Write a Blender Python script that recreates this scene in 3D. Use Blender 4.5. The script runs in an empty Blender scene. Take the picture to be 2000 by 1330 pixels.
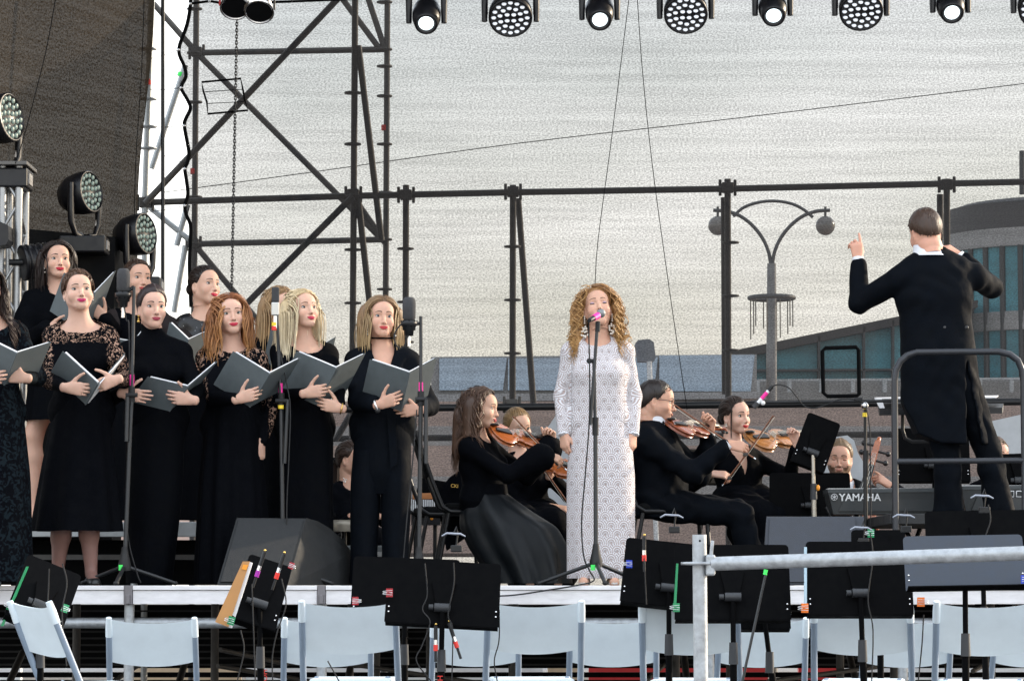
import bpy, math, random
import numpy as np
from mathutils import Vector, Matrix
from mathutils.bvhtree import BVHTree
R = math.radians
random.seed(7); rng = np.random.default_rng(7)
sc = bpy.context.scene
C = sc.collection

# ---------------------------------------------------------------- camera
EYE = 1.6; FPX = 6200.0; HOR = 1150.0            # eye height, focal length in photo pixels, horizon row
PITCH = math.atan((HOR - 665.0) / FPX)
cam = bpy.data.cameras.new('camera'); cam_o = bpy.data.objects.new('camera', cam); C.objects.link(cam_o)
cam.sensor_width = 36.0; cam.lens = 36.0 * FPX / 2000.0
cam.clip_start = 0.5; cam.clip_end = 3000
cam_o.location = (0, 0, EYE); cam_o.rotation_euler = (math.pi / 2 + PITCH, 0, 0)
cam.dof.use_dof = False
sc.camera = cam_o

# ---------------------------------------------------------------- sky, sun, exposure
SUN_EL, SUN_AZ = R(17), R(62)                    # azimuth measured from +Y (into the picture) towards +X (right)
sdir = Vector((math.sin(SUN_AZ) * math.cos(SUN_EL), math.cos(SUN_AZ) * math.cos(SUN_EL), math.sin(SUN_EL)))
w = bpy.data.worlds.new('World'); sc.world = w; w.use_nodes = True
nt = w.node_tree; nt.nodes.clear()
_out = nt.nodes.new('ShaderNodeOutputWorld'); _bg = nt.nodes.new('ShaderNodeBackground')
_sky = nt.nodes.new('ShaderNodeTexSky'); _sky.sky_type = 'NISHITA'; _sky.sun_disc = False
_sky.sun_elevation = SUN_EL; _sky.sun_rotation = SUN_AZ; _sky.dust_density = 3.0; _sky.air_density = 1.2
# thin bright cloud cover over the blue
_tc = nt.nodes.new('ShaderNodeTexCoord'); _mp = nt.nodes.new('ShaderNodeMapping'); _mp.inputs['Scale'].default_value = (2.2, 2.2, 7.0)
_nz = nt.nodes.new('ShaderNodeTexNoise'); _nz.inputs['Scale'].default_value = 2.6; _nz.inputs['Detail'].default_value = 6
_rp = nt.nodes.new('ShaderNodeValToRGB'); _rp.color_ramp.elements[0].position = 0.36; _rp.color_ramp.elements[0].color = (.55, .55, .55, 1)
_rp.color_ramp.elements[1].position = 0.62; _rp.color_ramp.elements[1].color = (.93, .93, .93, 1)
_mx = nt.nodes.new('ShaderNodeMix'); _mx.data_type = 'RGBA'
_sp_ = nt.nodes.new('ShaderNodeSeparateXYZ'); nt.links.new(_tc.outputs['Generated'], _sp_.inputs[0])
_hz = nt.nodes.new('ShaderNodeValToRGB'); _hz.color_ramp.elements[0].position = .04; _hz.color_ramp.elements[0].color = (.99, .94, .85, 1); _hz.color_ramp.elements[1].position = .30; _hz.color_ramp.elements[1].color = (.84, .91, 1.0, 1)
nt.links.new(_sp_.outputs[2], _hz.inputs[0])
_hs = nt.nodes.new('ShaderNodeVectorMath'); _hs.operation = 'SCALE'; _hs.inputs['Scale'].default_value = 9.3; nt.links.new(_hz.outputs[0], _hs.inputs[0]); nt.links.new(_hs.outputs[0], _mx.inputs[7])
nt.links.new(_tc.outputs['Generated'], _mp.inputs[0]); nt.links.new(_mp.outputs[0], _nz.inputs['Vector'])
nt.links.new(_nz.outputs[0], _rp.inputs[0]); nt.links.new(_rp.outputs[0], _mx.inputs[0])
nt.links.new(_sky.outputs[0], _mx.inputs[6]); nt.links.new(_mx.outputs[2], _bg.inputs[0])
_bg.inputs[1].default_value = 0.13
nt.links.new(_bg.outputs[0], _out.inputs[0])
_sl = bpy.data.lights.new('sun', 'SUN'); _sl.energy = 2.0; _sl.angle = R(1.0); _sl.color = (1.0, 0.84, 0.64)
_so = bpy.data.objects.new('sun', _sl); C.objects.link(_so)
_so.rotation_euler = (-sdir).to_track_quat('-Z', 'Y').to_euler(); _so.location = sdir * 60
vs = sc.view_settings
vs.view_transform = 'Standard'; vs.look = 'None'; vs.gamma = 1.0; vs.use_curve_mapping = False; vs.exposure = 1.25
sc.cycles.use_denoising = True
sc.cycles.max_bounces = 8; sc.cycles.transparent_max_bounces = 12
sc.cycles.sample_clamp_indirect = 6.0

# ---------------------------------------------------------------- pixel -> place
_cp, _sp = math.cos(PITCH), math.sin(PITCH)
def W(px, py, Y):
    """point at depth Y (metres from the camera) seen at photo pixel px, py"""
    u = (px - 1000.0) / FPX; v = (665.0 - py) / FPX
    t = Y / (_cp - v * _sp)
    return Vector((u * t, Y, EYE + t * (_sp + v * _cp)))
def S(Y): return FPX / Y                          # photo pixels per metre at depth Y
DECK = 1.62; RISER = 2.0                         # heights of the stage deck and of the choir riser

# ---------------------------------------------------------------- materials
MATS = {}
def mat(name, col, rough=0.55, metal=0.0, var=0.10, scale=9.0, bump=0.0, bscale=90.0, spec=0.5, sheen=0.0, coat=0.0, emit=None, attr=False, alpha=None, stretch=None, rvar=0.12):
    if name in MATS: return MATS[name]
    m = bpy.data.materials.new(name); m.use_nodes = True
    n = m.node_tree.nodes; l = m.node_tree.links; b = n['Principled BSDF']
    tc = n.new('ShaderNodeTexCoord'); vec = tc.outputs['Object']
    if stretch:
        mp = n.new('ShaderNodeMapping'); mp.inputs['Scale'].default_value = stretch; l.new(vec, mp.inputs[0]); vec = mp.outputs[0]
    nz = n.new('ShaderNodeTexNoise'); nz.inputs['Scale'].default_value = scale; nz.inputs['Detail'].default_value = 5; nz.inputs['Roughness'].default_value = .65
    l.new(vec, nz.inputs['Vector'])
    mr = n.new('ShaderNodeMapRange'); mr.inputs[1].default_value = .3; mr.inputs[2].default_value = .7
    mr.inputs[3].default_value = 1 - var; mr.inputs[4].default_value = 1 + var
    l.new(nz.outputs[0], mr.inputs[0])
    vm = n.new('ShaderNodeVectorMath'); vm.operation = 'SCALE'
    if attr:
        at = n.new('ShaderNodeAttribute'); at.attribute_name = 'Col'; l.new(at.outputs['Color'], vm.inputs[0])
    else:
        vm.inputs[0].default_value = col[:3]
    l.new(mr.outputs[0], vm.inputs['Scale']); l.new(vm.outputs[0], b.inputs['Base Color'])
    rr = n.new('ShaderNodeMapRange'); rr.inputs[1].default_value = .3; rr.inputs[2].default_value = .7
    rr.inputs[3].default_value = max(.03, rough - rvar); rr.inputs[4].default_value = min(1, rough + rvar)
    l.new(nz.outputs[0], rr.inputs[0]); l.new(rr.outputs[0], b.inputs['Roughness'])
    b.inputs['Metallic'].default_value = metal; b.inputs['Specular IOR Level'].default_value = spec
    if sheen: b.inputs['Sheen Weight'].default_value = sheen; b.inputs['Sheen Roughness'].default_value = .4
    if coat: b.inputs['Coat Weight'].default_value = coat; b.inputs['Coat Roughness'].default_value = .12
    if bump:
        bn = n.new('ShaderNodeTexNoise'); bn.inputs['Scale'].default_value = bscale; bn.inputs['Detail'].default_value = 4
        l.new(vec, bn.inputs['Vector'])
        bp = n.new('ShaderNodeBump'); bp.inputs['Strength'].default_value = bump; bp.inputs['Distance'].default_value = .01
        l.new(bn.outputs[0], bp.inputs['Height']); l.new(bp.outputs[0], b.inputs['Normal'])
    if emit: b.inputs['Emission Color'].default_value = (*emit[:3], 1); b.inputs['Emission Strength'].default_value = emit[3]
    MATS[name] = m
    return m
def nodes_of(m): return m.node_tree.nodes, m.node_tree.links, m.node_tree.nodes['Principled BSDF']

# ---------------------------------------------------------------- mesh building
def frame(d):
    d = Vector(d).normalized(); a = Vector((0, 0, 1)) if abs(d.z) < .9 else Vector((1, 0, 0))
    u = d.cross(a).normalized(); v = u.cross(d).normalized()
    return u, v
def curve(pts, n=7):
    """smooth curve through the points"""
    P = [Vector(p) for p in pts]
    if len(P) < 3: return P
    E = [P[0] * 2 - P[1]] + P + [P[-1] * 2 - P[-2]]; out = []
    for i in range(1, len(E) - 2):
        a, b, c, d = E[i - 1:i + 3]
        for k in range(n):
            t = k / n; out.append(.5 * ((2 * b) + (c - a) * t + (2 * a - 5 * b + 4 * c - d) * t * t + (3 * b - a - 3 * c + d) * t ** 3))
    return out + [P[-1]]
class MB:
    def __init__(s): s.v = []; s.f = []; s.m = []; s.s = []
    def add(s, vs, fs, m=0, smooth=False):
        o = len(s.v); s.v += [tuple(p) for p in vs]
        for f in fs: s.f.append([i + o for i in f]); s.m.append(m); s.s.append(smooth)
        return s
    def box(s, c, size, m=0, rot=None):
        hx, hy, hz = (q / 2 for q in size); c = Vector(c)
        P = [Vector((x, y, z)) for x in (-hx, hx) for y in (-hy, hy) for z in (-hz, hz)]
        if rot is not None: P = [rot @ p for p in P]
        return s.add([c + p for p in P], [(0, 1, 3, 2), (4, 6, 7, 5), (0, 4, 5, 1), (2, 3, 7, 6), (0, 2, 6, 4), (1, 5, 7, 3)], m)
    def tube(s, pts, r, n=8, m=0, caps=True, closed=False, sy=1.0):
        pts = [Vector(p) for p in pts]; K = len(pts)
        rs = r if isinstance(r, (list, tuple)) else [r] * K
        vs = []; u = None
        for i, p in enumerate(pts):
            if closed: d = pts[(i + 1) % K] - pts[i - 1]
            else: d = pts[min(i + 1, K - 1)] - pts[max(i - 1, 0)]
            d.normalize()
            if u is None: u, v = frame(d)
            else:
                u = (u - d * u.dot(d)); u = u.normalized() if u.length > 1e-6 else frame(d)[0]; v = u.cross(d)
            for k in range(n):
                a = 2 * math.pi * k / n
                vs.append(p + u * (math.cos(a) * rs[i]) + v * (math.sin(a) * rs[i] * sy))
        fs = []
        for i in range(K if closed else K - 1):
            j = (i + 1) % K
            for k in range(n): fs.append((i * n + k, i * n + (k + 1) % n, j * n + (k + 1) % n, j * n + k))
        s.add(vs, fs, m, True)
        if caps and not closed:
            s.add(vs[:n], [tuple(range(n))[::-1]], m); s.add(vs[-n:], [tuple(range(n))], m)
        return s
    def cyl(s, a, b, r, r2=None, n=16, m=0, caps=True): return s.tube([a, b], [r, r if r2 is None else r2], n, m, caps)
    def lathe(s, prof, n=24, m=0, M=None):
        """prof: list of (radius, height) about local z"""
        vs = []; K = len(prof)
        for r, z in prof:
            for k in range(n):
                a = 2 * math.pi * k / n; vs.append(Vector((r * math.cos(a), r * math.sin(a), z)))
        if M is not None: vs = [M @ p for p in vs]
        fs = []
        for i in range(K - 1):
            for k in range(n): fs.append((i * n + k, i * n + (k + 1) % n, (i + 1) * n + (k + 1) % n, (i + 1) * n + k))
        s.add(vs, fs, m, True)
        if prof[0][0] > 1e-5: s.add(vs[:n], [tuple(range(n))[::-1]], m)
        if prof[-1][0] > 1e-5: s.add(vs[-n:], [tuple(range(n))], m)
        return s
    def sphere(s, c, r, m=0, nu=16, nv=10):
        rx, ry, rz = (r, r, r) if isinstance(r, (int, float)) else r
        c = Vector(c); vs = []
        for j in range(nv + 1):
            t = math.pi * j / nv
            for k in range(nu):
                a = 2 * math.pi * k / nu
                vs.append(c + Vector((rx * math.sin(t) * math.cos(a), ry * math.sin(t) * math.sin(a), rz * math.cos(t))))
        fs = [(j * nu + k, (j + 1) * nu + k, (j + 1) * nu + (k + 1) % nu, j * nu + (k + 1) % nu) for j in range(nv) for k in range(nu)]
        return s.add(vs, fs, m, True)
    def plate(s, poly, ext, m=0, smooth=False):
        """closed polygon extruded along the vector ext"""
        poly = [Vector(p) for p in poly]; ext = Vector(ext); n = len(poly)
        vs = poly + [p + ext for p in poly]
        fs = [tuple(range(n))[::-1], tuple(range(n, 2 * n))]
        s.add(vs, fs, m); s.add(vs, [(i, (i + 1) % n, n + (i + 1) % n, n + i) for i in range(n)], m, smooth)
        return s
    def build(s, name, mats, parent=None, bevel=0.0, segs=2, local=False):
        me = bpy.data.meshes.new(name)
        off = Vector((0, 0, 0))
        if parent is not None and not local:
            q = parent
            while q is not None: off = off + q.location; q = q.parent
        me.from_pydata([tuple(Vector(p) - off) for p in s.v], [], s.f)
        if not isinstance(mats, (list, tuple)): mats = [mats]
        for q in mats: me.materials.append(q)
        me.polygons.foreach_set('material_index', s.m); me.polygons.foreach_set('use_smooth', s.s)
        me.update()
        o = bpy.data.objects.new(name, me); C.objects.link(o)
        if parent is not None: o.parent = parent
        if bevel:
            b = o.modifiers.new('bevel', 'BEVEL'); b.width = bevel; b.segments = segs; b.limit_method = 'ANGLE'; b.angle_limit = R(40)
        return o
def tag(o, label, cat, group=None):
    o['label'] = label; o['category'] = cat
    if group: o['group'] = group
    return o
def thing(name, label, cat, loc=(0, 0, 0), group=None, rz=0.0):
    o = bpy.data.objects.new(name, None); C.objects.link(o); o.empty_display_size = .1
    o.location = loc; o.rotation_euler = (0, 0, rz)
    return tag(o, label, cat, group)
def struct(o, kind='structure'): o['kind'] = kind; return o
def dup(root, loc=None, rz=None, label=None):
    r = root.copy(); C.objects.link(r)
    if loc is not None: r.location = loc
    if rz is not None: r.rotation_euler = (0, 0, rz)
    if label: r['label'] = label
    for ch in list(root.children):
        c = ch.copy(); C.objects.link(c); c.parent = r
        for g in list(ch.children):
            d = g.copy(); C.objects.link(d); d.parent = c
    return r
def np_mesh(name, V, Q, mat_, parent=None, col=None, uv=None, midx=None):
    """fast mesh from numpy quads (person-local coordinates)"""
    me = bpy.data.meshes.new(name)
    n = len(V); q = len(Q)
    me.vertices.add(n); me.vertices.foreach_set('co', np.ascontiguousarray(V, dtype=np.float32).ravel())
    me.loops.add(4 * q); me.loops.foreach_set('vertex_index', np.ascontiguousarray(Q, dtype=np.int32).ravel())
    me.polygons.add(q); me.polygons.foreach_set('loop_start', np.arange(0, 4 * q, 4, dtype=np.int32))
    me.polygons.foreach_set('loop_total', np.full(q, 4, dtype=np.int32))
    me.polygons.foreach_set('use_smooth', np.ones(q, dtype=bool))
    for m_ in (mat_ if isinstance(mat_, (list, tuple)) else [mat_]): me.materials.append(m_)
    if midx is not None: me.polygons.foreach_set('material_index', np.asarray(midx, dtype=np.int32))
    me.update(calc_edges=True); me.validate()
    if col is not None:
        a = me.color_attributes.new('Col', 'FLOAT_COLOR', 'POINT')
        c4 = np.ones((n, 4), dtype=np.float32); c4[:, :col.shape[1]] = col
        a.data.foreach_set('color', c4.ravel())
    if uv is not None:
        l = me.uv_layers.new(name='UVMap'); l.data.foreach_set('uv', np.ascontiguousarray(uv[np.asarray(Q).ravel()], dtype=np.float32).ravel())
    o = bpy.data.objects.new(name, me); C.objects.link(o)
    if parent is not None: o.parent = parent
    return o

# ================================================================ the setting
M_alu = mat('aluminium', (.34, .345, .35), rough=.42, metal=.85, var=.12, scale=14, bump=.05)
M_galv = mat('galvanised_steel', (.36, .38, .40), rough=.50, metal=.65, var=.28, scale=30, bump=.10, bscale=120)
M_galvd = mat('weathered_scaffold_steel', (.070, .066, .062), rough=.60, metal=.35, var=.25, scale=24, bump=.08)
M_fascia = mat('scuffed_white_deck_edge', (.68, .665, .68), rough=.55, var=.10, scale=12, bump=.05, stretch=(1, 1, 4))
M_blk = mat('black_steel', (.010, .0105, .012), rough=.42, var=.2, scale=20, spec=.35)
M_blkm = mat('black_matt', (.0035, .0038, .0045), rough=.85, var=.2, spec=.10)
M_deck = mat('black_stage_plywood', (.012, .0125, .014), rough=.65, var=.3, scale=6, bump=.1)
M_rubber = mat('black_rubber', (.008, .008, .009), rough=.7, var=.15)
M_white = mat('white_plastic', (.74, .75, .76), rough=.45, var=.04)
M_orange = mat('orange_plastic', (.80, .30, .02), rough=.45, var=.06)
M_yellow = mat('yellow_tape', (.80, .58, .03), rough=.5, var=.06)
M_pink = mat('pink_tape', (.85, .02, .30), rough=.5, var=.06)
M_green = mat('fluorescent_green_tape', (.05, .80, .12), rough=.5, var=.06)
M_red = mat('red_tape', (.70, .03, .02), rough=.5, var=.06)
M_blue = mat('blue_plastic', (.015, .05, .45), rough=.35, var=.06)
M_chrome = mat('chrome', (.75, .75, .76), rough=.16, metal=1, var=.05)

# -- ground: paved square, one sheet to the horizon
def paving(name, c1, c2, sx, sy):
    m = mat(name, c1, rough=.75, var=.15, scale=1.2); n, l, b = nodes_of(m)
    tc = n.new('ShaderNodeTexCoord'); br = n.new('ShaderNodeTexBrick'); br.inputs['Scale'].default_value = 1.0; br.inputs['Brick Width'].default_value = sx; br.inputs['Row Height'].default_value = sy
    br.inputs['Mortar Size'].default_value = .012; br.inputs['Color1'].default_value = (*c1, 1); br.inputs['Color2'].default_value = (*c2, 1); br.inputs['Mortar'].default_value = (.09, .085, .08, 1)
    l.new(tc.outputs['Object'], br.inputs['Vector']); l.new(br.outputs['Color'], b.inputs['Base Color']); return m
MB().add([(-900, -60, 0), (900, -60, 0), (900, 1800, 0), (-900, 1800, 0)], [(0, 1, 2, 3)]).build('ground', paving('granite_paving', (.26, .245, .235), (.21, .20, .195), .6, .3))
struct(bpy.data.objects['ground'])

# -- lower front platform for the extra orchestra rows, and the main stage deck
LOW = EYE - .86
PX0, PX1 = -4.6, 5.2
_o = MB().box(((PX0 + PX1) / 2, 14.2, LOW - .04), (PX1 - PX0, 4.6, .08)).build('front_platform', M_deck, bevel=.004); struct(_o)
for x in np.arange(PX0 + .2, PX1, 1.35):
    for y in (12.1, 14.2, 16.3): MB().cyl((x, y, 0), (x, y, LOW - .075), .024, n=12).build('platform_leg', M_galv, _o)
STF = 17.2                                       # front edge of the main stage
DX0, DX1 = -4.8, 5.6
deck = MB().box(((DX0 + DX1) / 2, (STF + 23.4) / 2 + .03, DECK - .03), (DX1 - DX0, 23.4 - STF - .06, .058)).build('stage_deck', M_deck); struct(deck)
jx = [W(x, 1143, STF).x for x in (-128, 251, 628, 1386, 1764)]
edges = [DX0] + jx + [DX1]
for a, b_ in zip(edges[:-1], edges[1:]):
    a2, b2 = a + .024, b_ - .024
    f_ = MB().box(((a2 + b2) / 2, STF + .012, DECK - .013), (b2 - a2, .050, .024)).box(((a2 + b2) / 2, STF + .02, DECK - .064), (b2 - a2, .045, .074)).build('deck_edge', M_fascia, deck, bevel=.003)
for x in jx:
    MB().box((x, STF + .012, DECK - .052), (.044, .046, .104)).box((x, STF - .016, DECK - .075), (.020, .02, .05)).build('deck_clamp', mat('grey_clamp', (.17, .16, .17), rough=.5, metal=.5), deck, bevel=.003)
    MB().cyl((x, STF + .05, 0), (x, STF + .05, DECK - .10), .027, n=16).build('deck_leg', M_galv, deck)
    MB().cyl((x - .012, STF + .5, .3), (x + .02, STF + 3, 1.2), .022, n=12).build('under_brace', M_galvd, deck)
MB().cyl((DX0, STF + .09, W(0, 1216, STF).z), (DX1, STF + .09, W(0, 1218, STF).z), .0285, n=20).build('under_ledger', M_galv, deck)
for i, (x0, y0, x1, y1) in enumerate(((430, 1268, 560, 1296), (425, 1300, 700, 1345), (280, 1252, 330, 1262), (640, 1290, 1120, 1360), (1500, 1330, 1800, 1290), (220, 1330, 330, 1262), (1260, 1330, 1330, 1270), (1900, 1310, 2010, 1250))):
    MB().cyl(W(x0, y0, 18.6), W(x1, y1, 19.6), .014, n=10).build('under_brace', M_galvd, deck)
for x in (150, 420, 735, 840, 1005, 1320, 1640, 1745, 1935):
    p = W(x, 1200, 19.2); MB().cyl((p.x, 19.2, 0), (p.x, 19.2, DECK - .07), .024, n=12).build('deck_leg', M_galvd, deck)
# black masking slats under the back of the stage with daylight and stacked crates seen between
bk = 23.2
sl_o = None
for i, (y0, y1) in enumerate(((1180, 1304), (1312, 1322), (1327, 1400))):
    za, zb = W(0, y0, bk).z, W(0, y1, bk).z
    MB().box(((DX0 + DX1) / 2, bk, (za + zb) / 2), (DX1 - DX0, .03, abs(za - zb))).build('masking_board', M_blkm, deck)
for i in range(9):
    z = DECK - .16 - i * .045
    MB().box(((DX0 + DX1) / 2, 20.4 + .1 * i, z), (DX1 - DX0, .02, .012)).build('under_batten', mat('dark_batten', (.014, .014, .015), rough=.7), deck)
# choir riser
RY0, RY1 = 18.95, 20.5
RX0, RX1 = DX0, W(560, 1040, RY0).x
rz_o = MB().box(((RX0 + RX1) / 2, (RY0 + RY1) / 2 + .03, RISER - .03), (RX1 - RX0 - .002, RY1 - RY0 - .06, .058)).build('choir_riser', M_deck); struct(rz_o)
MB().box(((RX0 + RX1) / 2, RY0 + .015, RISER - .046), (RX1 - RX0, .05, .088)).build('riser_edge', mat('dull_aluminium_edge', (.40, .42, .43), rough=.5, metal=.5, var=.15), rz_o, bevel=.003)
for x in np.linspace(RX0 + .1, RX1 - .1, 5):
    MB().cyl((x, RY0 + .06, DECK), (x, RY0 + .06, RISER - .09), .022, n=12).build('riser_leg', M_galv, rz_o)
MB().box(((RX0 + RX1) / 2, RY0 + .25, DECK + .14), (RX1 - RX0, .03, .27)).build('riser_mask', M_blkm, rz_o)
MB().box(((RX0 + RX1) / 2, RY0 + .08, DECK + .17), (RX1 - RX0, .03, .03)).build('riser_rail', M_galvd, rz_o)

# ================================================================ scaffold, nets
NETY = 22.9; NEAR = 23.15; FAR = 25.0
def netmat(name, thread, lo, hi, sx, scale, front=1.0, streak=.35, trans=.5):
    m = bpy.data.materials.new(name); m.use_nodes = True; n = m.node_tree.nodes; l = m.node_tree.links; n.clear()
    out = n.new('ShaderNodeOutputMaterial'); mix = n.new('ShaderNodeMixShader'); tr = n.new('ShaderNodeBsdfTransparent')
    df = n.new('ShaderNodeBsdfDiffuse'); tl = n.new('ShaderNodeBsdfTranslucent'); mm = n.new('ShaderNodeMixShader'); mm.inputs[0].default_value = trans
    tc = n.new('ShaderNodeTexCoord')
    mp = n.new('ShaderNodeMapping'); mp.inputs['Scale'].default_value = sx; l.new(tc.outputs['UV'], mp.inputs[0])
    nz = n.new('ShaderNodeTexNoise'); nz.inputs['Scale'].default_value = scale; nz.inputs['Detail'].default_value = 2.5; nz.inputs['Roughness'].default_value = .75; l.new(mp.outputs[0], nz.inputs['Vector'])
    mp2 = n.new('ShaderNodeMapping'); mp2.inputs['Scale'].default_value = (.35, 9.0, 1); mp2.inputs['Rotation'].default_value = (0, 0, R(-1.5)); l.new(tc.outputs['UV'], mp2.inputs[0])
    n2 = n.new('ShaderNodeTexNoise'); n2.inputs['Scale'].default_value = 1.6; n2.inputs['Detail'].default_value = 5; n2.inputs['Roughness'].default_value = .7; l.new(mp2.outputs[0], n2.inputs['Vector'])
    ad = n.new('ShaderNodeMath'); ad.operation = 'MULTIPLY_ADD'; l.new(n2.outputs[0], ad.inputs[0]); ad.inputs[1].default_value = streak; l.new(nz.outputs[0], ad.inputs[2])
    mr = n.new('ShaderNodeMapRange'); mr.inputs[1].default_value = .40 + streak * .5; mr.inputs[2].default_value = .60 + streak * .5; mr.inputs[3].default_value = lo; mr.inputs[4].default_value = hi
    l.new(ad.outputs[0], mr.inputs[0])
    df.inputs[0].default_value = (*thread, 1); tl.inputs[0].default_value = (*thread, 1)
    l.new(df.outputs[0], mm.inputs[1]); l.new(tl.outputs[0], mm.inputs[2])
    l.new(mr.outputs[0], mix.inputs[0]); l.new(tr.outputs[0], mix.inputs[1]); l.new(mm.outputs[0], mix.inputs[2]); l.new(mix.outputs[0], out.inputs[0])
    return m
M_net = netmat('white_shade_net', (.034, .034, .036), .595, .805, (1, 1.9, 1), 60, streak=.30, trans=.45)
M_brown = netmat('brown_shade_net', (.085, .066, .046), .97, 1.0, (1, 1, 1), 60, trans=.25)
_n = M_brown.node_tree.nodes; _l = M_brown.node_tree.links
_tc = _n.new('ShaderNodeTexCoord'); _mp = _n.new('ShaderNodeMapping'); _mp.inputs['Rotation'].default_value = (0, 0, R(38)); _mp.inputs['Scale'].default_value = (1.0, 7.0, 1); _l.new(_tc.outputs['UV'], _mp.inputs[0])
_nz = _n.new('ShaderNodeTexNoise'); _nz.inputs['Scale'].default_value = 14; _nz.inputs['Detail'].default_value = 6; _nz.inputs['Roughness'].default_value = .8; _l.new(_mp.outputs[0], _nz.inputs['Vector'])
_cr = _n.new('ShaderNodeValToRGB'); _cr.color_ramp.elements[0].color = (.014, .0115, .009, 1); _cr.color_ramp.elements[0].position = .3; _cr.color_ramp.elements[1].color = (.068, .056, .043, 1); _cr.color_ramp.elements[1].position = .72; _l.new(_nz.outputs[0], _cr.inputs[0])
for q in _n:
    if q.type in ('BSDF_DIFFUSE', 'BSDF_TRANSLUCENT'): _l.new(_cr.outputs[0], q.inputs[0])
def sheet(name, pts, nu, nv_, m, parent=None, uvs=(1, 1)):
    """pts(u, v) -> world point, u v in 0..1"""
    V = np.array([[tuple(pts(i / (nu - 1), j / (nv_ - 1))) for j in range(nv_)] for i in range(nu)]).reshape(-1, 3)
    uv = np.array([[(i / (nu - 1) * uvs[0], j / (nv_ - 1) * uvs[1]) for j in range(nv_)] for i in range(nu)]).reshape(-1, 2)
    off = nv0(parent.location) if parent is not None else 0
    return np_mesh(name, V - off, grid_q(nu, nv_), m, parent, None, uv)
def nv0(x): return np.asarray(x, dtype=float)
def grid_q(nu, nvv): return np.array([(i * nvv + j, (i + 1) * nvv + j, (i + 1) * nvv + j + 1, i * nvv + j + 1) for i in range(nu - 1) for j in range(nvv - 1)])
# left hem of the back net, scalloped between its lashings (pixels)
HEM = [(372, -40), (372, 8), (365, 50), (349, 98), (360, 130), (363, 150), (354, 172), (366, 195), (372, 212), (363, 232), (360, 246), (366, 280), (369, 300), (366, 318), (361, 330), (364, 352), (367, 380), (361, 402), (364, 420), (372, 440), (372, 470), (370, 520), (373, 600), (372, 800), (370, 1140)]
hy = [p[1] for p in HEM]; hx = [p[0] for p in HEM]
XR = W(2150, 600, NETY).x
ztop, zbot = W(0, -40, NETY).z, DECK - .01
net_root = thing('backdrop_net', 'pale translucent shade net stretched across the back of the stage', 'net', (0, NETY, DECK))
def netp(u, v):
    z = zbot + (ztop - zbot) * v
    py = 665 - FPX * ((-NETY * _sp + (z - EYE) * _cp) / (NETY * _cp + (z - EYE) * _sp))
    xl = W(float(np.interp(py, hy, hx)), py, NETY).x
    x = xl + (XR - xl) * u
    return (x, NETY + .018 * math.sin(x * 1.7 + z * .8) * math.sin(z * 1.3) + .012 * math.sin(x * 4 + z * 2.2) * (1 - u), z)
sheet('net_cloth', netp, 60, 90, M_net, net_root, (7.3, 5.0))
MB().tube(curve([W(x, y, NETY - .02) for x, y in HEM[:-2]], 4), .015, 6).build('net_hem', M_blkm, net_root)
MB().tube([W(370, 8, NETY - .02), W(410, 3, NETY - .02), W(440, 8, NETY - .02), W(560, 4, NETY - .02), W(800, -6, NETY - .02)], .010, 6).build('net_hem', M_blkm, net_root)
for px, py in ((372, 8), (349, 98), (354, 172), (360, 246), (361, 330), (361, 402), (409, 3), (528, 2), (571, 0)):
    MB().sphere(W(px, py, NETY - .04), .011, 0, 8, 6).build('eyelet', M_chrome, net_root)
# flaps sewn into the net
fl = MB()
def loopt(mb, pts, r, closed=True): mb.tube([W(x, y, NETY - .035) for x, y in pts], r, 6, closed=closed)
loopt(fl, [(1606, 686), (1612, 680), (1672, 678), (1677, 684), (1678, 770), (1674, 773), (1616, 774), (1608, 767)], .016); fl.build('net_window_frame', M_blkm, net_root)
fl = MB(); loopt(fl, [(394, 161), (470, 154), (475, 178), (478, 196), (484, 216), (406, 223), (404, 200), (397, 178)], .008)
for a, b_ in (((400, 180), (475, 175)), ((404, 203), (478, 199))): loopt(fl, [a, b_], .003, False)
fl.build('net_window_frame', M_blkm, net_root)

# -- scaffold: every tube with its own clamps
scf = thing('scaffold_tower', 'grey tube scaffold tower with diagonal braces behind the choir', 'scaffold', (W(560, 1000, NEAR).x, 24, 0))
def pole(x0, y0, x1, y1, Y, m=None, r=.0242, parent=scf, name='scaffold_tube', Y2=None):
    return MB().cyl(W(x0, y0, Y), W(x1, y1, Y2 or Y), r, n=14).build(name, m or M_galvd, parent)
def ringd(px, py, Y, parent=scf, m=None, r=.062):
    p = W(px, py, Y); return MB().lathe([(.024, -.010), (r, -.006), (r, .006), (.024, .010)], 16, 0, Matrix.Translation(p)).build('rosette', m or M_galvd, parent)
def clamp(px, py, Y, parent=scf):
    p = W(px, py, Y); b = MB().box(p, (.085, .07, .075))
    for dx in (-.055, .055): b.box((p.x + dx, p.y, p.z), (.022, .03, .12))
    return b.build('clamp', M_galvd, parent, bevel=.006)
zg = 1150 + EYE * S(NEAR)
M_galvl = mat('light_scaffold_steel', (.34, .36, .37), rough=.5, metal=.5, var=.2, scale=24)
# far frame
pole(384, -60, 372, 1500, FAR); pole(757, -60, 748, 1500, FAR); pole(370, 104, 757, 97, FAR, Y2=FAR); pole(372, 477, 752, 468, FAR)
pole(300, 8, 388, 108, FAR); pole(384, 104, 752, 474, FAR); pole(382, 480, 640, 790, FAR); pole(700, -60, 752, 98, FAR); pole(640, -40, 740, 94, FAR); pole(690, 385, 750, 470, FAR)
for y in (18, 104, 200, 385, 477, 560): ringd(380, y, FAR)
for y in (5, 97, 130, 188, 282, 376, 468, 565, 668): ringd(751, y, FAR)
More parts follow.
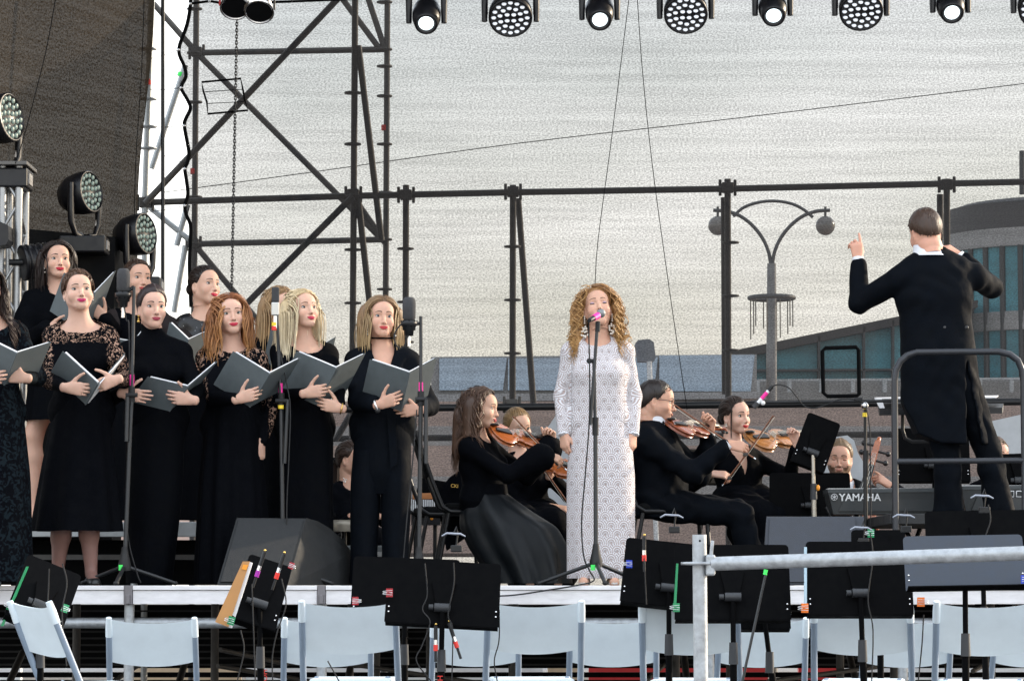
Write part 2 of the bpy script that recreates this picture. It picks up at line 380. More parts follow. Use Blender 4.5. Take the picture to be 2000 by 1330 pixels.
# near frame
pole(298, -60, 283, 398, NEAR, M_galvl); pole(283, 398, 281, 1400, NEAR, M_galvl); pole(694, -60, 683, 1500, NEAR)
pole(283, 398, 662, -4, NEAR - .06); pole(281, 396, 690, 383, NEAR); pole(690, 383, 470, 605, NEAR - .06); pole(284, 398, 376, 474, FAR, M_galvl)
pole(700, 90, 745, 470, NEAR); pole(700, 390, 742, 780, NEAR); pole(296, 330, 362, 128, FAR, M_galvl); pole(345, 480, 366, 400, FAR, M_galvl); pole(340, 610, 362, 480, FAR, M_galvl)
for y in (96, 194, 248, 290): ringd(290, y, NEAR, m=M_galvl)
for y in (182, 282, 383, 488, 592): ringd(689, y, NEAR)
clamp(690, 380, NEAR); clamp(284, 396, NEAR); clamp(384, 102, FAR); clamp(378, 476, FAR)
for px, py, Y, m in ((290, 161, NEAR, M_red), (378, 335, FAR, M_red), (751, 250, FAR, M_red)):
    p = W(px, py, Y); MB().cyl(p - Vector((0, 0, .022)), p + Vector((0, 0, .022)), .0262, n=14).build('tape_mark', m, scf)
p = W(353, 146, FAR); MB().cyl(p - Vector((0.006, 0, .016)), p + Vector((0.006, 0, .016)), .0262, n=14).build('tape_mark', M_green, scf)
# back railing bay behind the net
rl = thing('scaffold_railing', 'dark tube railing with upright posts running behind the players', 'scaffold', (2, 23.2, 0))
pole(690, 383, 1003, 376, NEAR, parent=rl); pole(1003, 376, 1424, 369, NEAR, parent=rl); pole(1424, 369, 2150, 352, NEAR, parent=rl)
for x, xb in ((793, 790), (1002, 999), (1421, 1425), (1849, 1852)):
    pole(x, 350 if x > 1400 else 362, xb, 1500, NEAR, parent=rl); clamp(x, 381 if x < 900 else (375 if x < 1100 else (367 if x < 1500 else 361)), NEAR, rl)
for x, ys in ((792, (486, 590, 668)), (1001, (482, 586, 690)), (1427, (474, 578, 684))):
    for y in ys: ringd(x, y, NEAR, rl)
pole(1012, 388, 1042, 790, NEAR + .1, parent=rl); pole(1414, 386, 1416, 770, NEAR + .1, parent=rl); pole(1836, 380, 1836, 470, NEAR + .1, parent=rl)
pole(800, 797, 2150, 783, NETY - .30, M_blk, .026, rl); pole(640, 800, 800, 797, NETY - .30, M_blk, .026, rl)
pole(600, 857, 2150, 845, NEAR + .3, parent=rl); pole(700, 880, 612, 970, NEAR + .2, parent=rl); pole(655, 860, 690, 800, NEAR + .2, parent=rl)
for x in (1000, 1852): clamp(x, 790, NETY - .26, rl)
# tall thin mast, chain and ropes
m_o = MB().cyl(W(318, -60, 21.6), W(318, 1050, 21.6), .0135, n=12).build('thin_mast', M_blk); tag(m_o, 'thin dark vertical mast in the bright gap left of the net', 'mast')
ch = thing('hoist_chain', 'dark hoist chain hanging from the twin par cans to the choir', 'chain', W(455, 590, 21.0))
lk = None; n_l = 96
for i in range(n_l):
    t = i / (n_l - 1); p = W(463 - 11 * t, 24 + 570 * t, 21.0)
    if lk is None:
        lk = MB().tube([Vector((.008 * math.cos(a), 0, .0135 * math.sin(a) * 1.25)) for a in np.linspace(0, 6.283, 13)[:-1]], .0032, 5, closed=True).build('chain_link', M_blk, ch, local=True); o = lk
    else: o = lk.copy(); C.objects.link(o)
    o.location = p - ch.location; o.rotation_euler = (0, 0, 1.57 * (i % 2))
def rope(label, pts, Y, r=.003, m=None):
    o = MB().tube(curve([W(x, y, Y) for x, y in pts]), r, 6).build('rope', m or M_blkm); return tag(o, label, 'rope', 'thin lines rigged on the stage')
rope('thin line falling from top centre to the soprano', [(1232, -30), (1212, 130), (1192, 290), (1168, 470), (1162, 556)], 21.5)
rope('thin line falling from top centre to right of the suited violinist', [(1243, -30), (1254, 130), (1275, 330), (1308, 570), (1342, 800)], 21.5)
rope('faint cable rising across the net from the mast to the right edge', [(320, 376), (600, 338), (1000, 282), (1400, 236), (1700, 200), (2100, 152)], 26.5, .004)
rope('thin cord crossing the brown curtain diagonally at the left', [(110, -10), (92, 90), (70, 180), (46, 270), (30, 320)], 19.4, .003)
rope('thin cord hanging along the right edge of the brown curtain', [(282, -10), (276, 150), (266, 300), (262, 430)], 20.3, .003)
for (x0, y0, x1, y1) in ((294, 115, 349, 98), (291, 175, 354, 172), (290, 248, 360, 246), (322, 305, 361, 318), (284, 415, 361, 402)):
    o = MB().tube([W(x0, y0, NEAR), W((x0 + x1) / 2, (y0 + y1) / 2 + 2, NEAR - .1), W(x1, y1, NETY)], .0028, 5).build('lashing', M_blkm, net_root)

# -- brown side curtain at the left, running towards us
cur = thing('side_curtain', 'brown mesh curtain closing the left side of the stage', 'curtain', (-3.4, 21, DECK))
cA = (W(-420, 500, 18.9).x, 18.9); cB = (W(284, 400, 22.6).x, 22.6)
ez_ = [(302, -30), (300, 60), (296, 120), (288, 200), (280, 280), (276, 330), (273, 395), (273, 470), (275, 1000)]
def curp(u, v):
    zt = W(0, -40, 22.6).z + .3; z = 2.2 + (zt - 2.2) * v
    py = 665 - FPX * ((-22.6 * _sp + (z - EYE) * _cp) / (22.6 * _cp + (z - EYE) * _sp))
    xe = W(float(np.interp(py, [q[1] for q in ez_], [q[0] for q in ez_])), py, 22.6).x
    x = cA[0] + (xe - cA[0]) * u; y = cA[1] + (cB[1] - cA[1]) * u
    return (x + .035 * math.sin(u * 19 + z) * (1 - u * .6), y + .05 * math.sin(u * 13 + z * 1.3), z)
sheet('curtain_cloth', curp, 70, 60, M_brown, cur, (4.2, 4.6))

# -- unseen roof over the stage, put in to darken the net's front; the lighting truss
roof = thing('stage_roof', 'dark fabric roof over the stage, above the picture', 'roof', (0, 20.5, 6.6))
MB().box((-.4, 20.6, 7.15), (10.4, 4.6, .06)).build('roof_sheet', mat('dark_roof_fabric', (.06, .06, .062), rough=.8), roof)
for x in (-5.4, 4.7):
    for y in (18.4, 22.8): MB().cyl((x, y, 0), (x, y, 7.12), .06, n=14).build('roof_post', M_galv, roof)

# ================================================================ town behind the net
M_glass = mat('teal_curtain_glass', (.065, .265, .320), rough=.3, var=.3, scale=.7, spec=.3)
M_band = mat('grey_cladding', (.30, .295, .29), rough=.6, var=.15, scale=3)
M_mull = mat('dark_mullion', (.030, .034, .036), rough=.5)
M_drum = mat('dark_roof_metal', (.028, .026, .025), rough=.6, var=.2)
M_pale = mat('pale_blue_panels', (.42, .53, .64), rough=.5, var=.12, scale=2)
M_gran = mat('pink_granite', (.40, .29, .245), rough=.7, var=.2, scale=5, stretch=(1, 1, 6))
BY = 70.0
bld = thing('glass_building', 'teal glass building with sloping roof and rounded dark tower at the right', 'building', (W(1900, 1150, BY).x, BY, 0))
q = [W(1440, 693, BY), W(1745, 628, BY), W(1900, 596, BY), W(1900, 746, BY), W(1440, 746, BY)]
MB().plate([p + Vector((0, .3, 0)) for p in q], (0, 6, 0)).build('glazed_wing', M_glass, bld)
MB().plate([W(1425, 686, BY), W(1745, 620, BY), W(1910, 586, BY), W(1910, 600, BY), W(1745, 637, BY), W(1425, 703, BY)], (0, 7, 0)).build('sloping_roof_edge', M_drum, bld)
for x in (1500, 1600, 1688, 1745, 1830):
    yt = 690 - (x - 1440) * .211; MB().plate([W(x - 2, yt, BY), W(x + 2, yt, BY), W(x + 2, 746, BY), W(x - 2, 746, BY)], (0, .28, 0)).build('mullion', M_mull, bld)
MB().plate([W(1440, 721, BY), W(1860, 719, BY), W(1860, 723, BY), W(1440, 725, BY)], (0, .29, 0)).build('transom', M_mull, bld)
MB().plate([W(1280, 744, BY - .5), W(2150, 738, BY - .5), W(2150, 780, BY - .5), W(1280, 780, BY - .5)], (0, 1, 0)).build('terrace_band', M_band, bld)
MB().plate([W(1280, 742, BY - .8), W(2150, 736, BY - .8), W(2150, 740, BY - .8), W(1280, 746, BY - .8)], (0, .1, 0)).build('terrace_rail', mat('pale_rail', (.45, .47, .48), rough=.4), bld)
for x in range(1480, 2100, 62): MB().cyl(W(x, 742, BY - .8), W(x, 766, BY - .8), .05, n=8).build('rail_post', mat('pale_rail', (.45, .47, .48)), bld)
cx = W(2110, 600, BY).x; rad = cx - W(1862, 500, BY).x
def drum(y0, y1, m, name, rr=1.0, r2=None):
    z0, z1 = W(0, y1, BY).z, W(0, y0, BY).z
    MB().lathe([(rad * rr, z0), (rad * (r2 or rr), z1)], 64, 0, Matrix.Translation((cx, BY + rad, 0))).build(name, m, bld)
drum(475, 605, M_glass, 'drum_glazing', .985); drum(640, 745, M_glass, 'drum_glazing', .985); drum(780, 1160, M_band, 'drum_base', 1.0)
for a, b_, rr in ((440, 452, 1.0), (452, 463, 1.005), (463, 476, 1.01), (604, 616, 1.0), (616, 628, 1.005), (628, 641, 1.01), (742, 781, 1.0)): drum(a, b_, M_band, 'cladding_band', rr)
drum(386, 441, M_drum, 'drum_roof', 1.0, .93); drum(376, 387, M_drum, 'drum_roof_top', .93, .80)
for k in range(40):
    a = 2 * math.pi * k / 40
    if math.sin(a) > .2: continue
    p = Vector((cx + rad * .99 * math.cos(a), BY + rad + rad * .99 * math.sin(a), 0))
    MB().cyl((p.x, p.y, W(0, 745, BY).z), (p.x, p.y, W(0, 475, BY).z), .07, n=6).build('mullion', M_mull, bld)
MB().cyl(W(1996, 295, BY), W(1996, 380, BY), .06, n=8).build('roof_mast', M_mull, bld)
low = thing('low_pavilion', 'low pale blue panelled pavilion behind the seated violinists', 'building', (W(1100, 1150, 58).x, 58, 0))
MB().plate([W(842, 697, 58), W(1478, 692, 58), W(1478, 775, 58), W(842, 782, 58)], (0, 5, 0)).build('pavilion_wall', M_band, low)
for x0, x1, y0, y1 in ((858, 990, 700, 762), (992, 1120, 700, 762), (1122, 1285, 699, 764), (1288, 1474, 694, 764)):
    MB().plate([W(x0, y0, 57.9), W(x1, y0 - 1, 57.9), W(x1 - 8, y1, 57.9), W(x0, y1, 57.9)], (0, .09, 0)).build('panel', M_pale, low)
MB().plate([W(836, 770, 57.6), W(1484, 765, 57.6), W(1484, 778, 57.6), W(836, 785, 57.6)], (0, .3, 0)).build('ledge', mat('pale_ledge', (.30, .31, .32)), low)
ter = thing('granite_terrace', 'stepped pink granite terrace wall below the pavilion', 'wall', (0, 55, 0))
for i, (y0, y1, Y) in enumerate(((784, 832, 56), (832, 870, 54.5), (870, 930, 53), (930, 1000, 51), (1000, 1080, 49))):
    z1, z0 = W(0, y0, Y).z, W(0, y1, Y).z
    MB().box((4, Y + 3, (z0 + z1) / 2), (60, 6, z1 - z0)).build('terrace_step', M_gran if i % 2 == 0 else M_band, ter)
lamp = thing('street_lamp', 'double globe street lamp with hanging basket ring behind the net', 'lamp', W(1507, 1150, 60) * 1.0)
lamp.location.z = 0
LY = 60
MB().tube([Vector((lamp.location.x, LY, 0)), W(1507, 700, LY), W(1507, 515, LY)], [.11, .10, .085], 14).build('lamp_post', mat('grey_lamp_post', (.20, .205, .21), rough=.5), lamp)
M_arm = mat('dark_lamp_arm', (.06, .062, .065), rough=.5)
for sx in (-1, 1):
    MB().tube(curve([W(1507 + sx * x, y, LY) for x, y in ((1, 520), (6, 492), (18, 465), (38, 440), (62, 422), (88, 413), (114, 411))]), .035, 8).build('lamp_arm', M_arm, lamp)
    MB().cyl(W(1507 + sx * 105, 404, LY), W(1507 + sx * 105, 424, LY), .025, n=8).build('lamp_hanger', M_arm, lamp)
    MB().sphere(W(1507 + sx * 105, 441, LY), .185, 0, 20, 12).build('lamp_globe', mat('smoked_globe', (.16, .15, .14), rough=.2), lamp)
MB().tube(curve([W(x, y, LY) for x, y in ((1432, 423), (1452, 406), (1480, 396), (1512, 393), (1545, 398), (1570, 410), (1588, 425))]), .03, 8).build('arch_bar', M_arm, lamp)
c_ = W(1507, 582, LY)
MB().tube([c_ + Vector((.42 * math.cos(a), .42 * math.sin(a), 0)) for a in np.linspace(0, 6.283, 29)[:-1]], .045, 8, closed=True).build('basket_ring', M_arm, lamp)
for k in range(10):
    a = k * .63; p = c_ + Vector((.40 * math.cos(a), .40 * math.sin(a), 0)); MB().cyl(p, p - Vector((0, 0, .55 + .12 * (k % 3))), .012, n=5).build('hanging_stem', mat('dry_stem', (.12, .11, .09)), lamp)
fl_o = thing('floodlight_mast', 'grey rounded floodlight head on a leaning pale pole behind the soprano', 'floodlight', (W(1290, 1150, 48).x, 48, 0))
q = [(1240, 672), (1246, 664), (1268, 662), (1277, 668), (1281, 700), (1276, 706), (1246, 706)]
MB().plate([W(x, y, 48) for x, y in q], (0, .25, 0)).build('lamp_head', mat('grey_lamp_head', (.17, .18, .20), rough=.5), fl_o, bevel=.03)
MB().cyl(W(1268, 706, 48), Vector((W(1292, 780, 48).x, 48, 0)), .04, n=10).build('lamp_pole', M_white, fl_o)

# ================================================================ people: smooth implicit bodies
def nv(x): return np.asarray(x, dtype=np.float64)
def unit(x): x = nv(x); return x / (np.linalg.norm(x) + 1e-9)
def smin(a, b, k):
    if k <= 0: return np.minimum(a, b)
    h = np.maximum(k - np.abs(a - b), 0) / k
    return np.minimum(a, b) - h * h * k * .25
def surface_nets(F, org, h):
    ins = F < 0
    nx, ny, nz = F.shape
    cnt = np.zeros((nx - 1, ny - 1, nz - 1), dtype=np.int8)
    for dx in (0, 1):
        for dy in (0, 1):
            for dz in (0, 1): cnt += ins[dx:nx - 1 + dx, dy:ny - 1 + dy, dz:nz - 1 + dz]
    act = (cnt > 0) & (cnt < 8)
    idx = np.argwhere(act)
    imap = np.full(act.shape, -1, dtype=np.int32); imap[act] = np.arange(len(idx))
    pos = np.zeros((len(idx), 3)); num = np.zeros(len(idx))
    cs = [(a, b, c) for a in (0, 1) for b in (0, 1) for c in (0, 1)]
    vals = {c: F[idx[:, 0] + c[0], idx[:, 1] + c[1], idx[:, 2] + c[2]] for c in cs}
    for c in cs:
        for ax in range(3):
            if c[ax]: continue
            e = list(c); e[ax] = 1; e = tuple(e)
            f1, f2 = vals[c], vals[e]; x = (f1 < 0) != (f2 < 0)
            t = np.where(x, f1 / np.where(x, f1 - f2, 1), 0)
            p = np.array(c, dtype=float)[None, :].repeat(len(idx), 0); p[:, ax] += t
            pos += p * x[:, None]; num += x
    V = (idx + pos / num[:, None]) * h + org
    Q = []
    for ax in range(3):
        sl0 = [slice(None)] * 3; sl1 = [slice(None)] * 3; sl0[ax] = slice(0, -1); sl1[ax] = slice(1, None)
        a = ins[tuple(sl0)]; b = ins[tuple(sl1)]
        ed = np.argwhere(a != b)
        o1, o2 = (ax + 1) % 3, (ax + 2) % 3
        ok = (ed[:, o1] > 0) & (ed[:, o2] > 0) & (ed[:, o1] < F.shape[o1] - 1) & (ed[:, o2] < F.shape[o2] - 1)
        ed = ed[ok]; s = a[tuple(ed.T)]
        def cell(d1, d2):
            q = ed.copy(); q[:, o1] -= d1; q[:, o2] -= d2; return imap[tuple(q.T)]
        q = np.stack([cell(1, 1), cell(0, 1), cell(0, 0), cell(1, 0)], 1)
        q[~s] = q[~s][:, ::-1]
        Q.append(q)
    Q = np.concatenate(Q); Q = Q[(Q >= 0).all(1)]
    return V, Q
class Shape:
    def __init__(s): s.ops = []
    def cap(s, a, b, ra, rb=None, k=.02, op='u'):
        s.ops.append(('cap', nv(a), nv(b), ra, ra if rb is None else rb, k, op)); return s
    def ecap(s, a, b, wa, wb, side, k=.03, op='u'):
        s.ops.append(('ecap', nv(a), nv(b), wa, wb, unit(side), k, op)); return s
    def ell(s, c, r, Rm=None, k=.02, op='u'):
        r = nv([r] * 3 if np.isscalar(r) else r); s.ops.append(('ell', nv(c), r, None if Rm is None else nv(Rm), k, op)); return s
    def fn(s, f): s.ops.append(('fn', f)); return s
    def bb(s, o):
        if o[0] == 'cap': r = max(o[3], o[4]); return np.minimum(o[1], o[2]) - r, np.maximum(o[1], o[2]) + r
        if o[0] == 'ecap': r = max(*o[3], *o[4]); return np.minimum(o[1], o[2]) - r, np.maximum(o[1], o[2]) + r
        r = o[2] if o[3] is None else np.full(3, o[2].max()); return o[1] - r, o[1] + r
    def mesh(s, h):
        lo = np.full(3, 1e9); hi = -lo
        for o in s.ops:
            if o[0] != 'fn' and o[-1] == 'u': a, b = s.bb(o); lo = np.minimum(lo, a); hi = np.maximum(hi, b)
        lo -= 3 * h; hi += 3 * h
        n = np.ceil((hi - lo) / h).astype(int) + 1
        F = np.full(n, .5, dtype=np.float32)
        ax = [(lo[i] + h * np.arange(n[i])).astype(np.float32) for i in range(3)]
        for o in s.ops:
            if o[0] == 'fn':
                F = o[1](ax[0][:, None, None], ax[1][None, :, None], ax[2][None, None, :], F).astype(np.float32); continue
            k, op = o[-2], o[-1]
            a, b = s.bb(o); m = k + 3 * h
            i0 = np.clip(((a - m - lo) / h).astype(int), 0, n - 1); i1 = np.clip(((b + m - lo) / h).astype(int) + 2, 1, n)
            if (i1 <= i0).any(): continue
            X = ax[0][i0[0]:i1[0]][:, None, None]; Y = ax[1][i0[1]:i1[1]][None, :, None]; Z = ax[2][i0[2]:i1[2]][None, None, :]
            d = s.dist(o, X, Y, Z)
            sl = tuple(slice(i0[i], i1[i]) for i in range(3))
            F[sl] = smin(F[sl], d, k) if op == 'u' else -smin(-F[sl], d, k)
        return surface_nets(F, lo, h)
    @staticmethod
    def dist(o, X, Y, Z):
        if o[0] == 'ell':
            c, r, Rm = o[1], o[2], o[3]
            x, y, z = X - c[0], Y - c[1], Z - c[2]
            if Rm is not None:
                x, y, z = (Rm[0, 0] * x + Rm[1, 0] * y + Rm[2, 0] * z, Rm[0, 1] * x + Rm[1, 1] * y + Rm[2, 1] * z, Rm[0, 2] * x + Rm[1, 2] * y + Rm[2, 2] * z)
            k0 = np.sqrt((x / r[0]) ** 2 + (y / r[1]) ** 2 + (z / r[2]) ** 2)
            k1 = np.sqrt((x / r[0] ** 2) ** 2 + (y / r[1] ** 2) ** 2 + (z / r[2] ** 2) ** 2) + 1e-9
            return k0 * (k0 - 1) / k1
        a, b = o[1], o[2]; d = b - a; L2 = max(d @ d, 1e-9)
        t = np.clip(((X - a[0]) * d[0] + (Y - a[1]) * d[1] + (Z - a[2]) * d[2]) / L2, 0, 1)
        qx, qy, qz = X - a[0] - t * d[0], Y - a[1] - t * d[1], Z - a[2] - t * d[2]
        if o[0] == 'cap': return np.sqrt(qx * qx + qy * qy + qz * qz) - (o[3] + (o[4] - o[3]) * t)
        sd = o[5]; ws = o[3][0] + (o[4][0] - o[3][0]) * t; wd = o[3][1] + (o[4][1] - o[3][1]) * t
        s_ = qx * sd[0] + qy * sd[1] + qz * sd[2]
        r2 = np.maximum(qx * qx + qy * qy + qz * qz - s_ * s_, 0)
        k0 = np.sqrt((s_ / ws) ** 2 + r2 / wd ** 2)
        k1 = np.sqrt((s_ / ws ** 2) ** 2 + r2 / wd ** 4) + 1e-6
        return np.where(k0 < 1e-3, -np.minimum(ws, wd), k0 * (k0 - 1) / k1)

def merge(parts):
    """parts: list of (V, Q, ids or colours)"""
    Vs, Qs, Is = [], [], []; o = 0
    for V, Q, I in parts: Vs.append(V); Qs.append(np.asarray(Q) + o); Is.append(I); o += len(V)
    return np.concatenate(Vs), np.concatenate(Qs), np.concatenate(Is)
def grid_quads(nu, nvv, wrap=False):
    q = []
    for i in range(nu - (0 if wrap else 1)):
        for j in range(nvv - 1): q.append((i * nvv + j, ((i + 1) % nu) * nvv + j, ((i + 1) % nu) * nvv + j + 1, i * nvv + j + 1))
    return np.array(q)

# ---- heads. ids: 0 skin 1 lips 2 brow 3 white 4 iris 5 lash 6 mouth and painted shade of nostrils and lip crease 7 upper lid 8 beard 9 cheek
SKIN, LIP, BROW, WHITE, IRIS, LASH, MOUTH, LID, BEARD, CHEEK = range(10)
_heads = {}
def head_template(kind, h=.0040):
    """kind: 'f' woman, 'm' man, 's' singing woman, 'c' man with eyes shut; face looks along -y, origin between the eyes, at the ears' depth"""
    if (kind, h) in _heads: return _heads[(kind, h)]
    male = kind in 'mc'; sing = kind == 's'; shut = kind in 'sc'
    s = Shape(); j = 1.0 if not male else 1.1
    s.ell((0, .018, .028), (.073, .094, .086), k=.03)
    s.ell((0, -.016, -.030), (.0590 * (1.07 if male else 1), .068, .074), k=.03)
    s.ell((0, -.050, .035), (.052, .036, .042), k=.03)                                     # forehead
    cz = -.093 - (.008 if sing else 0)
    s.ell((0, -.060, cz), (.024 * j, .023, .018 * j), k=.03)                               # chin
    for x in (-1, 1):
        s.cap((x * .012, -.060, cz + .002), (x * .043 * j * (1.06 if male else 1), .004, -.056), .016, .020, k=.03)  # jaw
        s.ell((x * .038, -.055, -.036), (.024, .024, .024), k=.03)                        # cheek
        s.cap((x * .010, -.0795, .0150), (x * .040, -.066, .0155), .0095 if male else .0078, .008, k=.014)   # brow ridge
        s.ell((x * .0325, -.0935, -.0005), (.0180, .0145, .0110), k=.014, op='s')          # eye socket
        s.ell((x * .0095, -.0895, -.0410), (.0072, .0098, .0066), k=.006)                  # nostril wings
        q = Matrix.Rotation(x * R(-18), 3, 'Z')
        s.ell((x * .0745, .012, -.018), (.0065, .0175, .030), nv(q), k=.008)               # ear
        s.ell((x * .0785, .009, -.014), (.004, .009, .016), nv(q), k=.004, op='s')
    s.cap((0, -.0815, .006), (0, -.1000 - (.004 if male else 0), -.0355), .0058, .0085, k=.012)                    # nose
    s.ell((0, -.1005 - (.004 if male else 0), -.0380), (.0088, .0082, .0074), k=.008)
    s.ell((0, -.080, -.067), (.026, .0125, .017), k=.016)                                  # muzzle
    s.ell((0, -.0915, -.081), (.016, .006, .0042), k=.010, op='s')                         # under the lower lip
    if sing: s.ell((0, -.094, -.071), (.019, .018, .0115), k=.004, op='s')
    nr = .062 if male else .052
    s.cap((0, .028, -.045), (0, .045, -.165), nr, nr * .98, k=.03)                         # neck stub
    V, Q = s.mesh(h)
    keep = V[:, 2] > -.126
    Qk = Q[keep[Q].all(1)]
    bvh = BVHTree.FromPolygons([tuple(p) for p in V], [tuple(int(i) for i in q) for q in Qk])
    def surf(x, z, fb=-.08):
        hit = bvh.ray_cast(Vector((x, -.3, z)), Vector((0, 1, 0)))
        return hit[0].y if hit[0] is not None else fb
    ids = np.zeros(len(V), dtype=int)
    if male:
        jaw = (V[:, 2] < -.040) & (V[:, 1] < .0) & (V[:, 2] > -.122)
        lipz = (np.abs(V[:, 0]) < .026) & (np.abs(V[:, 2] + .0675) < .011) & (V[:, 1] < -.06)
        cheek = (V[:, 2] > -.052) & (np.abs(V[:, 0]) < .05) & (V[:, 1] < -.03) & ~((np.abs(V[:, 0]) < .026) & (V[:, 2] < -.049))
        ids[jaw & ~lipz & ~cheek] = BEARD
    ck = ((np.abs(V[:, 0]) - .041) / .018) ** 2 + ((V[:, 2] + .036) / .016) ** 2 < 1
    ids[ck & (V[:, 1] < -.035) & (ids == 0)] = CHEEK
    P = [(V, Qk, ids)]
    def patch(f, nu, nvv, pid):
        G = np.array([[f(i / (nu - 1), jj / (nvv - 1)) for jj in range(nvv)] for i in range(nu)]).reshape(-1, 3)
        I = pid if isinstance(pid, np.ndarray) else np.full(len(G), pid)
        P.append((G, grid_quads(nu, nvv), I))
    # lips
    lw = .0245 if male else .0265; z0 = -.0675
    if not sing:
        def mid(u): return z0 + .0048 * u * u
        def upper(u, v):
            u = u * 2 - 1; e = max(1 - u * u, 0) ** .75
            top = .0094 * e * (1 - .22 * math.exp(-(u / .16) ** 2)) * (.75 if male else 1)
            z = mid(u) + top * v; x = u * lw
            return (x, surf(x * .98, z) - .0011 - .0042 * e * math.sin(math.pi * (.12 + .78 * v)), z)
        def lower(u, v):
            u = u * 2 - 1; e = max(1 - u * u, 0) ** .7
            z = mid(u) - .0108 * e * v * (.85 if male else 1); x = u * lw
            return (x, surf(x * .98, z) - .0011 - .0050 * e * math.sin(math.pi * (.12 + .74 * v)), z)
        def line(u, v):
            u = u * 2 - 1; z = mid(u) + (v - .5) * .0016; x = u * lw
            return (x, surf(x * .98, z) - .0030 - .0012 * (1 - u * u), z)
        patch(upper, 17, 7, LIP); patch(lower, 17, 7, LIP); patch(line, 13, 2, MOUTH)  # the dark line paints the shade of the crease between the lips
    else:
        def ring(u, v):
            a = u * 2 * math.pi; rx = .0165 + .0065 * v; rz = .0095 + .0065 * v
            x = rx * math.cos(a); z = -.0712 + rz * math.sin(a)
            return (x, min(surf(x * 1.15, -.0712 + (rz + .004) * math.sin(a)), -.078) - .001 - .004 * math.sin(math.pi * v), z)
        patch(ring, 33, 6, LIP)
        patch(lambda u, v: ((u - .5) * .030, -.0795 + .012 * (2 * u - 1) ** 2, -.0630 - .0060 * v), 9, 3, WHITE)
        patch(lambda u, v: ((u - .5) * .036, -.0735 + .012 * (2 * u - 1) ** 2, -.0570 - .0280 * v), 9, 5, MOUTH)
    for x in (-1, 1):                                                    # nostrils: dark patches paint in the shade of the openings
        zc = -.0452; yc = surf(x * .0065, zc); patch(lambda u, v: (x * .0065 + .0036 * v * math.cos(6.283 * u), min(yc, surf(x * .0065 + .0036 * v * math.cos(6.283 * u), zc + .0024 * v * math.sin(6.283 * u))) - .0008, zc + .0024 * v * math.sin(6.283 * u)), 9, 3, MOUTH)
    # eyes
    for x in (-1, 1):
        ex, ez = .0322 * x, -.0010
        r0 = .0168; ey = surf(ex, ez) + r0 - .0036
        def sph(al, be, r): return (ex + r * math.sin(al) * math.cos(be), ey - r * math.cos(al) * math.cos(be), ez + r * math.sin(be))
        A = R(62)
        op = 25.0 if not shut else -14.0
        def up(al): q = max(1 - (al / R(58)) ** 2, 0); return R(op) * q + (R(3) if not shut else 0)
        def lo_(al): return R(-17) * max(1 - (al / R(58)) ** 2, 0)
        if not shut:
            ids_ = []
            for i in range(25):
                for jj in range(17):
                    al = -A + 2 * A * i / 24; be = R(-30) + R(62) * jj / 16
                    g = math.hypot(al, (be - R(3)))
                    ids_.append(LASH if g < R(12) else (IRIS if g < R(26) else WHITE))
            patch(lambda u, v: sph(-A + 2 * A * u, R(-30) + R(62) * v, r0), 25, 17, np.array(ids_))
        patch(lambda u, v: sph(-A + 2 * A * u, up(-A + 2 * A * u) * (1 - v) + R(66) * v, r0 + .0008 + .0004 * v), 15, 6, LID)
        patch(lambda u, v: sph(-A + 2 * A * u, (lo_(-A + 2 * A * u) if not shut else up(-A + 2 * A * u) - R(2)) * (1 - v) + R(-60) * v, r0 + .0007), 15, 5, SKIN)
        lt = 13.0 if not male else 7.0
        def lash(u, v):
            al = -R(56) + R(112) * u; b0 = up(al)
            return sph(al, b0 + R(lt) * (v - .3), r0 + .0018)
        patch(lash, 13, 3, LASH)
        if not male:
            patch(lambda u, v: sph(-R(52) + R(104) * u, (lo_(-R(52) + R(104) * u) if not shut else up(-R(52) + R(104) * u) - R(3)) - R(2.2) * v, r0 + .0012), 11, 2, LASH)
        # brow
        def brow(u, v):
            bx = .0130 + .037 * u; arch = .0225 + .0045 * math.sin(math.pi * min(1, u * .92)) - .0035 * u * u
            th = (.0080 if male else .0068) * (1 - .6 * u)
            z = arch + (v - .5) * th - (.001 if male else 0)
            return (x * bx, surf(x * bx, z) - .0013, z)
        patch(brow, 13, 4, BROW)
    _heads[(kind, h)] = merge(P)
    return _heads[(kind, h)]

# ---- hands. Template is a LEFT hand: wrist at origin, fingers +y, thumb +x, back of the hand +z
_hands = {}
POSES = {   # per finger curls (mcp, pip, dip) index..little, spread, thumb direction chain
    'relaxed': ([(18, 28, 15), (24, 32, 18), (30, 36, 20), (36, 40, 22)], 2.5, [(.55, .80, -.25), (.30, .92, -.25), (.15, .95, -.2)]),
    'flat':    ([(8, 10, 6), (8, 10, 6), (10, 12, 8), (12, 16, 8)], 3.5, [(.85, .52, .02), (.70, .70, -.05), (.62, .78, -.1)]),
    'hold':    ([(16, 20, 12), (20, 24, 14), (24, 28, 16), (28, 34, 18)], 2.6, [(.80, .58, .02), (.70, .70, .10), (.55, .82, .16)]),
    'grip':    ([(55, 70, 35), (62, 72, 38), (66, 74, 40), (66, 72, 40)], 1.0, [(.60, .62, -.50), (.25, .80, -.55), (.05, .85, -.5)]),
    'bow':     ([(28, 40, 20), (36, 48, 26), (40, 50, 28), (30, 42, 26)], 3.0, [(.35, .75, -.55), (.10, .80, -.60), (.0, .85, -.5)]),
    'neck':    ([(48, 66, 42), (48, 70, 44), (50, 68, 42), (48, 60, 36)], 3.5, [(.55, .80, -.05), (.30, .92, -.12), (.20, .95, -.1)]),
    'point':   ([(6, 6, 4), (46, 60, 34), (56, 70, 38), (52, 62, 34)], 3.0, [(.62, .62, -.45), (.30, .82, -.48), (.10, .9, -.4)]),
}
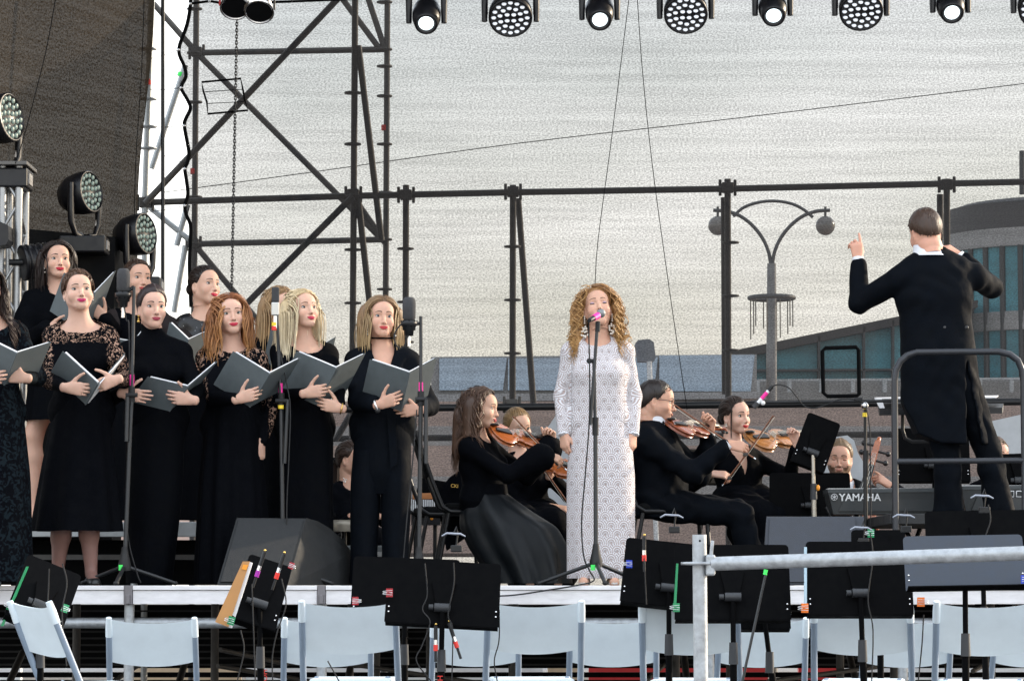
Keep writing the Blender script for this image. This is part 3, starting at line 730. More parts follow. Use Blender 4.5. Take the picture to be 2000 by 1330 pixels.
def hand_template(pose, h=.0042):
    if (pose, h) in _hands: return _hands[(pose, h)]
    curls, spread, th = POSES[pose]
    s = Shape()
    s.ecap((0, -.025, 0), (0, .012, 0), (.027, .020), (.029, .018), (1, 0, 0), k=.012)
    s.ecap((0, .010, 0), (.002, .074, .001), (.030, .016), (.038, .0135), (1, 0, 0), k=.012)
    base = [(.0290, .083), (.0095, .089), (-.0105, .085), (-.0285, .076)]
    ln = [.068, .076, .071, .055]; rad = [.0088, .0090, .0086, .0076]
    for f in range(4):
        x, y = base[f]; p = nv((x, y, .001)); ang = 0.0; L = ln[f]; sp = R(spread) * (1.5 - f)
        s.cap((x * .75, .03, 0), p, .010, rad[f] * 1.05, k=.012)
        for q, (fr, c) in enumerate(zip((.46, .30, .24), curls[f])):
            ang += R(c)
            d = nv((math.sin(sp) * math.cos(ang), math.cos(sp) * math.cos(ang), -math.sin(ang)))
            e = p + d * L * fr
            s.cap(p, e, rad[f] * (1 - .10 * q), rad[f] * (1 - .10 * (q + 1)), k=.003 if q else .006)
            p = e
    p = nv((.018, .018, -.006))
    for q, (d, L, r) in enumerate(zip(th, (.046, .033, .026), (.0140, .0108, .0092))):
        e = p + unit(d) * L; s.cap(p, e, r, r * .86, k=.010 if q == 0 else .003); p = e
    V, Q = s.mesh(h)
    _hands[(pose, h)] = (V, Q, np.zeros(len(V), dtype=int))
    return _hands[(pose, h)]

def rot_head(yaw, pitch, roll):
    """yaw>0 turns the face to the picture's right, pitch>0 looks up, roll>0 tips the crown to the picture's right (degrees)"""
    return np.array(Matrix.Rotation(R(yaw), 3, 'Z') @ Matrix.Rotation(R(roll), 3, 'Y') @ Matrix.Rotation(R(-pitch), 3, 'X'))

# ---- hair
HC = nv((0, .018, .028)); HR = nv((.073, .094, .086))
def ei(x, xs, ys): return np.interp(x, xs, ys)
HAIRLINE = ([0, .45, .8, 1.05, 1.30, 1.50, 1.75, 2.1, 2.6, math.pi], [.58, .56, .40, .06, -.30, -.22, -.45, -.80, -.95, -.97])
def scalp_pt(D, off):
    """unit directions -> points of the scalp; below the equator the back of the head runs down into the neck"""
    D = np.atleast_2d(D); z = D[:, 2]; ch = np.sqrt(np.maximum(1 - z * z, 1e-9)); e = np.arcsin(np.clip(z, -1, 1))
    k = np.where(z < 0, np.cos(e * .52) / ch, 1.0)
    off = np.broadcast_to(np.asarray(off, dtype=float), (len(D),))[:, None]
    U = np.stack([D[:, 0] * k, D[:, 1] * k, z], 1)
    return HC + U * (HR + off * np.array([1, 1, 1]))
def scalp_dirs(n, seed, line=HAIRLINE):
    g = np.random.default_rng(seed); out = []
    while len(out) < n:
        d = g.normal(size=(n, 3)); d /= np.linalg.norm(d, axis=1)[:, None]
        a = np.arctan2(np.abs(d[:, 0]), -d[:, 1])
        d = d[d[:, 2] > ei(a, *line) + .02]
        out += list(d)
    return np.array(out[:n])
def hair_cap(th, seed, line=HAIRLINE, lift=0.0):
    nu, nvv = 56, 14; G = []
    g = np.random.default_rng(seed); ph = g.uniform(0, 6.28, 8)
    for i in range(nu):
        az = 2 * math.pi * i / nu; fx, fy = math.sin(az), -math.cos(az)
        a = math.atan2(abs(fx), -fy); z0 = math.asin(np.clip(ei(a, *line), -.99, .95))
        for jj in range(nvv):
            t = jj / (nvv - 1); e = z0 + (math.pi / 2 - z0) * t
            d = nv((fx * math.cos(e), fy * math.cos(e), math.sin(e)))
            o = th * (.12 + .88 * min(1, t * 4.5) ** .7) + lift * max(0, math.sin(e)) ** 2 * max(0, .3 - fy)
            o *= 1 + .10 * math.sin(az * 7 + ph[0]) + .08 * math.sin(az * 13 + ph[1] + e * 3)
            G.append(scalp_pt(d, o)[0])
    return np.array(G), grid_quads(nu, nvv, True)
def ribbons(Pt, wd, cen):
    """Pt [N,K,3] strand points, wd [N,K] half widths -> tri-tubes"""
    N, K, _ = Pt.shape
    T = np.gradient(Pt, axis=1); T /= np.linalg.norm(T, axis=2)[..., None] + 1e-9
    o = Pt - cen; o[..., 2] *= .35
    nrm = o - T * (o * T).sum(2)[..., None]; nrm /= np.linalg.norm(nrm, axis=2)[..., None] + 1e-9
    b = np.cross(T, nrm)
    Vv = np.stack([Pt - b * wd[..., None], Pt + b * wd[..., None], Pt + nrm * wd[..., None] * .38], 2).reshape(-1, 3)
    idx = np.arange(N * K * 3).reshape(N, K, 3)
    Q = []
    for c in range(3):
        d = (c + 1) % 3
        Q.append(np.stack([idx[:, :-1, c], idx[:, :-1, d], idx[:, 1:, d], idx[:, 1:, c]], -1).reshape(-1, 4))
    return Vv, np.concatenate(Q)
def grow(roots, d0, ds, K, M, scale, off, prox, grav=.22, face=True, inertia=.78, inward=0.0):
    """strands creep over the skull, then hang; roots/d0 head-local, result person-local"""
    Rm, c = M
    p = roots.copy(); d = d0.copy(); pts = []
    gl = Rm.T @ nv((0, 0, -1))
    N = len(p)
    plist = [((Rm.T @ (nv(a) - c)) / scale, (Rm.T @ (nv(b) - c)) / scale, r / scale) for a, b, r in prox]
    for k in range(K):
        pts.append(p.copy())
        low = (p[:, 2] < -.005)[:, None]
        d = np.where(low, d * (inertia * .55) + gl * (grav + .35), d * inertia + gl * grav); d /= np.linalg.norm(d, axis=1)[:, None] + 1e-9
        step = ds[:, None] if not np.isscalar(ds) else ds
        q = p + d * step
        for (cc, rr, ex) in ((HC, HR, off), (nv((0, -.012, -.032)), nv((.062, .070, .078)), off * .8)):
            e = rr + (ex[:, None] if not np.isscalar(ex) else ex)
            u = (q - cc) / e; L = np.linalg.norm(u, axis=1); inn = L < 1
            q[inn] = (cc + u / L[:, None] * e)[inn]
        for a, b, r in plist:
            ab = b - a; t = np.clip(((q - a) @ ab) / (ab @ ab), 0, 1); w_ = q - a - t[:, None] * ab
            L = np.linalg.norm(w_, axis=1); rr = r + off * .5; inn = L < rr
            q[inn] = (a + t[:, None] * ab + w_ / (L[:, None] + 1e-9) * (rr[:, None] if not np.isscalar(rr) else rr))[inn]
        fc = (q[:, 1] < -.030) & (np.abs(q[:, 0]) < .060) & (q[:, 2] < .072); q[fc, 0] = np.where(roots[fc, 0] > 0, .060, -.060)   # keep the face free
        e = HR + (off[:, None] if not np.isscalar(off) else off) * 1.15      # cling to the skull while above the ears
        u = (q - HC) / e; L = np.linalg.norm(u, axis=1); far = (L > 1) & (q[:, 2] > .0)
        tgt = HC + u / L[:, None] * e; q[far] = q[far] * .45 + tgt[far] * .55
        d = q - p; d /= np.linalg.norm(d, axis=1)[:, None] + 1e-9
        p = q
    return np.stack(pts, 1)
def hair(style, M, scale, col, seed=1, prox=(), **k):
    """returns V, Q, colours in person-local space"""
    Rm, c = M; g = np.random.default_rng(seed); col = nv(col); parts = []
    def tow(P_): return (P_ * scale) @ Rm.T + c
    def colr(n, K, tip=None, cv=.10, m=3):
        base = col[None] * (1 + g.uniform(-cv, cv, (n, 1)))
        t = np.linspace(0, 1, K)[None, :, None]
        tipc = nv(tip)[None] * (1 + g.uniform(-cv, cv, (n, 1))) if tip is not None else base
        cc = base[:, None] * (1 - t) + tipc[:, None] * t
        return np.clip(np.repeat(cc[:, :, None], m, 2).reshape(-1, 3), 0, 1)
    line = k.get('line', HAIRLINE)
    th = k.get('th', .010)
    Vc, Qc = hair_cap(th, seed, line, k.get('lift', 0)); parts.append((tow(Vc), Qc, np.repeat(col[None] * .8, len(Vc), 0)))
    if style in ('long', 'curly'):
        n = int(k.get('n', 1000) * (1.1 if style == 'long' else .9)); K = k.get('K', 11); L = k.get('L', .42); px = k.get('part', .0)
        D = scalp_dirs(n, seed + 3, line); off = th + g.uniform(0, k.get('vol', .012), n) * (1 if style == 'long' else .15 + .85 * (1 - np.clip(D[:, 2], 0, 1)) ** .8)
        roots = scalp_pt(D, off * .9)
        sg = np.sign(D[:, 0] - px + g.normal(0, .04, n)); sg[sg == 0] = 1
        d0 = np.stack([sg * k.get('side', 1.0), np.full(n, k.get('back', .35)) + .5 * np.maximum(D[:, 1], 0) + .7 * np.maximum(-D[:, 1] - .2, 0), np.full(n, .0)], 1)
        d0 -= D * (d0 * D).sum(1)[:, None]; d0 /= np.linalg.norm(d0, axis=1)[:, None]
        ds = L * g.uniform(.90, 1.03, n) / K / scale
        Pt = grow(roots, d0, ds, K, M, scale, off, prox, grav=k.get('grav', .30))
        t = np.linspace(0, 1, K)[None, :]
        ph = (7 * D[:, :1] + 5 * D[:, 1:2] + 3 * D[:, 2:3] + g.normal(0, .45, (n, 1))) if style == 'long' else g.uniform(0, 6.28, (n, 1)); wa = k.get('wave', .004); fr = k.get('freq', 2.0) * 6.28
        amp = wa * np.clip(t * 2.2 - .25, 0, 1)
        if style == 'curly':
            rr = wa * np.clip(t * 3 - .2, .0, 1) * g.uniform(.6, 1.25, (n, 1))
            tur = fr * g.uniform(.8, 1.2, (n, 1)) * t + ph
            out = Pt - HC; out[..., 2] *= .2; out /= np.linalg.norm(out, axis=2)[..., None] + 1e-9
            side = np.cross(out, nv((0, 0, 1)))
            Pt = Pt + side * (rr * np.cos(tur))[..., None] + out * (rr * (np.sin(tur) + .9))[..., None]
        else:
            Pt = Pt + np.stack([amp * np.sin(fr * t + ph), amp * np.cos(fr * t * .9 + ph), 0 * t + 0 * ph], 2)
        wd = k.get('w', .0040) * (np.clip(t * 6 + .4, 0, 1) * np.clip((1.06 - t) * 3.2, .12, 1)) * g.uniform(.6, 1.25, (n, 1))
        if style == 'long':                                           # locks keep together towards the ends
            tg_ = k.get('tight', .80)
            for sd_ in (-1, 1):
                for fb in (0, 1):
                    mk = (sg == sd_) & ((D[:, 1] > .25) == (fb == 1))
                    if mk.sum() > 8: mu_ = Pt[mk].mean(0, keepdims=True); Pt[mk] = mu_ + (Pt[mk] - mu_) * (1 - (1 - tg_) * np.clip(t * 1.8 - .5, 0, 1))[..., None]
        if k.get('mass', True):                                       # the body of the hair under the strands
            Sm = Shape(); Wp = tow(Pt.reshape(-1, 3)).reshape(n, K, 3)
            for sd_ in (-1, 1):
                for fb in (0, 1):
                    mk = (sg == sd_) & ((D[:, 1] > .25) == (fb == 1))
                    if mk.sum() < 8: continue
                    mp = Wp[mk].mean(0); sp_ = Wp[mk].std(0).mean(1)
                    for i in range(K // 4, K - 2): Sm.cap(mp[i], mp[i + 1], min(max(sp_[i] * 1.25, .014), .036) * k.get('mk', 1.0) * (1 - .35 * (i / K)), min(max(sp_[i + 1] * 1.25, .014), .036) * k.get('mk', 1.0) * (1 - .35 * (i / K)), k=.02)
            Vm, Qm = Sm.mesh(.008); tt = np.clip((c[2] + .05 - Vm[:, 2:3]) / .4, 0, 1)
            parts.append((Vm, Qm, (col * (1 - tt) + nv(k.get('tip', col)) * tt) * .85))
        Vr, Qr = ribbons(tow(Pt.reshape(-1, 3)).reshape(n, K, 3), wd * scale, c + Rm @ HC)
        parts.append((Vr, Qr, colr(n, K, k.get('tip'))))
    elif style == 'back':
        n = int(k.get('n', 170) * 2.2); K = 12; bun = nv(k.get('bun', (0, .118, .005)))
        D = scalp_dirs(n, seed + 3, line); off = th + g.uniform(0, .004, n)
        A = scalp_pt(D, off)
        t = np.linspace(0, 1, K)[None, :, None]
        Pt = A[:, None] * (1 - t) + bun * t
        Pt[..., 2] += (.16 * np.clip(-D[:, 1:2] + .35, 0, 1) * np.clip(1.2 - np.abs(D[:, :1]) * 1.1, 0, 1)) * np.sin(math.pi * t[..., 0]) ** .8
        u = (Pt - HC); e = HR + off[:, None, None]
        Lr = np.linalg.norm(u / e, axis=2)[..., None]; Pt = np.where((Lr < 1) | (t < .8), HC + u / Lr, Pt)
        wd = .0036 * np.clip((1.1 - t[..., 0]) * 4, .3, 1) * g.uniform(.6, 1.2, (n, 1))
        Vr, Qr = ribbons(tow(Pt.reshape(-1, 3)).reshape(n, K, 3), wd * scale, c + Rm @ HC); parts.append((Vr, Qr, colr(n, K)))
        br = k.get('br', .034)
        if br:
            m = 150; K2 = 12; P2 = []
            for i in range(m):
                a0 = g.uniform(0, 6.28); e0 = g.uniform(-1.2, 1.2); rr = br * g.uniform(.9, 1.05); sp = g.choice([-1, 1])
                tt = np.linspace(0, 2.6, K2); e1 = e0 + .35 * np.sin(tt * 1.7 + a0)
                P2.append(np.stack([bun[0] + rr * np.cos(a0 + sp * tt) * np.cos(e1), bun[1] + .012 + .75 * rr * np.sin(e1), bun[2] + rr * np.sin(a0 + sp * tt) * np.cos(e1)], 1))
            P2 = np.array(P2); Vr, Qr = ribbons(tow(P2.reshape(-1, 3)).reshape(m, K2, 3), np.full((m, K2), .0040 * scale), c + Rm @ bun); parts.append((Vr, Qr, colr(m, K2)))
        tl = k.get('tail', 0)
        if tl:
            m = 60; K2 = 16; rt = bun + g.normal(0, .010, (m, 3)); d0 = np.tile(nv((0, 1, -.4)), (m, 1)) + g.normal(0, .15, (m, 3))
            Pt = grow(rt, d0, tl / K2 / scale, K2, M, scale, .012, prox, grav=.3)
            wd = np.full((m, K2), .006) * np.linspace(1, .3, K2)[None]
            Vr, Qr = ribbons(tow(Pt.reshape(-1, 3)).reshape(m, K2, 3), wd * scale, c + Rm @ HC); parts.append((Vr, Qr, colr(m, K2)))
        if k.get('locks'):
            for sx in (-1, 1):
                m = 12; K2 = 14; rt = np.stack([sx * (.062 + g.uniform(0, .006, m)), -.040 + g.uniform(0, .012, m), .040 + g.uniform(-.006, .008, m)], 1)
                d0 = np.tile(nv((sx * .5, -.25, -.5)), (m, 1))
                Pt = grow(rt, d0, .20 / K2 / scale, K2, M, scale, .006, prox, grav=.3)
                Vr, Qr = ribbons(tow(Pt.reshape(-1, 3)).reshape(m, K2, 3), np.full((m, K2), .0018) * np.linspace(1, .3, K2)[None] * scale, c + Rm @ HC); parts.append((Vr, Qr, colr(m, K2)))
    else:   # short
        n = k.get('n', 700); K = 6; L = k.get('L', .045)
        D = scalp_dirs(n, seed + 3, line); off = th * g.uniform(.5, 1.1, n)
        roots = scalp_pt(D, off * .7)
        fl = nv(k.get('flow', (0, -.3, -.6)))
        d0 = np.tile(fl, (n, 1)) + g.normal(0, k.get('mess', .25), (n, 3)) + D * k.get('up', .35)
        top = np.clip(D[:, 2] * 1.4 + .1, .30, 1)
        ds = L * top * g.uniform(.7, 1.2, n) / K
        Pt = grow(roots, d0, ds, K, M, scale, off * .8 + .001, (), grav=k.get('grav', .12), inertia=.9)
        t = np.linspace(0, 1, K)[None, :]
        wd = .0034 * (1.05 - t) * g.uniform(.6, 1.2, (n, 1))
        Vr, Qr = ribbons(tow(Pt.reshape(-1, 3)).reshape(n, K, 3), wd * scale, c + Rm @ HC); parts.append((Vr, Qr, colr(n, K, None, .2)))
    return merge(parts)

# ---- lofted cloth
def loft(rings, n=88, m=30, folds=(9, .0), seed=0, fine=0.0, power=1.4):
    """rings: (centre, u axis, v axis, a, b) from top to bottom, blended into m rows with hanging folds"""
    g = np.random.default_rng(seed); K = len(rings)
    x = np.linspace(0, K - 1, m)
    def it(f): A = np.array([f(r) for r in rings], dtype=float).reshape(K, -1); return np.stack([np.interp(x, np.arange(K), A[:, i]) for i in range(A.shape[1])], 1)
    def smooth(A):
        for _ in range(2): A[1:-1] = (A[:-2] + 2 * A[1:-1] + A[2:]) / 4
        return A
    c = smooth(it(lambda r: r[0])); u = it(lambda r: r[1]); v = it(lambda r: r[2]); a = smooth(it(lambda r: [r[3]])); b = smooth(it(lambda r: [r[4]]))
    th = np.linspace(0, 2 * math.pi, n, endpoint=False)
    t = np.linspace(0, 1, m)
    f = np.zeros((m, n))
    for q in range(4):
        kf = folds[0] + int(g.integers(-3, 4)) if q else folds[0]
        f += g.uniform(.4, 1) * np.sin(kf * th[None] + g.uniform(0, 6.28) + .8 * np.sin(th[None] * 2 + g.uniform(0, 6)) + g.uniform(-.8, .8) * t[:, None])
    f *= folds[1] * (t[:, None] ** power) / 2
    if fine: f += fine * np.sin(46 * th[None] + 2 * np.sin(3 * th[None])) * np.clip(t[:, None] * 4, 0, 1)
    V = c[:, None] + u[:, None] * (a * (1 + 0 * f) + f)[..., None] * np.cos(th)[None, :, None] + v[:, None] * (b * (1 + 0 * f) + f)[..., None] * np.sin(th)[None, :, None]
    V = V.reshape(-1, 3)
    idx = np.arange(m * n).reshape(m, n)
    Q = np.stack([idx[:-1], np.roll(idx, -1, 1)[:-1], np.roll(idx, -1, 1)[1:], idx[1:]], -1).reshape(-1, 4)
    return V, Q[:, ::-1]

# ---- the figure
class Fig:
    def __init__(s, px, Y, zb, sex='f', yaw=0.0, H=1.68, heel=.0):
        s.Y = Y; s.base = Vector((W(px, 1100, Y).x, Y, zb)); s.sex = sex; s.H = H; s.yaw = yaw; s.arms = {}
        s.side(yaw, yaw)
        h = H; hw = (.150 if sex == 'f' else .185) * H / (1.68 if sex == 'f' else 1.8); s.hw = hw; s.k = H / (1.68 if sex == 'f' else 1.8)
        s.P = nv((0, 0, .525 * h + heel)); s.N = nv((0, .012, .835 * h + heel)); s.heel = heel
        s.ua = .180 * h; s.fa = .150 * h
        s.legs = None
    def side(s, yp, yn):
        s.sP = nv((math.cos(R(yp)), math.sin(R(yp)), 0)); s.sN = nv((math.cos(R(yn)), math.sin(R(yn)), 0))
    def l(s, px, py, dy=0.0):
        """photo pixel -> person-local, dy metres behind (+) or before (-) the person's own depth"""
        return nv(W(px, py, s.Y + dy) - s.base)
    def posed(s):
        up = unit(s.N - s.P); s.up = up
        s.fN = unit(np.cross(s.sN, up)); s.fP = unit(np.cross(s.sP, up))     # facing directions (sx up -> towards the face)
        if s.fN @ nv((math.sin(R(s.yaw)), -math.cos(R(s.yaw)), 0)) < 0: s.fN = -s.fN; s.fP = -s.fP
        sh = s.N - up * .035 * s.k
        s.sh = {'L': getattr(s, 'shL', sh + s.sN * s.hw), 'R': getattr(s, 'shR', sh - s.sN * s.hw)}
        return s
    def arm(s, which, wrist, pole=(0, .3, -1), pose='relaxed', F=(0, 0, -1), B=(0, -1, 0), hs=1.0):
        S_ = s.sh[which]; Wr = nv(wrist); l1, l2 = s.ua, s.fa
        d = Wr - S_; L = np.linalg.norm(d); m = (l1 + l2) * .995
        if L > m: l1 *= L / m; l2 *= L / m; L = np.linalg.norm(d)
        a = (l1 * l1 - l2 * l2 + L * L) / (2 * L); hgt = math.sqrt(max(l1 * l1 - a * a, 1e-6))
        x = d / L; p = nv(pole); p = p - x * (p @ x); p = unit(p)
        E = S_ + x * a + p * hgt
        F = unit(F); B = nv(B); B = unit(B - F * (B @ F))
        s.arms[which] = (S_, E, Wr, pose, F, B, hs)
    def head(s, c, yaw, pitch=0, roll=0, kind='f', scale=1.0):
        s.hc = nv(c); s.hR = rot_head(yaw, pitch, roll); s.hk = kind; s.hs = scale * (1.0 if s.sex == 'f' else 1.05)
        return s
    # -- field builders
    def torso(s, S_, infl=0.0, bust=1.0, neck=True):
        k = s.k; P_, N_ = s.P, s.N; f = s.fN
        lv = [(-.10, .150, .098), (.10, .166, .108), (.36, .126, .090), (.62, .142, .104), (.84, .142, .088)] if s.sex == 'f' else \
             [(-.10, .160, .110), (.10, .166, .116), (.36, .156, .116), (.62, .178, .126), (.84, .176, .106)]
        lv = getattr(s, 'levels', lv)
        pts = []
        for t, a, b in lv:
            c = P_ + (N_ - P_) * t + s.fN * (.012 * math.sin(t * 3) - (.02 if t < .2 else 0)) * k
            pts.append((c, a * k + infl, b * k + infl, unit(s.sP * (1 - t) + s.sN * t)))
        for (c0, a0, b0, s0), (c1, a1, b1, s1) in zip(pts[:-1], pts[1:]):
            S_.ecap(c0, c1, (a0, b0), (a1, b1), s0 + s1, k=.05)
        shr = (.050 if s.sex == 'f' else .060) * k + infl
        up = s.up
        S_.cap(s.sh['L'] * .78 + s.sh['R'] * .22, s.sh['R'] * .78 + s.sh['L'] * .22, shr * 1.15, k=.05)
        for q in 'LR': S_.cap(N_ + up * .02, s.sh[q], (.050 if s.sex == 'f' else .062) * k + infl, shr * .92, k=.04)
        if s.sex == 'f' and bust:
            c = P_ + (N_ - P_) * .63
            for q in (-1, 1): S_.ell(c + s.sN * q * .066 * k + f * .072 * k, (.056 * k * bust + infl), k=.035)
        if neck: S_.cap(N_ - up * .03, s.hc + s.hR @ (nv((0, .036, -.078)) * s.hs), (.061 if s.sex == 'f' else .073) * k, (.0560 if s.sex == 'f' else .0655) * s.hs, k=.045)
    def armf(s, S_, q, infl=0.0, upto=1.0, flare=0.0, puff=0.0):
        a, e, w_ = s.arms[q][:3]; k = s.k
        r = (.044, .036, .037, .0245) if s.sex == 'f' else (.054, .044, .044, .029)
        r = [x * k + infl for x in r]
        if puff: S_.ell(a * .6 + e * .4, (r[0] + puff), k=.04)
        if upto <= .5: S_.cap(a, a + (e - a) * upto * 2, r[0], r[0] + (r[1] - r[0]) * upto * 2 + flare, k=.03); return
        S_.cap(a, e, r[0], r[1], k=.03)
        t = (upto - .5) * 2
        S_.cap(e, e + (w_ - e) * t * .98, r[2], r[2] + (r[3] - r[2]) * t + flare, k=.025)
    def legf(s, S_, infl=0.0, shoe=True, flare=0.0, upto=1.0):
        k = s.k
        for hip, kn, an, toe in s.legs:
            hip, kn, an, toe = map(nv, (hip, kn, an, toe))
            S_.cap(hip, kn, .085 * k + infl, .054 * k + infl, k=.03)
            cm = kn + (an - kn) * .32 + unit(kn - an) * 0 - s.fP * .012
            S_.cap(kn, cm, .052 * k + infl, .053 * k + infl, k=.03); S_.cap(cm, an, .052 * k + infl, .034 * k + infl + flare, k=.03)
            if shoe: S_.cap(an - nv((0, 0, .03)), toe, .032 * k, .030 * k, k=.02)
    def stand_legs(s, gap=.09, fwd=.0):
        z = s.heel; h = s.H; k = s.k
        s.legs = []
        for q in (-1, 1):
            o = s.sP * q * gap * k
            hip = s.P + s.sP * q * .088 * k - nv((0, 0, .01))
            s.legs.append((hip, o + nv((0, 0, .285 * h + z)) + s.fP * .012, o + nv((0, 0, .055 * h + z * 1.0)), o + s.fP * .13 + nv((0, 0, .03))))
    def body(s, root, pal, hb=.015, legs=True):
        S_ = Shape()
        s.torso(S_, -.006)
        if hasattr(s, 'bcut'): zc = s.bcut; S_.fn(lambda X, Y, Z, F: np.maximum(F, zc - Z + 0 * X + 0 * Y))
        for q in s.arms: s.armf(S_, q)
        if legs and s.legs: s.legf(S_)
        V, Q = S_.mesh(hb); P_ = [(V, Q, np.zeros(len(V), dtype=int))]
        Vh, Qh, Ih = head_template(s.hk); gh = np.random.default_rng(int(abs(s.base.x) * 1000) + 5); fw = np.clip((.035 - Vh[:, 2:3]) / .07, 0, 1)
        Vh = Vh * (1 + fw * np.array([gh.uniform(-.055, .045), gh.uniform(-.02, .02), gh.uniform(-.045, .05)])); P_.append(((Vh * s.hs) @ s.hR.T + s.hc, Qh, Ih))
        for q, (a, e, w_, pose, F, B, hs) in s.arms.items():
            Vp, Qp, Ip = hand_template(pose); Vp = Vp.copy()
            if q == 'R': Vp[:, 0] *= -1; Qp = Qp[:, ::-1]
            hs = hs * s.k * (.93 if s.sex == 'f' else 1.04)
            X = np.cross(F, B)
            P_.append((Vp * hs @ np.stack([X, F, B], 1).T + w_, Qp, Ip + 20))
        V, Q, I = merge(P_)
        tab = np.zeros((21, 3)); sk = nv(pal['skin'])
        tab[:] = sk; tab[LIP] = pal.get('lip', sk * (.85, .55, .55)); tab[BROW] = pal.get('brow', (.06, .035, .022)); tab[WHITE] = (.60, .57, .55)
        tab[IRIS] = nv(pal.get('iris', (.10, .11, .10))) * .6; tab[LASH] = (.012, .009, .008); tab[MOUTH] = sk * (.22, .07, .07)
        tab[LID] = pal.get('lid', sk * ((.66, .55, .54) if s.sex == 'f' else (.86, .78, .75))); tab[BEARD] = pal.get('beard', sk); tab[CHEEK] = sk * (1.01, .955, .945); tab[20] = sk * pal.get('hand', .93)
        cc = tab[I]
        if 'legs' in pal: cc[V[:, 2] < s.P[2] - .2] *= nv(pal['legs'])
        o = np_mesh('body', V, Q, M_skin, root, cc)
        return o
    def headM(s): return (s.hR, s.hc)
    def prox(s):
        N_ = s.N; up = s.up; k = s.k
        return [(s.sh['L'], s.sh['R'], .062 * k), (N_ - up * .20 * k, N_ - up * .06 * k, .125 * k), (N_ - up * .05, s.hc - up * .08, .058)]
    def add_hair(s, root, style, col, **k):
        V, Q, c = hair(style, s.headM(), s.hs, col, prox=s.prox(), **k)
        return np_mesh('hair', V, Q, M_hair, root, c)
    def hl(s, p): return s.hR @ (nv(p) * s.hs) + s.hc     # head-local -> person-local

M_skin = mat('skin', (1, 1, 1), rough=.56, var=.05, scale=26, spec=.30, attr=True, bump=.05, bscale=420)
_n, _l, _b = nodes_of(M_skin); _b.inputs['Subsurface Weight'].default_value = .12; _b.inputs['Subsurface Radius'].default_value = (.012, .004, .002); _b.inputs['Subsurface Scale'].default_value = .5
M_hair = mat('hair', (1, 1, 1), rough=.45, var=.30, scale=130, spec=.45, attr=True, stretch=(1, 1, .07), bump=.35, bscale=150)

# ================================================================ clothing
M_black = mat('black_wool', (.0020, .0025, .0040), rough=.85, var=.25, scale=14, bump=.45, bscale=22, spec=.05, sheen=.0)
M_blackf = mat('black_fine_cloth', (.0016, .0020, .0032), rough=.82, var=.25, scale=18, bump=.35, bscale=28, spec=.05, sheen=.0)
M_suit = mat('navy_black_suiting', (.0026, .0038, .0062), rough=.78, var=.2, scale=12, bump=.5, bscale=14, spec=.06, sheen=.0)
M_satin = mat('black_satin', (.0045, .0066, .0090), rough=.5, var=.2, scale=9, bump=.3, bscale=7, spec=.25)
M_sheer = mat('black_chiffon', (.018, .013, .013), rough=.8, var=.3, scale=12, spec=.2)
M_shirt = mat('white_shirt', (.72, .73, .78), rough=.7, var=.04, spec=.3)
M_shoe = mat('black_leather_shoe', (.012, .012, .013), rough=.35)
M_gold = mat('gold_metal', (.72, .48, .14), rough=.28, metal=1, var=.1)
M_silver = mat('silver_metal', (.70, .70, .70), rough=.25, metal=1, var=.1)
M_pearl = mat('pearl', (.72, .66, .58), rough=.25, var=.05, spec=.6)
def lace_mat(name, skin, thr=.5, sc_=34.0):
    m = mat(name, (.01, .011, .014), rough=.85, var=.2, spec=.05); n, l, b = nodes_of(m)
    tc = n.new('ShaderNodeTexCoord'); at = n.new('ShaderNodeAttribute'); at.attribute_name = 'Col'
    nz = n.new('ShaderNodeTexNoise'); nz.inputs['Scale'].default_value = sc_; nz.inputs['Detail'].default_value = 2.5; nz.inputs['Distortion'].default_value = 1.6
    l.new(tc.outputs['Object'], nz.inputs['Vector'])
    r = n.new('ShaderNodeMapRange'); r.inputs[1].default_value = thr; r.inputs[2].default_value = thr + .05; l.new(nz.outputs[0], r.inputs[0])
    mu = n.new('ShaderNodeMath'); mu.operation = 'MULTIPLY'; l.new(r.outputs[0], mu.inputs[0])
    sp = n.new('ShaderNodeSeparateColor'); l.new(at.outputs['Color'], sp.inputs[0]); l.new(sp.outputs[0], mu.inputs[1])
    mx = n.new('ShaderNodeMix'); mx.data_type = 'RGBA'; l.new(mu.outputs[0], mx.inputs[0]); mx.inputs[6].default_value = (.0018, .0022, .0036, 1); mx.inputs[7].default_value = (*skin, 1)
    l.new(mx.outputs[2], b.inputs['Base Color'])
    bp = n.new('ShaderNodeBump'); bp.inputs['Strength'].default_value = .5; bp.inputs['Distance'].default_value = .006; bp.invert = True
    l.new(nz.outputs[0], bp.inputs['Height']); l.new(bp.outputs[0], b.inputs['Normal'])
    return m
M_lace = lace_mat('black_lace', (.40, .25, .185), .545, 58)
M_lace2 = lace_mat('black_floral_lace', (.40, .25, .185), .55, 44)
M_lace3 = lace_mat('black_patterned_lace', (.008, .013, .017), .50, 30)
M_sequin = mat('black_sequins', (.012, .013, .016), rough=.4, spec=.5)
_n, _l, _b = nodes_of(M_sequin)
_v = _n.new('ShaderNodeTexVoronoi'); _v.inputs['Scale'].default_value = 75; _tc = _n.new('ShaderNodeTexCoord'); _l.new(_tc.outputs['Object'], _v.inputs['Vector'])
_r = _n.new('ShaderNodeMapRange'); _r.inputs[1].default_value = .16; _r.inputs[2].default_value = .10; _l.new(_v.outputs['Distance'], _r.inputs[0])
_s2 = _n.new('ShaderNodeSeparateColor'); _l.new(_v.outputs['Color'], _s2.inputs[0])
_g = _n.new('ShaderNodeMath'); _g.operation = 'GREATER_THAN'; _g.inputs[1].default_value = .62; _l.new(_s2.outputs[0], _g.inputs[0])
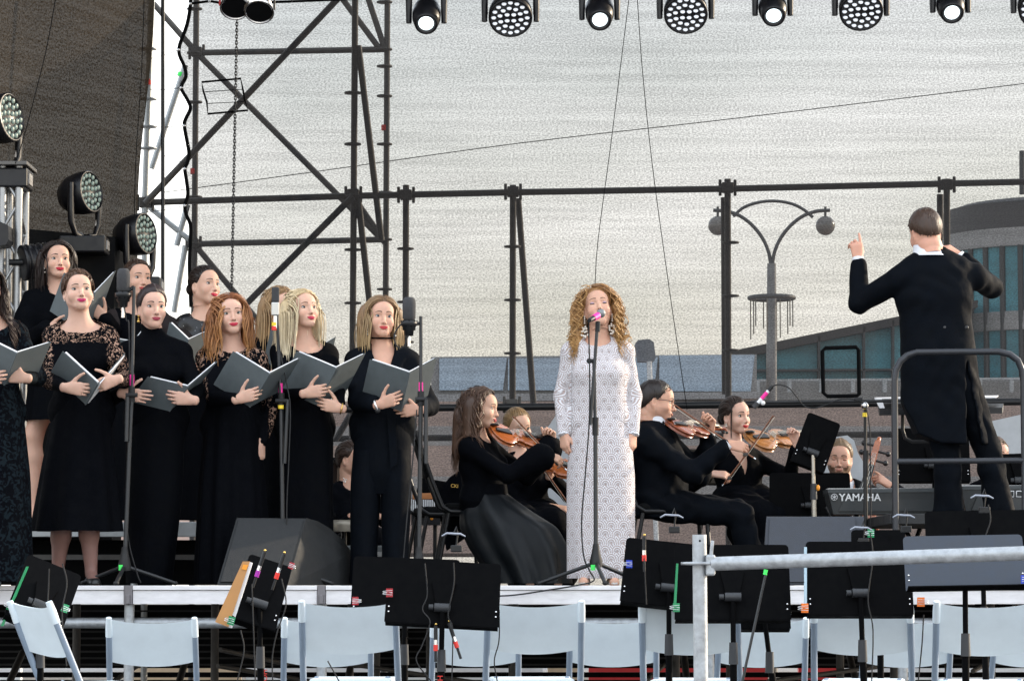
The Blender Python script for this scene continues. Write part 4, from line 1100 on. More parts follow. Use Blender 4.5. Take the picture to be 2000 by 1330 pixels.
_m = _n.new('ShaderNodeMath'); _m.operation = 'MULTIPLY'; _l.new(_r.outputs[0], _m.inputs[0]); _l.new(_g.outputs[0], _m.inputs[1])
_x = _n.new('ShaderNodeMix'); _x.data_type = 'RGBA'; _x.inputs[6].default_value = (.003, .0035, .005, 1); _x.inputs[7].default_value = (.55, .58, .62, 1); _l.new(_m.outputs[0], _x.inputs[0]); _l.new(_x.outputs[2], _b.inputs['Base Color'])  # pale specks put the glint of the black sequins into the colour
# white crochet lace: rows of fans, worked from the UV map (metres)
M_wlace = mat('white_crochet_lace', (.8, .8, .8), rough=.8, spec=.25)
def _mk():
    n, l, b = nodes_of(M_wlace)
    uv = n.new('ShaderNodeUVMap'); sx = n.new('ShaderNodeSeparateXYZ'); l.new(uv.outputs[0], sx.inputs[0])
    def mth(op, a, bb=None, c=None):
        q = n.new('ShaderNodeMath'); q.operation = op
        for i, z in enumerate((a, bb, c)):
            if z is None: continue
            if isinstance(z, (int, float)): q.inputs[i].default_value = z
            else: l.new(z, q.inputs[i])
        return q.outputs[0]
    cw, ch = .080, .047
    vv = mth('DIVIDE', sx.outputs[1], ch); row = mth('FLOOR', vv); fy = mth('SUBTRACT', vv, row)
    odd = mth('MULTIPLY', mth('MODULO', mth('ABSOLUTE', row), 2.0), .5)
    uu = mth('ADD', mth('DIVIDE', sx.outputs[0], cw), odd)
    fx = mth('SUBTRACT', mth('FRACT', uu), .5)
    rx = mth('MULTIPLY', fx, cw / ch); r2 = mth('ADD', mth('MULTIPLY', rx, rx), mth('MULTIPLY', fy, fy)); rr = mth('SQRT', r2)
    rings = mth('SINE', mth('MULTIPLY', rr, 6.283 * 3.9))
    ang = mth('ARCTAN2', rx, mth('ADD', fy, .02)); spk = mth('SINE', mth('MULTIPLY', ang, 20.0))
    band = mth('GREATER_THAN', mth('SINE', mth('MULTIPLY', rr, 6.283 * 1.25)), .1)
    pat = mth('ADD', mth('MULTIPLY', rings, mth('SUBTRACT', 1.0, mth('MULTIPLY', band, .65))), mth('MULTIPLY', spk, mth('MULTIPLY', band, .75)))
    d2 = mth('ADD', mth('MULTIPLY', mth('SUBTRACT', rx, 0.0), rx), mth('MULTIPLY', mth('SUBTRACT', fy, .10), mth('SUBTRACT', fy, .10)))
    ro = n.new('ShaderNodeMapRange'); ro.inputs[1].default_value = -.55; ro.inputs[2].default_value = -.05; l.new(pat, ro.inputs[0])
    ho = n.new('ShaderNodeMapRange'); ho.inputs[1].default_value = .006; ho.inputs[2].default_value = .014; l.new(d2, ho.inputs[0])
    thread = mth('MULTIPLY', ro.outputs[0], ho.outputs[0])
    mx = n.new('ShaderNodeMix'); mx.data_type = 'RGBA'; mx.inputs[6].default_value = (.43, .34, .325, 1); mx.inputs[7].default_value = (.70, .69, .72, 1)
    l.new(thread, mx.inputs[0]); l.new(mx.outputs[2], b.inputs['Base Color'])
    bp = n.new('ShaderNodeBump'); bp.inputs['Strength'].default_value = .8; bp.inputs['Distance'].default_value = .004
    l.new(thread, bp.inputs['Height']); l.new(bp.outputs[0], b.inputs['Normal'])
_mk()

def neckline(f, kind, S_, dz=0.0):
    N_, sN, fN, up = f.N, f.sN, f.fN, f.up
    def g(X, Y, Z, F):
        x, y, z = X - N_[0], Y - N_[1], Z - N_[2]
        a = x * sN[0] + y * sN[1] + z * sN[2]; b = x * fN[0] + y * fN[1] + z * fN[2]; c = x * up[0] + y * up[1] + z * up[2] - dz
        ra, rb, rc = {'boat': (.118, .115, .052), 'crew': (.080, .100, .048), 'scoop': (.105, .13, .085), 'v': (.074, .09, .055)}[kind]
        k0 = np.sqrt((a / ra) ** 2 + ((b - .02) / rb) ** 2 + ((c - .025) / rc) ** 2)
        F = np.maximum(F, -(k0 - 1) * rc)
        if kind == 'v':
            dp = f.vdepth
            w_ = .062 * np.clip((c + dp) / dp, -1, 1)
            F = np.maximum(F, np.minimum(np.minimum(w_ - np.abs(a), b - .0), .03))
        return F
    S_.fn(g)
def wrinkle(S_, amp=.003, f=60.0, seed=0):
    g = np.random.default_rng(seed); ph = g.uniform(0, 6.28, 8); f = max(f, 50)
    def w_(X, Y, Z, F):
        q = np.sin(f * (X * .8 + Z * .75 + .5 * Y) + ph[0] + 2.2 * np.sin(11 * Z + 7 * Y + ph[1])) * (.5 + .5 * np.sin(17 * (Z - .6 * X + .3 * Y) + ph[2] + 1.5 * np.sin(8 * X + ph[3])))
        q2 = np.sin(f * 1.1 * (Z * .7 - X * .9 - .4 * Y) + ph[4] + 2.0 * np.sin(9 * X - 6 * Y + ph[5])) * (.5 + .5 * np.sin(14 * (X + .4 * Z) + ph[6]))
        return F + amp * (q + .8 * q2)
    S_.fn(w_)
def cut_above(S_, z):
    S_.fn(lambda X, Y, Z, F: np.maximum(F, Z - z + 0 * X + 0 * Y))
def cut_below(S_, z):
    S_.fn(lambda X, Y, Z, F: np.maximum(F, z - Z + 0 * X + 0 * Y))
EX, EY, EZ = nv((1, 0, 0)), nv((0, 1, 0)), nv((0, 0, 1))
def hring(f, py, x0, x1, depth, dy=0.0):
    """horizontal ring of a skirt from the pixel row py and its left and right pixel edges"""
    a = f.l(x0, py, dy); b = f.l(x1, py, dy); c = (a + b) / 2
    return (c, EX, EY, (b[0] - a[0]) / 2, depth)
SK = nv((.60, .385, .300))
def person(label, f, group):
    return thing('person', label, 'person', f.base, group)
def upper(f, sleeves, infl=.010, neck='boat', hv=.0105, flare=None, puff=0.0, zmin=None, wr=.003, dz=0.0, bust=1.0, sl_infl=None):
    S_ = Shape(); f.torso(S_, infl, neck=False, bust=bust)
    for q, up_ in sleeves.items():
        if up_: f.armf(S_, q, infl * .8 if sl_infl is None else sl_infl, up_, (flare or {}).get(q, 0), puff)
    if wr: wrinkle(S_, wr, seed=int(f.base.x * 100) % 97)
    if neck == 'turtle': S_.cap(f.N, f.hc + f.hR @ (nv((0, .036, -.098)) * f.hs) , .066 * f.k, .056 * f.hs, k=.03); cut = None
    elif neck: neckline(f, neck, S_, dz)
    if zmin is not None: cut_below(S_, zmin)
    return S_.mesh(hv)
def ones(V, c=0.0): return np.full((len(V), 3), c)
def earring(f, root, m, drop=.035, r=.006, side=(-1, 1), n=3):
    for x in side:
        b = MB(); p = f.hl((x * .079, .006, -.050))
        for i in range(n):
            b.sphere(p - nv((0, 0, drop * i / max(n - 1, 1))), r * (1 - .12 * (i % 2)) * (1.25 if i == n - 1 else .8), 0, 8, 6)
        b.build('earring', m, root, local=True)
def folder(label, f, ST, SB, LT, RT, dST=-.42, dSB=-.30, dL=-.30, dR=-.26, grp='grey choir folders held open'):
    st, sb, lt, rt = (Vector(f.l(*ST, dST)), Vector(f.l(*SB, dSB)), Vector(f.l(*LT, dL)), Vector(f.l(*RT, dR)))
    b0 = f.base
    root = thing('choir_folder', label, 'folder', b0 + sb, grp)
    dn = (sb - st)
    for e, nm in ((lt, 'left'), (rt, 'right')):
        nrm = (e - st).cross(dn).normalized()
        if nrm.y < 0: nrm = -nrm
        q = [st, e, e + dn, sb]
        MB().plate([b0 + p for p in q], nrm * .0035).build('cover', M_folder, root, bevel=.0012, segs=1)
        i = [st.lerp(e, .03) - dn.normalized() * .004, st.lerp(e, .95) - dn.normalized() * (.004 if nm == 'left' else -.003), e.lerp(st, .05) + dn * .97, sb.lerp(e + dn, .03) - dn.normalized() * .01]
        MB().plate([b0 + p + nrm * .0055 for p in i], nrm * (.009 if nm == 'left' else .004)).build('sheets', M_paper, root)
    MB().tube([b0 + st, b0 + sb], .0045, 8).build('spine', M_folder, root)
    return root
M_folder = mat('grey_folder_card', (.084, .099, .105), rough=.62, var=.10, scale=28, bump=.12, bscale=260, spec=.35)
M_paper = mat('sheet_paper', (.78, .78, .80), rough=.8, var=.04)

# ================================================================ the choir

CH = 'singers of the choir'
def fig(px, Y, zb, hp, yaw, face, H=None, sex='f', kind='f', scale=1.0, ndx=0.0, ndy=.035, nz=.212):
    """px: pixel column of the body axis, hp: pixel of the point between the eyes, face: (yaw, pitch, roll)"""
    f = Fig(px, Y, zb, sex, yaw, H or 1.68)
    ey = rot_head(*face) @ nv((0, -.080, 0))
    c = f.l(*hp); c = c - nv((ey[0], 0, ey[2])); c[1] = -.015
    H = H or (c[2] + .122); f.__init__(px, Y, zb, sex, yaw, H); f.head(c, *face, kind=kind, scale=scale)
    f.N = nv((c[0] * .75 + ndx, ndy, c[2] - nz * (1 if sex == 'f' else 1.06)))
    f.P = nv((0, .0, .525 * H))
    return f.posed()
def right_on_cover(f, px, py, F=(1, -.05, .1), dy=-.37, pose='hold', B=(.05, -1, -.1), pole=(-.7, .5, -1)): f.arm('R', f.l(px, py, dy), pole, pose, F, B)
def left_on_cover(f, px, py, F=(-1, -.05, .05), dy=-.33, pose='hold', B=(-.05, -1, -.1), pole=(.7, .5, -1)): f.arm('L', f.l(px, py, dy), pole, pose, F, B)
def skirt(f, rings, root, name, m, folds=(9, .02), top=None, seed=0, fine=0, extra=None, col=None):
    V, Q = loft(rings, folds=folds, seed=seed, fine=fine)
    parts = [(V, Q, ones(V) if col is None else np.tile(nv(col), (len(V), 1)))]
    if top is not None: parts.append(top)
    V, Q, c = merge(parts)
    return np_mesh(name, V, Q, m, root, c)

# -- woman cut by the left edge
f = fig(-18, 17.25, DECK, (-16, 560), 15, (18, 2, 0), H=1.70)
right_on_cover(f, -38, 742, F=(1, -.05, .12)); left_on_cover(f, 48, 738, F=(-1, 0, .15), dy=-.30)
r = person('woman with long dark curls at the left edge in patterned black lace', f, CH)
f.body(r, dict(skin=SK * (.97, .93, .9), lip=(.50, .02, .05), brow=(.02, .012, .01)))
V, Q = upper(f, dict(L=.96, R=.96), neck='scoop', wr=.001); c = ones(V, .9)
skirt(f, [hring(f, 735, -66, 28, .105), hring(f, 800, -78, 45, .13), hring(f, 930, -85, 60, .17), hring(f, 1135, -90, 66, .20)], r, 'dress', M_lace3, (7, .02), (V, Q, c), 1, col=(.9, 0, 0))
f.add_hair(r, 'curly', (.018, .010, .008), seed=3, L=.52, wave=.014, freq=4.5, part=.1, tip=(.035, .016, .011), vol=.02, K=26)
folder('grey folder held by the woman cut by the left edge', f, (33, 690), (8, 752), (-44, 652), (100, 668))

# -- short brown hair, lace yoke, midi dress
f = fig(157, 17.6, DECK, (162, 567), 8, (17, 6, -3), H=1.70)
f.heel = .04
right_on_cover(f, 131, 757, F=(1, -.05, -.12)); left_on_cover(f, 226, 742, F=(-1, -.1, -.35), dy=-.34)
f.P = nv((0, 0, .525 * 1.70 + .03)); f.posed(); f.stand_legs(.085)
f.legs = [(f.P + nv((-.05, 0, -.08)), f.l(122, 1015), f.l(113, 1112, .04), f.l(117, 1138, -.11)), (f.P + nv((.05, 0, -.08)), f.l(172, 1010), f.l(178, 1112), f.l(186, 1139, -.13))]
r = person('smiling woman with short brown hair in black midi dress with lace sleeves', f, CH)
f.body(r, dict(skin=SK * (1.04, 1.0, .97), lip=(.52, .03, .13), brow=(.07, .04, .025), iris=(.12, .14, .13), legs=(.40, .36, .40)))
V, Q = upper(f, dict(L=.97, R=.97), neck='boat', wr=.001, dz=-.012)
c = ones(V); rel = V - f.N; z = rel @ f.up; a = np.abs(rel @ f.sN)
c[:, 0] = np.where(((a > .150) & (z > -.38) & ~((z < -.27) & (np.abs(V[:, 1]) < .16))) | (z > -.085), 1.0, 0)
skirt(f, [hring(f, 758, 118, 205, .098), hring(f, 800, 105, 212, .13), hring(f, 900, 85, 225, .18), hring(f, 1000, 68, 236, .21), hring(f, 1037, 62, 240, .22)], r, 'dress', M_lace, (8, .022), (V, Q, c), 2)
V, Q, c = hair('back', f.headM(), f.hs, (.095, .048, .027), seed=5, prox=f.prox(), br=0, bun=(.0, .105, -.055), n=420, th=.015)
np_mesh('hair', V, Q, M_hair, r, c)
earring(f, r, M_silver, .008, .004, n=1)
for (hip, kn, an, toe) in f.legs:
    S_ = Shape(); S_.cap(nv(an) + nv((0, .03, -.055)), toe - nv((0, .012, .006)), .040, .036, k=.01); S_.cap(nv(an) + nv((0, .045, -.06)), nv((an[0], an[1] + .05, .006)), .018, .008, k=.01)
    cut_above(S_, float(toe[2]) + .030); cut_below(S_, .004)
    V, Q = S_.mesh(.007); np_mesh('shoe', V, Q, M_shoe, r)
folder('grey folder held by the smiling woman in the midi dress', f, (191, 749), (167, 790), (122, 686), (244, 689), dR=-.10)

# -- cropped dark hair, turtleneck
f = fig(304, 17.9, DECK, (308, 601), 8, (20, 1, 0), H=1.72)
right_on_cover(f, 243, 769, F=(1, -.05, -.15), pose='flat', dy=-.36); left_on_cover(f, 374, 781, F=(-1, -.1, .12), dy=-.38)
r = person('woman with cropped dark hair and gold earring in black turtleneck', f, CH)
f.body(r, dict(skin=SK * (1.02, .97, .95), lip=(.36, .05, .08), brow=(.03, .018, .013), iris=(.09, .12, .13)))
V, Q = upper(f, dict(L=.97, R=.97), neck='turtle', wr=.0015)
skirt(f, [hring(f, 770, 262, 348, .095), hring(f, 850, 246, 360, .13), hring(f, 960, 244, 356, .15), hring(f, 1139, 246, 335, .14)], r, 'dress', M_blackf, (5, .008), (V, Q, ones(V)), 3)
f.add_hair(r, 'short', (.024, .010, .010), seed=8, L=.055, flow=(.15, .35, .55), up=.6, th=.014, lift=.010, n=560)
earring(f, r, M_gold, .030, .0075, (-1,), 3)
folder('grey folder held low by the woman in the turtleneck', f, (368, 755), (331, 803), (288, 736), (425, 706))

# -- red wavy hair, floral lace sleeves
f = fig(452, 18.0, DECK, (457, 614), 10, (14, 4, -5), H=1.655)
right_on_cover(f, 466, 779, F=(1, -.1, .30), dy=-.36)
f.arm('L', f.l(510, 868, -.03), (.4, .6, 0), 'relaxed', (-.06, -.1, -1), (.75, -.6, 0))
r = person('woman with long wavy red hair in black dress with floral lace sleeves', f, CH)
f.body(r, dict(skin=SK * (1.05, 1.0, .97), lip=(.55, .03, .07), brow=(.13, .06, .03), iris=(.13, .13, .11)))
V, Q = upper(f, dict(L=.97, R=.97), neck='crew', wr=.001)
c = ones(V); rel = V - f.N; z = rel @ f.up; a = np.abs(rel @ f.sN); c[:, 0] = np.where(((a > .148) & ~((z < -.30) & (rel @ f.sN < .21))) | (z > -.06), 1.0, 0)
skirt(f, [hring(f, 778, 408, 494, .095), hring(f, 830, 400, 508, .14), hring(f, 950, 388, 518, .18), hring(f, 1139, 378, 530, .21)], r, 'dress', M_lace2, (11, .022), (V, Q, c), 4, fine=.002)
f.add_hair(r, 'long', (.25, .085, .032), seed=11, L=.47, wave=.013, freq=2.4, tip=(.50, .24, .085), part=-.05, back=.05, vol=.016, n=1000)
folder('grey folder held by the woman with red hair', f, (527, 730), (488, 795), (455, 686), (587, 699))

# -- long straight blonde hair
f = fig(596, 18.1, DECK, (606, 602), 22, (32, 8, -2), H=1.645)
right_on_cover(f, 598, 768, F=(1, -.1, .16), dy=-.36); left_on_cover(f, 663, 797, F=(-1, -.1, .22), dy=-.33)
r = person('blonde woman with long straight hair looking right in plain black dress', f, CH)
f.body(r, dict(skin=SK * (1.04, .98, .93), lip=(.52, .04, .09), brow=(.16, .09, .05), iris=(.13, .15, .15)))
V, Q = upper(f, dict(L=.95, R=.95), neck='scoop', wr=.0015)
skirt(f, [hring(f, 785, 556, 640, .095), hring(f, 850, 548, 652, .13), hring(f, 960, 546, 652, .15), hring(f, 1139, 548, 656, .15)], r, 'dress', M_blackf, (6, .010), (V, Q, ones(V)), 5)
f.add_hair(r, 'long', (.60, .45, .25), seed=14, L=.50, wave=.003, freq=1.2, tip=(.74, .65, .47), part=-.05, back=.1, vol=.008, n=1100, mk=1.3, w=.0042, tight=.62)
b = MB(); p = f.arms['L']; b.tube([Vector(p[2] - p[4] * .012 + .031 * (math.cos(t) * np.cross(p[4], p[5]) + math.sin(t) * .8 * p[5])) for t in np.linspace(0, 6.28, 20)[:-1]], .0035, 6, closed=True); b.build('bracelet', M_gold, r, local=True)
folder('grey folder held by the blonde woman', f, (657, 719), (620, 792), (579, 686), (714, 690))

# -- blazer and wide trousers
f = fig(747, 18.1, DECK, (751, 620), 6, (11, 2, 2), H=1.66)
right_on_cover(f, 742, 790, F=(1, -.1, .36), dy=-.37); left_on_cover(f, 818, 800, F=(-1, -.1, -.1), dy=-.28)
r = person('woman in black blazer and wide trousers with choker and long fair hair', f, CH)
f.body(r, dict(skin=SK * (1.0, .90, .84), lip=(.52, .05, .06), brow=(.10, .055, .03), iris=(.14, .19, .22)))
f.vdepth = .20
V, Q = upper(f, dict(L=.88, R=.86), infl=.020, neck='v', wr=.003, sl_infl=.022)
np_mesh('blazer', V, Q, M_suit, r)
P_ = []
for rg in ([hring(f, 790, 708, 792, .105), hring(f, 850, 692, 803, .130), hring(f, 920, 688, 802, .130), hring(f, 965, 700, 790, .070)],
           [hring(f, 880, 690, 746, .120), hring(f, 950, 684, 744, .122), hring(f, 1010, 684, 741, .100), hring(f, 1080, 685, 737, .098), hring(f, 1138, 683, 740, .105)],
           [hring(f, 880, 744, 802, .120), hring(f, 950, 743, 804, .122), hring(f, 1010, 745, 802, .100), hring(f, 1080, 747, 797, .098), hring(f, 1138, 744, 800, .105)]):
    V, Q = loft(rg, folds=(4, .006), seed=len(P_), n=56, m=22); P_.append((V, Q, ones(V)))
V, Q, c = merge(P_); np_mesh('trousers', V, Q, M_suit, r)
b = MB(); b.plate([Vector(f.l(755, 800, -.145)), Vector(f.l(773, 800, -.145)), Vector(f.l(776, 905, -.155)), Vector(f.l(763, 914, -.155))], (0, .006, 0)); b.build('sash', M_suit, r, local=True)
f.add_hair(r, 'long', (.22, .13, .068), seed=17, L=.40, wave=.006, freq=1.5, tip=(.55, .39, .20), part=.05, back=.25, vol=.014, n=1000, mk=1.2, w=.0038)
earring(f, r, M_silver, .050, .008, n=4)
nb = f.hc * .45 + f.N * .55 + f.fN * .012
b = MB(); b.tube([Vector(nb + .058 * (math.cos(t) * f.sN + math.sin(t) * f.fN) - nv((0, 0, .010)) * math.sin(t)) for t in np.linspace(0, 6.28, 28)[:-1]], .0055, 6, closed=True); b.build('choker', M_black, r, local=True)
p = f.arms['R']; wr_ = p[2] - p[4] * .022
b = MB(); b.tube([Vector(wr_ + .030 * (math.cos(t) * np.cross(p[4], p[5]) + math.sin(t) * .8 * p[5])) for t in np.linspace(0, 6.28, 20)[:-1]], .0075, 6, closed=True); b.build('watch_strap', M_silver, r, local=True)
b = MB(); b.sphere(wr_ - p[5] * .0 + np.cross(p[4], p[5]) * .026 + p[5] * .014, (.016, .012, .016), 0, 12, 8); b.build('watch_case', M_shoe, r, local=True)
folder('grey folder held by the woman in the blazer', f, (800, 728), (783, 803), (722, 702), (853, 698))

# -- back row: dark hair, pearls, puffed sleeves
f = fig(108, 19.2, RISER, (121, 508), 14, (17, 4, 0), H=1.72)
right_on_cover(f, 92, 640, F=(1, 0, -.2), dy=-.34); left_on_cover(f, 205, 622, F=(-.6, -.1, .5), dy=-.26)
f.legs = [(f.P + nv((-.05, 0, -.08)), f.l(66, 850), f.l(66, 985), f.l(66, 1015, -.1)), (f.P + nv((.05, 0, -.08)), f.l(120, 850), f.l(120, 985), f.l(120, 1015, -.1))]
r = person('woman with dark shoulder hair and pearls in the back row holding folder high', f, CH)
f.body(r, dict(skin=SK * (1.02, .95, .9), lip=(.50, .02, .05), brow=(.025, .014, .01)))
V, Q = upper(f, dict(L=.97, R=.97), infl=.016, neck='crew', wr=.004, puff=.030, sl_infl=.026)
skirt(f, [hring(f, 690, 70, 150, .10), hring(f, 740, 58, 160, .14), hring(f, 822, 50, 165, .17)], r, 'dress', M_blackf, (7, .016), (V, Q, ones(V)), 6)
f.add_hair(r, 'long', (.020, .010, .008), seed=21, L=.38, wave=.006, freq=1.6, part=-.15, back=.3, vol=.014, n=900)
earring(f, r, M_pearl, .022, .006, (-1,), 2)
b = MB()
for i in range(17):
    t = math.pi * (.08 + .84 * i / 16); q = f.N + .078 * (math.cos(t) * f.sN) + (.085 * math.sin(t) + .01) * f.fN + nv((0, 0, .035 - .055 * math.sin(t)))
    b.sphere(q, .0065, 0, 8, 6)
b.build('necklace', M_pearl, r, local=True)
folder('grey folder raised by the woman with pearls in the back row', f, (186, 572), (158, 648), (125, 532), (226, 529), dST=-.36, dSB=-.34, dL=-.30, dR=-.24)

# -- back row: swept back hair, sheer sleeves
f = fig(262, 19.2, RISER, (282, 545), 18, (29, 2, 2), H=1.63)
f.arm('R', f.l(258, 712, -.28), (-.8, .4, -.6), 'hold', (1, 0, .1), (0, -1, 0)); f.arm('L', f.l(345, 710, -.22), (.8, .4, -.6), 'hold', (-1, 0, .1), (0, -1, 0))
r = person('woman with swept back brown hair and sheer sleeves behind the tall microphone', f, CH)
f.body(r, dict(skin=SK * (1.0, .92, .86), lip=(.42, .07, .07), brow=(.05, .028, .018)))
V, Q = upper(f, {}, neck='boat', wr=.002)
S_ = Shape()
for q in 'LR': f.armf(S_, q, .022, .36, .04)
wrinkle(S_, .004); Vs, Qs = S_.mesh(.009); np_mesh('sheer_sleeves', Vs, Qs, M_sheer, r)
skirt(f, [hring(f, 740, 222, 305, .10), hring(f, 860, 208, 320, .15), hring(f, 1015, 205, 325, .18)], r, 'dress', M_blackf, (7, .016), (V, Q, ones(V)), 7)
V, Q, c = hair('back', f.headM(), f.hs, (.060, .032, .020), seed=23, prox=f.prox(), br=.0, bun=(0, .112, -.02), tail=.32, n=260)
np_mesh('hair', V, Q, M_hair, r, c)
folder('grey folder of the woman with sheer sleeves, mostly hidden by the turtleneck singer', f, (262, 668), (262, 740), (215, 660), (293, 627), dST=-.30, dSB=-.24, dL=-.2, dR=-.2)

# -- back row: bun and sequins
f = fig(398, 19.3, RISER, (419, 556), 30, (44, 4, 2), H=1.585)
f.arm('R', f.l(352, 722, -.26), (-.7, .5, -.8), 'hold', (1, 0, .1), (0, -1, 0)); f.arm('L', f.l(428, 718, -.22), (.8, .4, -.6), 'hold', (-1, 0, .1), (0, -1, 0))
r = person('woman with dark hair in a bun and sequinned black top in the back row', f, CH)
f.body(r, dict(skin=SK * (1.04, .99, .94), lip=(.52, .02, .06), brow=(.03, .018, .012)))
V, Q = upper(f, dict(L=.40, R=.40), neck='boat', wr=.002, flare=dict(L=.02, R=.02), sl_infl=.018, dz=-.01)
np_mesh('sequin_top', V, Q, M_sequin, r)
skirt(f, [hring(f, 735, 356, 440, .10), hring(f, 860, 344, 452, .15), hring(f, 1015, 340, 455, .18)], r, 'skirt', M_blackf, (7, .016), None, 8)
V, Q, c = hair('back', f.headM(), f.hs, (.022, .013, .010), seed=27, prox=f.prox(), br=.036, bun=(-.008, .110, -.012), n=300)
np_mesh('hair', V, Q, M_hair, r, c)
folder('grey folder of the woman in sequins, open beside the red haired singer', f, (368, 664), (352, 735), (331, 629), (416, 641), dST=-.34, dSB=-.28, dL=-.24, dR=-.2)

# -- behind the blonde: glasses
f = fig(548, 18.75, DECK, (562, 603), 18, (28, -6, -6), H=1.76)
f.arm('R', f.l(520, 742, -.26), (-.7, .5, -.8), 'hold', (1, 0, .1), (0, -1, 0)); f.arm('L', f.l(605, 745, -.22), (.8, .4, -.6), 'hold', (-1, 0, .1), (0, -1, 0))
r = person('woman in dark glasses with long fair hair half hidden behind the blonde', f, CH)
f.body(r, dict(skin=SK * (1.02, .96, .92), brow=(.12, .07, .04)))
V, Q = upper(f, dict(L=.97, R=.97), neck='crew', wr=.002)
skirt(f, [hring(f, 780, 506, 592, .10), hring(f, 900, 496, 606, .15), hring(f, 1135, 490, 612, .18)], r, 'dress', M_blackf, (7, .016), (V, Q, ones(V)), 9)
f.add_hair(r, 'long', (.28, .165, .078), seed=31, L=.46, wave=.004, freq=1.2, tip=(.48, .32, .16), part=.2, back=.25, vol=.010, n=800)
def glasses(f, r, m, w_=.021):
    b = MB()
    for x in (-1, 1):
        b.tube([Vector(f.hl((x * .031 + w_ * math.cos(t), -.098 + .012 * (math.cos(t) * x > .5), .001 + .014 * math.sin(t)))) for t in np.linspace(0, 6.28, 18)[:-1]], .0016, 5, closed=True)
        b.tube([Vector(f.hl((x * .052, -.094, .004))), Vector(f.hl((x * .074, -.05, .006))), Vector(f.hl((x * .077, .012, .004)))], .0018, 5)
    b.tube([Vector(f.hl((-.010, -.099, .004))), Vector(f.hl((.010, -.099, .004)))], .0016, 5)
    b.build('glasses', m, r, local=True)
glasses(f, r, M_shoe)
folder('grey folder of the woman in glasses, its corners showing beside the blonde hair', f, (585, 700), (570, 765), (531, 633), (656, 658), dST=-.30, dSB=-.26, dL=-.24, dR=-.18)

# ================================================================ the soprano
f = fig(1170, 18.0, DECK, (1168, 594), 0, (4, 17, -5), H=1.70, kind='s')
f.heel = .03; f.ua = .152 * f.H; f.fa = .132 * f.H
f.arm('R', f.l(1101, 846, -.02), (-.5, .8, 0), 'relaxed', (.10, -.12, -1), (-.75, -.6, 0)); f.arm('L', f.l(1236, 846, -.02), (.5, .8, 0), 'relaxed', (-.08, -.12, -1), (.75, -.6, 0))
f.legs = [(f.P + nv((-.05, 0, -.08)), f.l(1145, 985), f.l(1142, 1115), f.l(1140, 1138, -.12)), (f.P + nv((.05, 0, -.08)), f.l(1195, 985), f.l(1196, 1115), f.l(1200, 1138, -.12))]
f.levels = [(-.10, .158, .105), (.10, .172, .112), (.36, .138, .098), (.62, .150, .112), (.84, .150, .09)]
r = person('curly haired soprano in long white lace dress singing with eyes shut', f, None)
f.body(r, dict(skin=SK * (1.0, .90, .83), lip=(.42, .07, .08), brow=(.16, .09, .05), lid=nv((.42, .28, .33)), hand=1.0))
V, Q = upper(f, dict(L=.98, R=.98), infl=.010, neck='crew', wr=.0008, hv=.008, flare=dict(L=.004, R=.004), dz=-.004)
Vs, Qs = loft([hring(f, 800, 1122, 1222, .112), hring(f, 860, 1112, 1234, .135), hring(f, 930, 1107, 1240, .140), hring(f, 1040, 1107, 1240, .130), hring(f, 1129, 1108, 1238, .128)], folds=(5, .006), seed=10, m=40, n=110)
nV = len(V); V, Q, _ = merge([(V, Q, ones(V)), (Vs, Qs, ones(Vs))])
ang = np.arctan2(V[:, 0], -V[:, 1]); uv = np.stack([ang * .17, V[:, 2]], 1)
rel = V - f.N; sl = (np.abs(rel @ f.sN) > .150) & (np.arange(len(V)) < nV)
for q in 'LR':
    a, e, w_ = f.arms[q][:3]; s2 = sl & ((rel @ f.sN > 0) == (q == 'L')); v2 = V[s2] - a; ax = unit(w_ - a); rad = v2 - (v2 @ ax)[:, None] * ax
    uv[s2, 0] = np.arctan2(rad @ unit(np.cross(ax, EY)), -(rad @ EY)) * .045; uv[s2, 1] = v2 @ ax
np_mesh('lace_dress', V, Q, M_wlace, r, None, uv)
for q in 'LR':
    p = f.arms[q]; b = MB(); ax = unit(p[2] - p[1]); u_ = unit(np.cross(ax, EY)); v_ = np.cross(ax, u_)
    b.tube([Vector(p[2] + ax * (.004 + .006 * abs(math.sin(4 * t))) + .0315 * (math.cos(t) * u_ + math.sin(t) * v_)) for t in np.linspace(0, 6.283, 40)[:-1]], .005, 6, closed=True); b.build('scalloped_cuff', M_shirt, r, local=True)
f.add_hair(r, 'curly', (.36, .18, .065), seed=41, L=.40, wave=.015, freq=5.5, part=-.1, tip=(.58, .34, .13), vol=.055, n=620, K=30, w=.0034, back=.10, grav=.22, th=.016)
S_ = Shape(); S_.ell(f.hl((.012, -.040, .118)), (.040, .030, .016), k=.01); V, Q = S_.mesh(.006); np_mesh('quiff', V, Q, M_hair, r, np.tile(nv((.20, .105, .045)), (len(V), 1)))
for x in (-1, 1):
    b = MB(); p = f.hl((x * .079, .004, -.046))
    for i in range(4): b.sphere(p - nv((0, 0, .012 * i)), .0055, 0, 8, 6)
    for i in range(16):
        a = rng.uniform(-1, 1); b.sphere(p - nv((-.018 * a * (1 if x > 0 else 1), .012, .055 + .062 * rng.uniform())), .0065, 0, 8, 6)
    b.build('earring', M_pearl, r, local=True)
for (hip, kn, an, toe) in f.legs:
    S_ = Shape(); S_.cap(nv(an) + nv((0, .03, -.06)), toe - nv((0, 0, .004)), .034, .028, k=.01); cut_above(S_, float(toe[2]) + .022); cut_below(S_, .004)
    V, Q = S_.mesh(.007); np_mesh('shoe', V, Q, mat('white_shoe', (.7, .66, .64), rough=.4), r)

